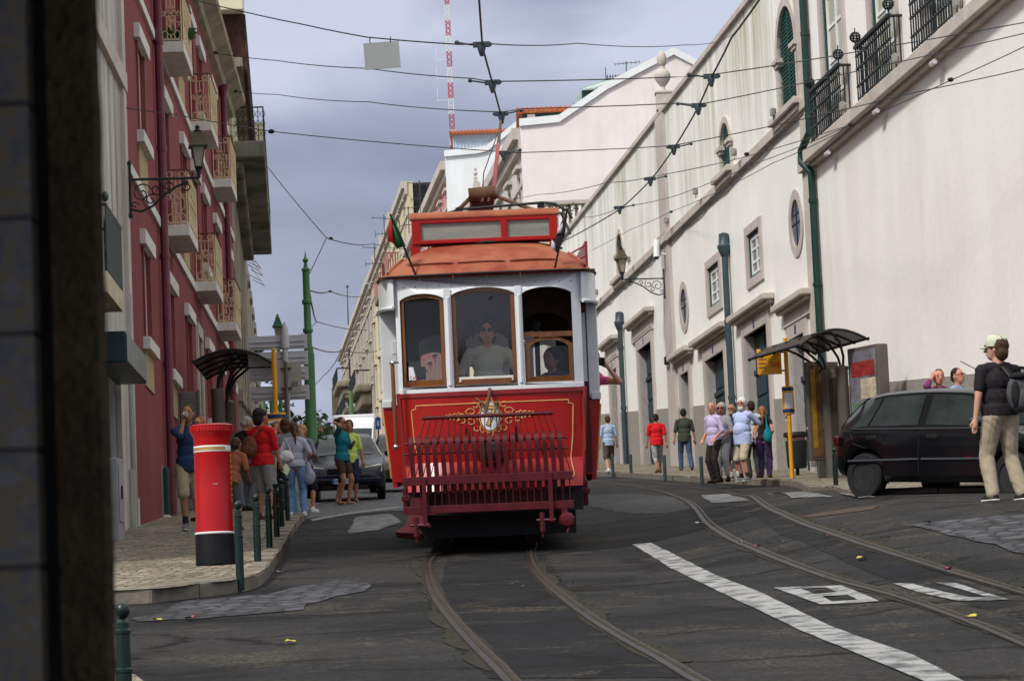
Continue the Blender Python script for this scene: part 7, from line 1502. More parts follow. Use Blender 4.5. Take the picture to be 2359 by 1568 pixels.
def car(name, lb, cat, loc, rz, st, wheels, paint, glassm, W, sidewin, frontwin=None, rearwin=None, pitch=0, R=.29, plate=None, lampm=None, group=None, trimm=None):
    """st: stations (x, z_belt, z_top, w_top); front of the car at +x; W half width"""
    o = thing(name, lb, cat, loc, rz, group); o.rotation_euler = (0, pitch, rz) if pitch else (0, 0, rz)
    X_ = [s[0] for s in st]; f = lambda k, x: hermite(X_, [s[k] for s in st], x); x0, x1 = X_[0], X_[-1]
    def end(x): # rounding of plan at the two ends
        a = min(x - x0, x1 - x) / .45; return W * (1 if a > 1 else (.80 + .20 * math.sin(max(0, a) * PI / 2)))
    def zb(x):
        z = .22 + (.12 * (1 - min(1, min(x - x0, x1 - x) / .5)))
        for xw in wheels:
            d_ = abs(x - xw)
            if d_ < R + .07: z = max(z, R + math.sqrt((R + .07) ** 2 - d_ * d_))
        return z
    def ringp(x):
        w_ = end(x); b = zb(x); bl = f(1, x); tp_ = f(2, x); wt = min(f(3, x), w_ * .97); b = min(b, bl - .1); md = b + (bl - b) * .45; md = max(md, min(.62, bl - .08))
        return [(w_ * .93, b), (w_ * .995, min(b + .08, md - .01)), (w_ * 1.0, md), (w_ * .985, bl - .035), (w_ * .955, bl), (wt, max(bl + .002, tp_ - .05)), (wt * .90, max(bl + .004, tp_ - .012)), (wt * .5, max(bl + .005, tp_ + .004)), (0, max(bl + .006, tp_ + .010))]
    xs = sorted(set([x0 + (x1 - x0) * i / 70 for i in range(71)] + [xw + (R + .07) * math.cos(PI * k / 12) for xw in wheels for k in range(13)])); m = MB(); vs = []; N = 0
    for x in xs:
        r_ = ringp(x); ring_ = [(-a, b) for a, b in r_] + [(a, b) for a, b in r_[::-1][1:]]; N = len(ring_); vs += [(x, a, b) for a, b in ring_]
    fs = [(i * N + k, i * N + (k + 1) % N, (i + 1) * N + (k + 1) % N, (i + 1) * N + k) for i in range(len(xs) - 1) for k in range(N)]
    fs += [tuple(range(N))[::-1], tuple((len(xs) - 1) * N + k for k in range(N))]
    m.add(vs, fs); body = m.build('body', paint, o, ang=32)
    def surf(x, t, s, off=.006): # belt to roof facet
        r_ = ringp(x); a, b = r_[4], r_[5]; return Vector((x, s * (a[0] + (b[0] - a[0]) * t + off), a[1] + (b[1] - a[1]) * t))
    for s in (-1, 1):
        for (a0, a1, b0, b1) in sidewin:  # bottom from a0..a1, top from b0..b1
            m = MB(); m.grid(lambda u, v: surf((a0 + (a1 - a0) * u) * (1 - v) + (b0 + (b1 - b0) * u) * v, .06 + .86 * v, s), 10, 4); m.build('side_window', glassm, o, ang=60)
    def top(x, yy, off=.008): r_ = ringp(x); w_ = r_[5][0]; return Vector((x, yy * w_ * .93, max(r_[6][1], r_[5][1]) + off + .026 * (1 - yy * yy)))
    for nm, wn in (('windscreen', frontwin), ('rear_window', rearwin)):
        if wn: m = MB(); m.grid(lambda u, v: top(wn[0] + (wn[1] - wn[0]) * u, -1 + 2 * v), 12, 8); m.build(nm, glassm, o, ang=60)
    for xw in wheels:
        for s in (-1, 1):
            T = Matrix.Translation((xw, s * (W - .10), R)) @ Matrix.Rotation(-s * PI / 2, 4, 'X'); m = MB(); m.lathe([(R * .62, -.085), (R * .92, -.085), (R, -.06), (R, .06), (R * .93, .085), (R * .64, .085), (R * .62, .06)], 32, T); wh = m.build('wheel', M['rubber'], o)
            m = MB(); m.lathe([(.001, .045), (.04, .06), (.06, .05), (R * .35, .03), (R * .5, .055), (R * .58, .05), (R * .63, .075), (R * .66, .07)], 32, T)
            m.build('rim', rimm if (rimm := M['rim']) else None, wh)
            m = MB()
            for k in range(8): a = k * PI / 4; m.ell(T @ Vector((R * .45 * math.cos(a), R * .45 * math.sin(a), .052)), (.022, .012, .022), n=6)
            m.build('wheel_holes', M['black'], wh)
    return o, surf, top, ringp, f
M['rim'] = pm('steel_rim', (.035, .036, .038), .5, .3, 8, metal=.4); M['car_black'] = pm('black_car_paint', (.005, .005, .006), .16, .3, 1, coat=.22, spec=.3); M['car_blue'] = pm('navy_car_paint', (.008, .010, .022), .3, .3, 1, coat=.08, spec=.2)
M['car_olive'] = pm('dark_olive_car_paint', (.03, .03, .024), .25, .3, 1, coat=.25); M['van_white'] = pm('van_white', (.68, .70, .72), .35, .05, 2, coat=.3); M['headlamp'] = pm('headlamp_glass', (.55, .50, .33), .12, .25, 9); M['tail_red'] = pm('tail_lamp', (.05, .002, .003), .25, .2, 4); M['trim_line'] = pm('bumper_plastic', (.025, .027, .034), .4, .2, 4)
M['carglass'] = pm('car_glass', (.008, .010, .010), .05, scale=1.1, col2=(.045, .055, .055), spec=.4)
# black five door hatchback on the right, nose towards the camera and right
p = gp(1997, 1143); yaw = -math.radians(49); hx_ = Vector((math.cos(yaw), math.sin(yaw), 0)); wloc = .57 - 1.84
hs_ = [(-1.84, .78, .84, .60), (-1.80, .86, .95, .62), (-1.62, .885, 1.12, .60), (-1.35, .89, 1.30, .58), (-1.0, .895, 1.365, .57), (-.4, .90, 1.385, .565), (.2, .89, 1.37, .57), (.52, .885, 1.30, .58), (.85, .87, 1.05, .62), (1.08, .85, .89, .66), (1.3, .80, .83, .66), (1.6, .72, .75, .62), (1.78, .62, .65, .58), (1.84, .50, .53, .55)]
near_rear = p - (hx_ * wloc) - Vector((-hx_.y, hx_.x, 0)) * (-.70)
CS = .885; near_rear = p + (hx_ * 1.27 + Vector((-hx_.y, hx_.x, 0)) * .70) * CS; loc = (near_rear.x, near_rear.y, p.z)
pos = Vector(loc); tiltx = math.atan((G(pos.x + hx_.x, pos.y + hx_.y) - G(pos.x - hx_.x, pos.y - hx_.y)) / 2)
cr_, sf, tpf, rp, ff = car('parked_car', 'black five-door hatchback at the right, behind the man in the cap', 'car', (pos.x, pos.y, p.z - .115), yaw, hs_, (-1.27, 1.115), M['car_black'], M['carglass'], .795, [(-1.48, -1.22, -1.22, -1.10), (-1.19, -.38, -1.06, -.38), (-.26, .82, -.26, .36)], (.50, 1.03), (-1.74, -1.38), pitch=.072)
cr_.scale = (CS, CS, CS)
for s in (-1, 1):
    m = MB(); m.tube([(-1.5, s * .80, .48), (-.32, s * .80, .50)], .018, 5); m.tube([(-.28, s * .80, .50), (.78, s * .80, .50)], .018, 5); m.build('side_moulding', M['trim_line'], cr_)
    m = MB(); m.tube([(-1.48, s * .772, .885), (.86, s * .772, .872)], .010, 5); m.build('belt_trim', M['trim_line'], cr_)
    for x in (-1.12, -.12): m = MB(); m.box(x - .09, x + .09, min(s * .785, s * .80), max(s * .785, s * .80), .755, .80); m.build('door_handle', M['black'], cr_, smooth=False, bevel=.008)
    m = MB(); m.ell((.70, s * .89, .95), (.10, .12, .065), n=12); m.build('wing_mirror', M['trim_line'], cr_)
    m = MB(); m.box(-1.80, -1.72, min(s * .66, s * .757), max(s * .66, s * .757), .68, .80); m.build('tail_light', M['tail_red'], cr_, smooth=False, bevel=.02)
    for x in (-.33,): m = MB(); m.tube([(x, s * .799, .30), (x, s * .80, .62), (x - .01, s * .775, .88)], .004, 4); m.tube([(-1.0 - .2, s * .797, .64), (-1.42, s * .79, .70), (-1.5, s * .78, .87)], .004, 4); m.build('door_gap', M['black'], cr_)
m = MB(); m.box(.42, .55, -.805, -.795, .515, .54); m.build('side_repeater', M['tail_red'], cr_, smooth=False)
m = MB(); m.tube([(.35, .2, 1.38), (-.55, .25, 1.75)], .006, 4); m.build('aerial', M['black'], cr_)
m = MB(); m.box(1.62, 1.80, .42, .72, .56, .70); m.build('headlight', M['headlamp'], cr_, smooth=False, bevel=.03); m = MB(); m.box(1.62, 1.80, -.72, -.42, .56, .70); m.build('headlight', M['headlamp'], cr_, smooth=False, bevel=.03)
# navy saloon facing us on the left
p = at(790, 1140, 67); g = G(p.x, 66); hs_ = [(-2.05, .80, .86, .6), (-1.9, .90, 1.0, .64), (-1.3, .93, 1.25, .6), (-.8, .94, 1.40, .56), (-.2, .94, 1.43, .56), (.15, .93, 1.38, .58), (.5, .92, 1.20, .62), (.85, .91, .97, .68), (1.2, .86, .90, .70), (1.7, .78, .80, .68), (1.95, .66, .69, .62), (2.05, .52, .55, .6)]
px = at(788, 1100, 64).x
cb_, *_ = car('parked_car', 'navy blue saloon facing the camera beside the woman in teal', 'car', (px, 65.5, G(px, 65.5) + .0), -PI / 2 + .04, hs_, (-1.3, 1.3), M['car_blue'], M['carglass'], .865, [(-1.3, -.4, -1.1, -.4), (-.3, .7, -.3, .25)], (.12, .82), (-1.85, -1.3), R=.31)
cb_.rotation_euler = (0, math.atan(.0737), -PI / 2 + .04)
for s in (-1, 1):
    m = MB(); m.add([(1.93, s * .40, .60), (1.80, s * .78, .63), (1.72, s * .78, .78), (1.90, s * .42, .72), (1.99, s * .40, .58), (1.90, s * .81, .61), (1.78, s * .81, .765), (1.93, s * .42, .705)], [(4, 5, 6, 7), (0, 3, 2, 1), (0, 1, 5, 4), (1, 2, 6, 5), (2, 3, 7, 6), (3, 0, 4, 7)]); m.build('headlight', M['headlamp'], cb_, smooth=False, bevel=.015)
    m = MB(); m.ell((.72, s * .98, .98), (.07, .12, .08), n=12); m.build('wing_mirror', M['car_blue'], cb_)
m = MB(); m.box(1.98, 2.05, -.36, .36, .60, .70); m.build('grille', M['black'], cb_, smooth=False, bevel=.01)
m = MB(); m.box(2.0, 2.09, -.78, .78, .36, .50); m.build('bumper', M['car_blue'], cb_, smooth=False, bevel=.04); m = MB(); m.box(2.0, 2.07, -.5, .5, .24, .33); m.build('air_intake', M['black'], cb_, smooth=False, bevel=.01)
Tt = Matrix.Translation((2.108, 0, .43)) @ Matrix.Rotation(PI / 2, 4, 'Z') @ Matrix.Rotation(PI / 2, 4, 'X')
m = MB(); m.box(2.09, 2.102, -.26, .26, .375, .485); npl = m.build('number_plate', M['enamel'], cb_, smooth=False); m = MB(); m.box(2.102, 2.106, -.26, -.21, .375, .485); m.build('plate_strip', pm('plate_blue', (.02, .12, .5), .4), npl, smooth=False)
text_mesh('56-20-QL', .10, M['black'], 'plate_letters', npl, Tt, .001)
m = MB(); m.ell((-.1, -.35, .98), (.12, .25, .3), n=10); m.build('seat', M['black'], cb_)
# dark estate behind, half hidden by the tram
px = at(900, 1100, 72).x
cc_, *_ = car('parked_car', 'dark olive car half hidden behind the left side of the tram', 'car', (px + .22, 74, G(px, 74)), -PI / 2 + .05, hs_, (-1.3, 1.3), M['car_olive'], M['carglass'], .85, [(-1.3, -.4, -1.1, -.4), (-.3, .7, -.3, .25)], (.12, .82), None, R=.31); cc_.rotation_euler = (0, math.atan(.0737), -PI / 2 + .05)
for s in (-1, 1): m = MB(); m.ell((.72, s * .96, .98), (.07, .12, .08), n=12); m.build('wing_mirror', M['car_olive'], cc_); m = MB(); m.box(1.8, 1.95, min(s * .45, s * .78), max(s * .45, s * .78), .6, .74); m.build('headlight', M['headlamp'], cc_, smooth=False, bevel=.03)
# white box van
px = at(818, 1000, 122).x; vs_ = [(-2.6, 1.0, 2.1, .9), (-2.55, 1.05, 2.62, .92), (-.2, 1.05, 2.66, .92), (.45, 1.05, 2.6, .9), (.75, 1.04, 2.15, .86), (1.15, 1.02, 1.55, .82), (1.5, 1.0, 1.1, .85), (1.9, .92, .96, .82), (2.25, .78, .82, .78), (2.35, .6, .64, .74)]
vn, *_ = car('delivery_van', 'white box van facing us behind the navy saloon', 'van', (px, 122, G(px, 122)), -PI / 2 + .03, vs_, (-1.5, 1.5), M['van_white'], M['carglass'], .98, [(.3, 1.05, .3, .6)], (.78, 1.44), None, R=.33); vn.rotation_euler = (0, math.atan(.0737), -PI / 2 + .03); vn.scale = (.9, .9, .84)
for s in (-1, 1): m = MB(); m.box(.95, 1.08, min(s * 1.02, s * 1.2), max(s * 1.02, s * 1.2), 1.15, 1.5); m.build('wing_mirror', M['black'], vn, smooth=False, bevel=.03); m = MB(); m.box(2.1, 2.3, min(s * .55, s * .85), max(s * .55, s * .85), .72, .88); m.build('headlight', M['headlamp'], vn, smooth=False, bevel=.03)
m = MB(); m.box(-2.62, .3, -.96, .96, 1.2, 2.80); m.build('cargo_box', M['van_white'], vn, smooth=False, bevel=.05)
# distant small cars and blue parking sign in the gap beside the tram
px = at(868, 1000, 130).x
c4, *_ = car('parked_car', 'small distant car in the gap between white van and tram', 'car', (px, 131, G(px, 131)), -PI / 2, hs_, (-1.3, 1.3), M['car_blue'], M['carglass'], .83, [(-.3, .7, -.3, .25)], (.12, .82), None, R=.31); c4.rotation_euler = (0, math.atan(.0737), -PI / 2)
p = at(871, 975, 100); g = G(p.x, 100); o = thing('parking_sign', 'small blue sign on a post between the white van and the tram', 'sign', (p.x, 100, g)); m = MB(); m.tube([(0, 0, 0), (0, 0, p.z - g + .25)], .03, 6); m.build('post', M['steel_grey'], o); m = MB(); m.box(-.09, .09, -.05, -.03, p.z - g - .2, p.z - g + .2); b_ = m.build('sign_plate', pm('bright_blue', (.03, .13, .45), .4), o, smooth=False); m = MB(); m.box(-.035, .035, -.055, -.05, p.z - g - .08, p.z - g + .08); m.build('sign_symbol', M['enamel'], b_, smooth=False)
ps = at(678, 1007, 110); 
# ================================================================ people
SK = {'fair': pm('skin_fair', (.52, .28, .19), .55, .08, 12), 'tan': pm('skin_tanned', (.36, .17, .10), .55, .1, 12), 'red': pm('skin_ruddy', (.50, .22, .15), .55, .12, 12)}
HA = {'dark': pm('hair_dark', (.018, .012, .009), .7, .4, 40), 'brown': pm('hair_brown', (.07, .035, .018), .65, .4, 40), 'grey': pm('hair_grey', (.30, .29, .28), .75, .3, 40), 'white': pm('hair_white', (.62, .62, .61), .8, .15, 40), 'blonde': pm('hair_blonde', (.36, .24, .11), .65, .4, 40), 'ginger': pm('hair_ginger', (.30, .12, .035), .65, .4, 40), 'curl': pm('hair_curly', (.20, .10, .045), .7, .5, 50)}
CL = {}
def cl(name, c, c2=None, sc=22, stretch=None, thr=None):
    if name not in CL: CL[name] = pm('cloth_' + name, c, .85, .12, sc, spec=.2, col2=c2, stretch=stretch, thr=thr)
    return CL[name]
def ik(a, b, l1, l2, hint):
    d = b - a; L = min(d.length, (l1 + l2) * .998); dn = d.normalized(); b = a + dn * L; x = (l1 * l1 - l2 * l2 + L * L) / (2 * L); h = math.sqrt(max(0, l1 * l1 - x * x)); p = hint - dn * hint.dot(dn); p.normalize(); return a + dn * x + p * h, b
def remesh(m, name, mat, parent, vox, sm=4, wr=0.0, seed=0, col=None):
    me = bpy.data.meshes.new('tmp'); me.from_pydata(m.v, [], m.f); o = bpy.data.objects.new('tmp', me); C.objects.link(o)
    r = o.modifiers.new('r', 'REMESH'); r.mode = 'VOXEL'; r.voxel_size = vox; r.use_smooth_shade = True
    s = o.modifiers.new('s', 'SMOOTH'); s.iterations = sm; s.factor = .5
    me2 = bpy.data.meshes.new_from_object(o.evaluated_get(bpy.context.evaluated_depsgraph_get())); bpy.data.objects.remove(o); me2.name = name; me2.materials.clear(); me2.materials.append(mat)
    if wr:
        nv = [v.normal.copy() for v in me2.vertices]
        for v, n in zip(me2.vertices, nv):
            c = v.co; d = noise.noise(Vector((c.x * 6 + seed, c.y * 6, c.z * 4))) * .8 + abs(noise.noise(Vector((c.x * 7 + seed, c.y * 7, c.z * 13 + c.x * 14)))) * .9 - .25
            v.co = c + n * d * wr
    me2.polygons.foreach_set('use_smooth', [True] * len(me2.polygons)); o2 = bpy.data.objects.new(name, me2); link(o2, parent); return o2
def person(label, X=None, Yf=None, d=None, H=1.72, top=None, face=0.0, off=.12, group=None, sex='m', g=1.0, belly=0, skin='fair', hair='dark', hs='short', shirt=('grey', (.2, .2, .2)), sleeve=.5, hem=.84, pants=('blue', (.05, .08, .16)), plen=1.0, loose=1.0, feet=((-.10, .02), (.10, -.02)), fyaw=0, hands=((-.27, .05, .78), (.27, .05, .78)), lean=(0, 0), head=(0, 0), shoes='dark', socks=None, glasses=None, beard=None, hat=None, vox=.0115, elbow=((-.5, -1, -.2), (.5, -1, -.2)), base=None, lower=True, curl=.5, belt=False):
    if base is None:
        if Yf: q = gp(X, Yf, off)
        else: r_ = ray(X, 1000); q = Vector((r_[0] * d, d, 0)); q.z = G(q.x, d) + off
        if top is not None:
            zt = at(X, top, q.y).z; H = zt - q.z; q.x = (at(X, (top + (Yf or top + 200)) / 2, q.y)).x
        base = q
    HS = 1.13; k = H / 1.75; o = thing('person', label, 'person', tuple(base), face, group); o.scale = (k, k, k)
    fem = sex == 'f'; V = Vector; tor = Matrix.Translation((0, 0, .95)) @ Matrix.Rotation(-lean[0], 4, 'X') @ Matrix.Rotation(lean[1], 4, 'Y') @ Matrix.Translation((0, 0, -.95))
    T = lambda *p: tor @ V(p); nk = T(0, -.01, 1.49); hd = Matrix.Translation(nk) @ Matrix.Rotation(head[0], 4, 'Z') @ Matrix.Rotation(head[1], 4, 'X') @ Matrix.Translation(-V((0, -.01, 1.49)))
    sw = (.165 if fem else .19) * g ** .6; legs = []; arms = []
    for s, (fx, fyy) in zip((-1, 1), feet):
        hip = V((s * .09, 0, .90)); an = V((fx, fyy, .085)); kn, an = ik(hip, an, .43, .42, V((s * .1, 1, 0))); legs.append((hip, kn, an))
    for s, hn, eh in zip((-1, 1), hands, elbow):
        sh = T(s * sw, -.01, 1.40); el, wr_ = ik(sh, V(hn), .285, .25, V(eh)); arms.append((sh, el, wr_))
    b = MB(); R3 = tor.to_3x3().to_4x4(); hw = .95 if fem else 1.0; E = lambda m, c, r: m.ell(T(*c), r, R=R3, n=14)
    E(b, (0, 0, .95), (.155 * g * (1.06 if fem else 1), .11 * g, .13)); E(b, (0, .012 * belly, 1.10), (.135 * g * (.88 if fem else 1), .10 * g + .03 * belly, .15)); E(b, (0, 0, 1.28), (.155 * hw * g, .108 * g, .17)); b.cone(T(-sw + .03, -.01, 1.395), T(sw - .03, -.01, 1.395), .048, .048)
    b.cone(T(0, -.015, 1.40), hd @ V((0, 0, 1.56)), .062 * hw, .052 * hw)
    hd = hd @ Matrix.Translation((0, 0, 1.52)) @ Matrix.Diagonal((HS, HS, HS, 1)) @ Matrix.Translation((0, 0, -1.545)); HC = hd @ V((0, .01, 1.640)); RH = hd.to_3x3().to_4x4()
    b.ell(HC, (.074, .092, .108), R=RH, n=16); b.ell(hd @ V((0, .045, 1.585)), (.053, .055, .062), R=RH, n=12); b.cone(hd @ V((0, .098, 1.645)), hd @ V((0, .118, 1.612)), .010, .016, 8)
    for s in (-1, 1): b.ell(hd @ V((s * .078, .0, 1.63)), (.012, .022, .032), R=RH, n=8)
    for s, (sh, el, wr_) in zip((-1, 1), arms):
        b.cone(sh, el, .050 * g ** .5, .040, 12); b.cone(el, wr_, .040, .027, 12); f = (wr_ - el).normalized(); sd_ = f.cross(V((0, 1, 0)) if abs(f.y) < .8 else V((0, 0, 1))).normalized(); nn = f.cross(sd_)
        b.cone(wr_, wr_ + f * .075, .028, .034, 8)
        for q in range(4):
            ba = wr_ + f * .078 + sd_ * (q - 1.5) * .019; ln = (.068, .078, .073, .056)[q]; mid = ba + f * ln * .55 - nn * s * ln * .12 * curl; b.cone(ba, mid, .0095, .009, 6); b.cone(mid, mid + (f - nn * s * .7 * curl).normalized() * ln * .5, .009, .0075, 6)
        th = wr_ + f * .02 - sd_ * .028; b.cone(th, th + f * .045 - sd_ * .025, .012, .011, 6); b.cone(th + f * .045 - sd_ * .025, th + f * .075 - sd_ * .027, .011, .009, 6)
    for s, (hip, kn, an) in zip((-1, 1), legs):
        b.cone(hip, kn, .082 * g ** .5 * (1.05 if fem else 1), .052, 12); b.cone(kn, kn.lerp(an, .35) + V((0, -.012, 0)), .050, .052, 12); b.cone(kn.lerp(an, .35) + V((0, -.012, 0)), an, .052, .034, 12); ft = V((math.sin(-fyaw) + s * .15, math.cos(fyaw), 0)).normalized(); b.cone(an + V((0, 0, -.045)) - ft * .03, an + ft * .12 + V((0, 0, -.06)), .036, .026, 8)
    body = remesh(b, 'body', SK[skin], o, vox, 3)
    # face
    fm = MB()
    for s in (-1, 1): fm.ell(hd @ V((s * .030, .096, 1.652)), (.012, .006, .006), R=RH, n=8); fm.tube([hd @ V((s * .015, .103, 1.668)), hd @ V((s * .032, .104, 1.673)), hd @ V((s * .050, .092, 1.667))], .004, 4)
    fm.ell(hd @ V((0, .100, 1.578)), (.024, .006, .005), R=RH, n=8); fm.build('face_features', CL.get('lips') or cl('lips', (.10, .03, .025)), o)
    if glasses:
        m = MB(); 
        for s in (-1, 1):
            if glasses == 'dark': m.ell(hd @ V((s * .033, .104, 1.650)), (.026, .010, .019), R=RH, n=10)
            else: m.tube([hd @ V((s * .033 + .023 * math.cos(t * PI / 4), .108, 1.650 + .016 * math.sin(t * PI / 4))) for t in range(9)], .003, 4, cap=False)
            m.tube([hd @ V((s * .055, .100, 1.655)), hd @ V((s * .082, .04, 1.655)), hd @ V((s * .083, -.01, 1.650))], .004, 4)
        m.tube([hd @ V((-.012, .110, 1.652)), hd @ V((.012, .110, 1.652))], .004, 4); m.build('sunglasses' if glasses == 'dark' else 'glasses', M['black'], o)
    if beard: m = MB(); m.ell(hd @ V((0, .058, 1.560)), (.056, .056, .052), R=RH, n=12); m.ell(hd @ V((0, .104, 1.592)), (.034, .012, .010), R=RH, n=8); remesh(m, 'beard', HA[beard], o, .009, 1, .006)
    # hair
    m = MB(); hc = lambda x, y, z, r, rr_=None: m.ell(hd @ V((x, y, z)), r, R=RH, n=14); w_ = .012
    if hs != 'bald': hc(0, -.012, 1.668, (.082, .092, .096)); hc(0, -.045, 1.625, (.074, .062, .075))
    else: hc(0, -.05, 1.615, (.076, .055, .06))
    if hs == 'full': hc(0, -.02, 1.672, (.098, .105, .102)); hc(0, -.05, 1.60, (.092, .07, .09))
    if hs == 'pony': hc(0, -.10, 1.64, (.035, .03, .035)); m.cone(hd @ V((0, -.115, 1.63)), hd @ V((0, -.15, 1.52)), .03, .038); m.cone(hd @ V((0, -.15, 1.52)), hd @ V((.01, -.135, 1.36)), .036, .012)
    if hs == 'bun': hc(0, -.105, 1.70, (.045, .042, .042))
    if hs == 'long': m.cone(hd @ V((0, -.06, 1.62)), hd @ V((0, -.085, 1.42)), .078, .060); w_ = .02
    if hs == 'curly':
        rr_ = random.Random(8)
        for i in range(44): a = rr_.uniform(-2.6, 2.6) - PI / 2; z = rr_.uniform(1.44, 1.74); r_ = .11 + .035 * math.sin((1.76 - z) * 9); m.ell(hd @ V((r_ * math.cos(a), -.01 + r_ * math.sin(a) * .9, z)), (.035,) * 3, n=8)
        hc(0, -.02, 1.69, (.10, .105, .085)); w_ = .022
    remesh(m, 'hair', HA[hair], o, .010, 1, w_, 3)
    if hat:
        hm = cl('cap', (.42, .44, .30), (.62, .64, .50), 60); m = MB(); Th = hd @ Matrix.Translation((0, .0, 1.675)); m.lathe([(.101, -.02), (.105, .02), (.098, .06), (.07, .088), (.001, .095)], 20, Th @ Matrix.Diagonal((.92, 1.05, 1, 1)))
        vs = [Th @ V((.085 * math.sin(a), .085 * math.cos(a) + e_ * (.085 * math.cos(a)), -.012 - e_ * .018 - .01 * abs(math.sin(a)))) for a in [-.95 + 1.9 * i / 10 for i in range(11)] for e_ in (0, 1)]; m.add(vs + [v + V((0, 0, .006)) for v in vs], [(2 * i, 2 * i + 1, 2 * i + 3, 2 * i + 2) for i in range(10)] + [(24 + 2 * i, 22 + 2 * i, 23 + 2 * i, 25 + 2 * i) for i in range(9)]); m.build('cap', hm, o)
    # shirt
    if shirt:
        m = MB(); t = .020; E(m, (0, .0, 1.28), (.155 * hw * g + t, .108 * g + t, .165 + t * .5)); E(m, (0, .015 * belly, 1.10), (.145 * g * (.92 if fem else 1.04) + t, .10 * g + .035 * belly + t, .17)); m.cone(T(-sw + .02, -.012, 1.396), T(sw - .02, -.012, 1.396), .066, .066); m.cone(T(-sw * .55, -.012, 1.415), T(sw * .55, -.012, 1.415), .070, .070); m.cone(T(0, -.015, 1.38), T(0, -.012, 1.455), .085, .062)
        if fem: E(m, (-.06, .085, 1.27), (.055, .05, .055)); E(m, (.06, .085, 1.27), (.055, .05, .055))
        if belly: E(m, (0, .035 * belly, 1.08), (.155 * g, .10 * g + .03 * belly, .17))
        hr = .155 * g * (1.06 if fem else 1.02) + t * 1.25; 
        for q in range(5): z = .98 + (hem - .98) * q / 4; m.lathe([(hr, -.03), (hr * 1.01, .03)], 18, Matrix.Translation(T(0, .012 * belly, z)) @ R3 @ Matrix.Diagonal((1, .74, 1, 1)))
        E(m, (0, .012 * belly, .98), (hr, hr * .74, .10))
        for s, (sh, el, wr_) in zip((-1, 1), arms):
            if sleeve > 0: e1_ = sh.lerp(el, min(1, sleeve * 2)); m.cone(sh + V((0, 0, -.006)), e1_, .061 * g ** .5, .058, 12)
            if sleeve > .5: m.cone(el, el.lerp(wr_, (sleeve - .5) * 2), .054, .042, 12)
        remesh(m, 'shirt', cl(*shirt), o, vox * 1.1, 3, .010, hash(label) % 50)
    if lower:
        m = MB(); t = .010 + .008 * loose; E(m, (0, 0, .945), (.158 * g * (1.06 if fem else 1) + t * .6, .113 * g + t * .6, .115)); 
        for s, (hip, kn, an) in zip((-1, 1), legs):
            f1 = min(1, plen * 2); k_ = hip.lerp(kn, f1); m.cone(hip, k_, .086 * g ** .5 + t, .056 + t + (.010 * loose if plen < .7 else 0), 12)
            if plen > .5: f2 = (plen - .5) * 2; m.cone(kn, kn.lerp(an, f2), .055 + t, .045 + t * 1.1, 12)
        remesh(m, 'trousers' if plen > .8 else 'shorts', cl(*pants), o, vox * 1.1, 3, .013, 5)
        if socks: 
            for s, (hip, kn, an) in zip((-1, 1), legs): m = MB(); m.cone(an.lerp(kn, .22), an, .042, .040, 10); m.build('sock', cl(*socks), o)
        for s, (hip, kn, an) in zip((-1, 1), legs):
            ft = V((math.sin(-fyaw) + s * .15, math.cos(fyaw), 0)).normalized(); m = MB()
            if shoes == 'sandal': m.cone(an + V((0, 0, -.078)) - ft * .05, an + ft * .15 + V((0, 0, -.078)), .018, .022, 8); m.cone(an + ft * .05 + V((-.035, 0, -.05)), an + ft * .05 + V((.035, 0, -.05)), .016, .016, 6)
            else: m.cone(an + V((0, 0, -.04)) - ft * .035, an + V((0, 0, .0)), .042, .044, 10); m.cone(an + V((0, 0, -.045)) - ft * .03, an + ft * .14 + V((0, 0, -.055)), .044, .036, 10)
            sc_ = {'dark': (.02, .018, .016), 'white': (.6, .6, .6), 'brown': (.10, .045, .02), 'sandal': (.35, .28, .16), 'grey': (.16, .16, .17)}[shoes]; q = remesh(m, 'sandal' if shoes == 'sandal' else 'shoe', cl('shoe_' + shoes, sc_), o, .010, 2)
            if shoes in ('white', 'grey') or label.startswith('large man'): m2 = MB(); m2.cone(an + V((0, 0, -.078)) - ft * .035, an + ft * .14 + V((0, 0, -.078)), .047, .042, 10); m2.v = [V((v.x, v.y, max(v.z, -.002) if v.z < .02 else .018)) for v in m2.v]; m2.build('sole', cl('sole', (.5, .5, .48)), q)
    if lower and belt: m = MB(); m.lathe([(.170 * g, -.018), (.172 * g, .018)], 20, Matrix.Translation((0, 0, .985)) @ Matrix.Diagonal((1, .76, 1, 1))); m.build('belt', M['black'], o)
    return o, (lambda p: o.matrix_basis @ V(p)), dict(k=k, H=H)
def bag(name, lb, cat, loc, rz, parts, s=1.0):
    o = thing(name, lb, cat, tuple(loc), rz); o.scale = (s, s, s)
    for nm, mat, fn, wr in parts:
        m = MB(); fn(m)
        if wr is None: m.build(nm, mat, o)
        else: remesh(m, nm, mat, o, .012, 3, wr, 7)
    return o
B = PI  # facing the camera
def away(a=0): return a
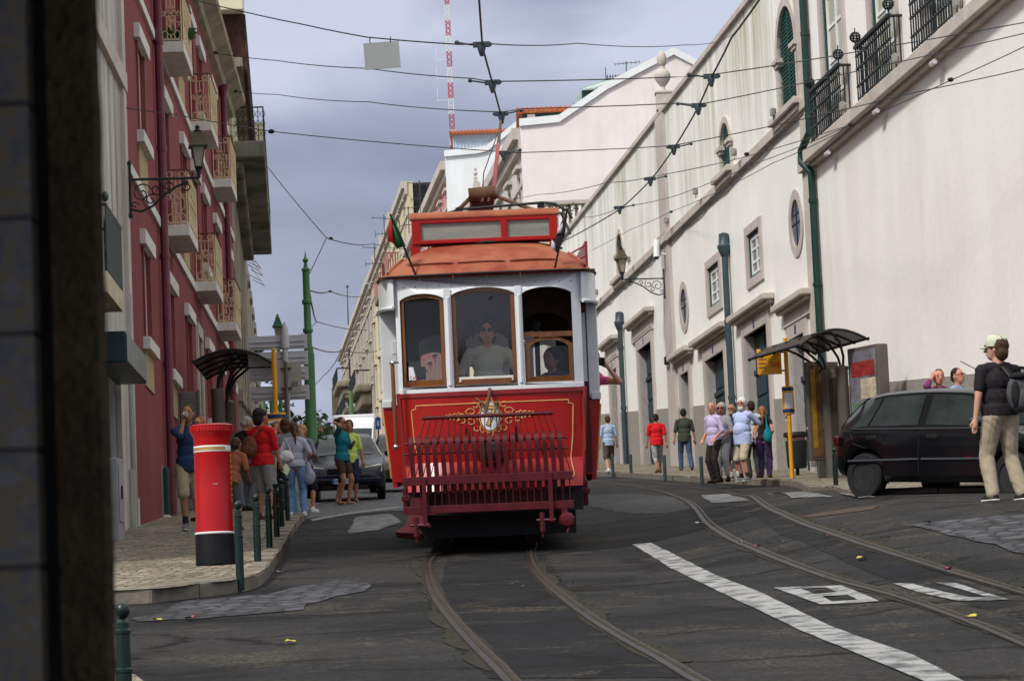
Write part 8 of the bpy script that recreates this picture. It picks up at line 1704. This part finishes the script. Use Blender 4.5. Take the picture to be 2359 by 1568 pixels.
# ---- right foreground: man with cap seen from behind
p, W_, I = person('large man in pale cap, black T-shirt and khaki cargo trousers seen from behind at right', 2305, 1153, off=.0, top=776, face=.40, g=1.20, belly=.5, skin='fair', hair='brown', hs='full', hat=1, shirt=('black_tee', (.012, .010, .012), (.022, .019, .022)), sleeve=.36, hem=.93, pants=('khaki', (.29, .24, .165), (.38, .32, .23), 9), loose=2.2, feet=((-.15, .0), (.17, -.07)), hands=((-.30, .03, .83), (.26, .12, .82)), head=(.75, .05), glasses='dark', vox=.010, shoes='dark')
def _bp(m): m.ell((0, 0, 0), (.16, .08, .22), n=14); m.ell((0, -.05, -.08), (.135, .065, .12), n=12)
bag('backpack', 'grey and black drawstring backpack on the back of the man in the cap', 'backpack', W_((.10, -.25, 1.13)), .40, [('pack', cl('pack_dark', (.045, .045, .05), (.09, .09, .095), 9), _bp, .012), ('strap', M['black'], lambda m: (m.tube([(-.10, .0, .16), (-.14, .08, .27), (-.12, .20, .29)], .018, 6)), None), ('strap', M['black'], lambda m: m.tube([(.10, 0, .16), (.14, .08, .27), (.12, .2, .29)], .018, 6), None), ('pocket', cl('pack_black', (.012, .012, .013)), lambda m: (m.ell((-.09, -.06, -.02), (.05, .05, .15)), m.ell((.09, -.06, -.02), (.05, .05, .15))), .01), ('flap', cl('pack_black', (.012, .012, .013)), lambda m: m.ell((0, -.02, .17), (.13, .075, .05)), .008)], I['k'])
# ---- two people behind the black car
person('woman with short brown hair and purple top behind the black car, hand at her ear', 2167, d=44, top=851, Yf=None, face=B + .1, off=.1, sex='f', skin='red', hair='brown', hs='short', shirt=('purple', (.16, .03, .12)), sleeve=.8, pants=('dk', (.02, .02, .03)), hands=((-.22, .10, 1.10), (.13, .10, 1.62)), elbow=((-.5, -1, -.2), (.7, .4, -1.3)), H=1.66)
person('dark haired man in glasses and light blue shirt behind the black car', 2212, d=45, top=848, face=B + .9, off=.1, skin='red', hair='dark', shirt=('ltblue', (.22, .30, .48)), sleeve=.5, glasses='thin', head=(-.1, .1), pants=('dk', (.02, .02, .03)), shoes='grey')
# ---- waiting group right of the tram
GR = 'people waiting at the right kerb'
person('grey haired man in lavender shirt and dark trousers, leftmost of the waiting group', 1646, 1112, top=926, face=B - .9, group=GR, skin='red', hair='grey', hs='bald', shirt=('lavender', (.50, .42, .62)), sleeve=.5, belly=.6, pants=('dkbrown', (.025, .02, .018)), head=(.5, .05), hands=((-.20, .16, .95), (.24, .12, .95)), lean=(.06, 0))
person('grey haired woman in sunglasses, patterned blouse and white trousers', 1665, 1110, top=928, face=B - .5, group=GR, sex='f', g=1.08, skin='tan', hair='grey', hs='full', glasses='dark', shirt=('pattern', (.10, .10, .11), (.42, .42, .44), 55), sleeve=.55, hem=.84, pants=('white', (.62, .62, .64), (.5, .5, .53), 9), plen=.88, loose=1.2, hands=((-.16, .20, 1.02), (.14, .22, 1.02)), shoes='dark', head=(.2, 0))
person('balding man in navy shirt and dark shorts between patterned woman and bearded man', 1690, 1104, top=930, face=B - .6, group=GR, skin='tan', hair='grey', hs='bald', glasses='thin', beard='grey', shirt=('navy', (.022, .022, .045)), sleeve=.5, pants=('navyshort', (.02, .022, .03)), plen=.5, loose=1.6, hands=((-.15, .2, 1.08), (.12, .22, 1.10)), socks=('whitesock', (.6, .6, .6)), shoes='grey')
p, W_, I = person('big white bearded man in light blue shirt and beige shorts', 1712, 1109, top=917, face=B - .85, group=GR, g=1.22, belly=1.4, skin='red', hair='white', hs='full', beard='white', glasses='thin', shirt=('skyblue', (.36, .43, .66), (.44, .52, .76), 9), sleeve=.5, hem=.80, pants=('beige', (.40, .34, .25), (.50, .43, .32), 9), plen=.5, loose=1.2, hands=((-.20, -.16, .98), (.25, -.12, .92)), socks=('dksock', (.02, .02, .02)), shoes='grey', head=(.45, .02), feet=((-.13, .05), (.13, -.05)))
person('dark haired man in white shirt standing behind the bearded man', 1734, 1100, top=924, face=.3, group=GR, skin='tan', hair='dark', shirt=('whiteshirt', (.6, .62, .66)), sleeve=.5, pants=('greendk', (.03, .04, .035)))
p, W_, I = person('woman with ginger ponytail, black top and purple trousers with teal bag', 1760, 1100, top=936, face=-.25, group=GR, sex='f', hair='ginger', hs='pony', skin='fair', shirt=('blacktop', (.018, .015, .02)), sleeve=.15, hem=.97, pants=('purpletr', (.05, .028, .09)), loose=1.3, shoes='brown', hands=((-.2, .08, .92), (.16, .14, 1.05)), head=(.1, .1))
bag('shoulder_bag', 'teal drawstring bag hanging at the back of the ponytail woman', 'bag', W_((.13, -.17, 1.02)), 0, [('sack', cl('teal', (.006, .16, .20), (.01, .22, .26), 9), lambda m: (m.ell((0, 0, 0), (.10, .07, .15)), m.cone((0, 0, .1), (-.01, 0, .25), .06, .015)), .012), ('cord', cl('teal', ()), lambda m: m.tube([(-.01, 0, .22), (-.02, .05, .42), (-.02, .15, .43)], .014, 6), None)])
m = MB(); pb_ = gp(1783, 1078, .12); o = thing('paper_bag', 'white paper carrier bag standing on pavement behind purple trousers', 'bag', (pb_.x - .02, pb_.y, pb_.z)); m.box(-.16, .16, -.07, .07, 0, .46); m.build('bag_body', cl('paper', (.5, .5, .5)), o, smooth=False, bevel=.01); m = MB(); m.tube([(-.08, 0, .46), (-.05, 0, .56), (.05, 0, .56), (.08, 0, .46)], .006, 4); m.build('handle', cl('paper', ()), o)
bag('handbag', 'dark handbag held by the patterned blouse woman', 'bag', gp(1688, 1108, .12) + Vector((0, -.12, .85)), .3, [('bag_body', cl('hb', (.03, .03, .035), (.09, .09, .10), 20), lambda m: m.ell((0, 0, 0), (.13, .07, .16)), .01), ('strap', M['black'], lambda m: m.tube([(-.06, 0, .13), (-.05, .03, .4), (.0, .04, .45), (.06, 0, .13)], .010, 5), None)])
# ---- walkers by the white wall
person('man in red T-shirt and checked shorts walking away by the white wall', 1513, 1089, top=953, face=.12, skin='tan', hair='dark', g=1.12, shirt=('redtee', (.60, .012, .016)), sleeve=.45, hem=.84, pants=('check', (.03, .03, .03), (.55, .55, .55), 40, (1, 1, 2.0), (.48, .52)), plen=.68, loose=1.2, hands=((-.29, .06, .82), (.29, -.06, .82)), feet=((-.05, -.20), (.10, .18)), shoes='brown')
person('man in dark green shirt and jeans walking away by the white wall', 1577, 1083, top=941, face=.05, skin='tan', hair='dark', g=1.08, shirt=('olive', (.045, .055, .038)), sleeve=.5, hem=.84, pants=('jeans2', (.035, .065, .13), (.06, .10, .19), 12), loose=1.4, hands=((-.30, -.02, .80), (.31, .06, .80)), feet=((-.12, .12), (.15, -.18)), shoes='brown')
person('person in light blue shirt and brown shorts walking beside the tram side', 1402, 1087, top=957, face=.2, skin='fair', hair='brown', shirt=('paleblue', (.36, .47, .66)), sleeve=.5, pants=('brownsh', (.10, .075, .055)), plen=.6, loose=1.6, hands=((-.28, .05, .8), (.30, .08, .8)), feet=((-.08, -.15), (.1, .15)), shoes='white')
# ---- left pavement crowd
LG = 'people on the left pavement by the bus shelter'
p, W_, I = person('man in navy T-shirt and khaki shorts drinking, walking behind the red pillar box', 436, 1222, top=933, face=B + .05, skin='tan', hair='brown', hs='short', shirt=('navytee', (.022, .045, .10), (.03, .06, .13), 9), sleeve=.5, hem=.84, pants=('khakish', (.34, .28, .19), (.44, .37, .26), 9), plen=.52, loose=1.2, hands=((-.26, .06, .80), (.045, .17, 1.54)), elbow=((-.5, -1, -.2), (.35, .5, -1.5)), feet=((-.10, -.16), (.06, .16)), socks=('dksock', (.02, .02, .02)), shoes='grey', head=(-.1, .05), curl=1.2)
bag('cup', 'small white cup held to the mouth of the navy T-shirt man', 'cup', W_((.015, .21, 1.60)), 0, [('cup_body', M['enamel'], lambda m: m.lathe([(.028, -.035), (.036, .035), (.030, .035), (.024, -.03)], 10, Matrix.Rotation(.9, 4, 'X')), None)])
person('person with orange hair and rust sleeves hidden behind the pillar box', 462, d=47, top=960, face=B - .5, group=LG, sex='f', hair='ginger', hs='short', skin='fair', shirt=('rustc', (.30, .09, .04)), sleeve=.9, pants=('greysh', (.14, .15, .18)), plen=.5, glasses='thin')
person('stooping person in grey shorts with dark bag just right of the pillar box', 533, d=41, top=1000, face=-.4, group=LG, sex='f', skin='tan', hair='brown', hs='short', shirt=('rusttee', (.32, .10, .05)), sleeve=.5, lean=(.45, 0), pants=('greysh', (.14, .15, .18)), plen=.52, loose=1.2, hands=((-.1, .3, .9), (.2, .3, .95)), shoes='brown', H=1.5)
p, W_, I = person('grey haired man in black polo shirt and grey trousers beside the red shirt man', 566, 1176, top=958, face=-.75, group=LG, skin='tan', hair='grey', g=1.05, shirt=('blackpolo', (.016, .016, .02)), sleeve=.5, hem=.84, pants=('greytr', (.10, .11, .13), (.14, .15, .17), 9), loose=1.4, hands=((-.15, .22, 1.08), (.2, .2, 1.0)), head=(-.4, -.35), shoes='dark')
person('person in blue jeans half hidden behind the grey trousers man', 583, 1166, top=990, face=.2, group=LG, skin='fair', hair='dark', shirt=('blk', (.02, .02, .025)), sleeve=.6, pants=('jeans3', (.03, .075, .16)), loose=1.3, shoes='white')
p, W_, I = person('man in red polo shirt and grey shorts with a brown backpack', 604, 1196, top=942, face=-.55, group=LG, skin='tan', hair='dark', hs='full', g=1.12, shirt=('redpolo', (.62, .014, .022), (.50, .01, .015), 9), sleeve=.5, hem=.88, pants=('greyshorts', (.22, .21, .21), (.30, .29, .29), 9), plen=.53, loose=1.4, hands=((-.20, .16, .85), (.27, .14, .80)), head=(-.35, 0), shoes='brown', feet=((-.10, .03), (.12, -.04)))
bag('backpack', 'brown leather backpack worn by the man in the red polo shirt', 'backpack', W_((-.06, -.24, 1.16)), -.55, [('pack', cl('brownpack', (.10, .035, .022), (.15, .06, .035), 12), lambda m: (m.ell((0, 0, -.02), (.14, .085, .18)), m.ell((0, -.06, -.08), (.10, .05, .09))), .010), ('strap', cl('brownpack', ()), lambda m: m.tube([(.08, .02, .14), (.13, .10, .26), (.12, .24, .25)], .018, 6), None)])
mp3 = W_((.30, .22, .76)); bag('street_map', 'folded colourful street map held by the man in the red polo shirt', 'map', mp3, .4, [('map_sheet', cl('mappaper', (.50, .48, .50), (.40, .50, .15), 14), lambda m: m.add([(-.08, 0, .0), (.0, -.05, -.08), (.07, .0, .02), (.02, .03, .12), (-.08, .01, .005), (0, -.045, -.075), (.07, .005, .025), (.02, .035, .125)], [(0, 1, 2, 3), (7, 6, 5, 4), (0, 4, 5, 1), (1, 5, 6, 2), (2, 6, 7, 3), (3, 7, 4, 0)]), None)])
person('woman with curly brown hair and beige cardigan holding a hand over her face', 640, 1172, top=972, face=B + .1, group=LG, sex='f', skin='tan', hair='curl', hs='curly', shirt=('cardigan', (.40, .36, .27), (.5, .45, .34), 12), sleeve=1.0, hem=.80, pants=('beige2', (.36, .33, .27)), hands=((-.16, .16, 1.0), (.04, .16, 1.54)), elbow=((-.5, -1, -.2), (.4, .5, -1.5)), shoes='brown')
p, W_, I = person('woman with long ponytail, pale grey T-shirt and blue jeans seen from behind', 681, 1188, top=973, face=.1, group=LG, sex='f', g=1.03, skin='tan', hair='brown', hs='pony', shirt=('palegrey', (.34, .36, .43), (.42, .44, .51), 9), sleeve=.4, hem=.95, pants=('jeans1', (.07, .14, .30), (.20, .30, .50), 7), loose=.8, hands=((-.20, .20, 1.12), (.24, .16, 1.02)), head=(0, -.15), shoes='white', feet=((-.12, .02), (.14, .0)), belt=True)
bag('handbag', 'shiny white handbag on the left shoulder of the jeans woman', 'bag', W_((-.17, -.12, 1.12)), 0, [('bag_body', cl('whitebag', (.66, .66, .66)), lambda m: (m.ell((0, 0, 0), (.11, .06, .10)), m.cone((-.08, 0, -.03), (.08, 0, -.03), .05, .05)), .006), ('strap', cl('whitebag', ()), lambda m: m.tube([(-.08, 0, .07), (-.02, .05, .32), (.08, 0, .06)], .010, 6), None)])
person('woman with blonde braided hair in grey top right behind the jeans woman', 700, d=49.5, top=977, face=-.4, group=LG, sex='f', skin='tan', hair='blonde', hs='long', shirt=('greytop', (.18, .19, .23)), sleeve=.5, pants=('blackskirt', (.015, .015, .018)), plen=.5, loose=1.2, hands=((-.2, .1, .95), (.2, .18, 1.1)), shoes='white', feet=((-.08, 0), (.16, .02)))
person('brown haired person mostly hidden between curly woman and jeans woman', 660, d=52, top=966, face=.3, group=LG, sex='m', skin='tan', hair='brown', hs='full', shirt=('greyb', (.2, .2, .22)), pants=('dk', (.02, .02, .03)))
tb = at(713, 1090, 47.6); bag('tote_bag', 'pale patterned cloth tote bag hanging beside the navy saloon', 'bag', tb, 0, [('bag_body', cl('tote', (.18, .20, .30), (.46, .46, .50), 45), lambda m: (m.ell((0, 0, -.05), (.095, .06, .13)), m.cone((0, 0, 0), (-.02, 0, .17), .07, .03)), .01), ('strap', cl('tote', ()), lambda m: m.tube([(-.03, 0, .15), (-.08, 0, .40), (-.09, .0, .62)], .014, 6), None)])
bb = gp(671, 1184, .12); o = thing('shopping_bag', 'light blue upright bag on pavement behind the jeans woman legs', 'bag', (bb.x, bb.y + .5, bb.z)); m = MB(); m.add([(-.09, -.06, 0), (.09, -.06, 0), (.09, .06, 0), (-.09, .06, 0), (-.06, -.04, .48), (.06, -.04, .48), (.06, .04, .48), (-.06, .04, .48)], [(0, 3, 2, 1), (4, 5, 6, 7), (0, 1, 5, 4), (1, 2, 6, 5), (2, 3, 7, 6), (3, 0, 4, 7)]); m.build('bag_body', cl('bluebag', (.08, .24, .36)), o, smooth=False, bevel=.02); m = MB(); m.tube([(-.04, 0, .48), (-.03, 0, .56), (.03, 0, .56), (.04, 0, .48)], .008, 5); m.build('handle', cl('bluebag', ()), o)
p, W_, I = person('woman in teal top, brown shorts and sunglasses standing in the road', 789, 1162, top=961, off=.0, face=B + .95, sex='f', skin='tan', hair='brown', hs='bun', glasses='dark', shirt=('tealtop', (.008, .13, .17), (.012, .17, .22), 9), sleeve=.4, hem=.90, pants=('brownshorts', (.06, .04, .035)), plen=.30, loose=.8, hands=((.16, .16, 1.20), (-.05, .02, 1.60)) if False else ((-.14, .18, 1.22), (.16, .0, 1.62)), elbow=((-.6, -.3, -1), (.5, .8, -1.0)), shoes='sandal', feet=((-.10, .04), (.10, -.03)), head=(.2, 0))
person('man in lime yellow T-shirt and navy shorts behind the woman in teal', 806, 1156, top=968, off=.0, face=B + .2, skin='tan', hair='brown', hs='full', shirt=('lime', (.50, .62, .14)), sleeve=.45, hem=.86, pants=('navysh', (.015, .02, .045)), plen=.55, loose=1.2, hands=((-.28, .05, .80), (.31, .05, .80)), shoes='sandal', feet=((-.10, .0), (.30, -.0)))
# ---- people on the tram
tb_ = TR_.matrix_basis
def tramper(lb, loc, H, face, **k): q = tb_ @ Vector(loc); return person(lb, base=q, H=H, face=face, **k)
tramper('tram driver in pale polo shirt behind the middle front window', (-.02, .50, .80), 1.70, B, skin='red', hair='dark', hs='full', glasses='dark', g=1.12, shirt=('polo', (.52, .50, .42)), sleeve=.5, hands=((.30, .28, 1.06), (-.34, .26, 1.02)) if False else ((-.34, .24, 1.04), (.30, .28, 1.02)), pants=('dk', (.02, .02, .03)))
tramper('seated passenger in dark blue shirt inside the tram right window', (.68, .8, .52), 1.66, B - .6, skin='tan', hair='dark', hs='full', shirt=('dkblue', (.03, .05, .12)), sleeve=.6, pants=('dk', (.02, .02, .03)), hands=((-.2, .2, 1.0), (.2, .25, 1.0)))
p, W_, I = tramper('passenger in pink top leaning out of the tram side taking a picture', (1.06, 4.0, .66), 1.62, B - .1, sex='f', skin='fair', hair='dark', shirt=('pink', (.72, .10, .30)), sleeve=.12, lean=(.10, -.42), pants=('dk', (.02, .02, .03)), hands=((-.42, .26, 1.44), (-.22, .28, 1.46)), elbow=((-1, .1, -.8), (.8, .1, -.8)))
bag('photo_camera', 'black camera held out by the pink top tram passenger', 'camera', W_((-.32, .40, 1.50)), B - .2, [('camera_body', M['black'], lambda m: m.box(-.07, .07, -.03, .03, -.045, .045), None), ('lens', M['black'], lambda m: m.tube([(0, .03, 0), (0, .13, 0)], .04, 12), None)])
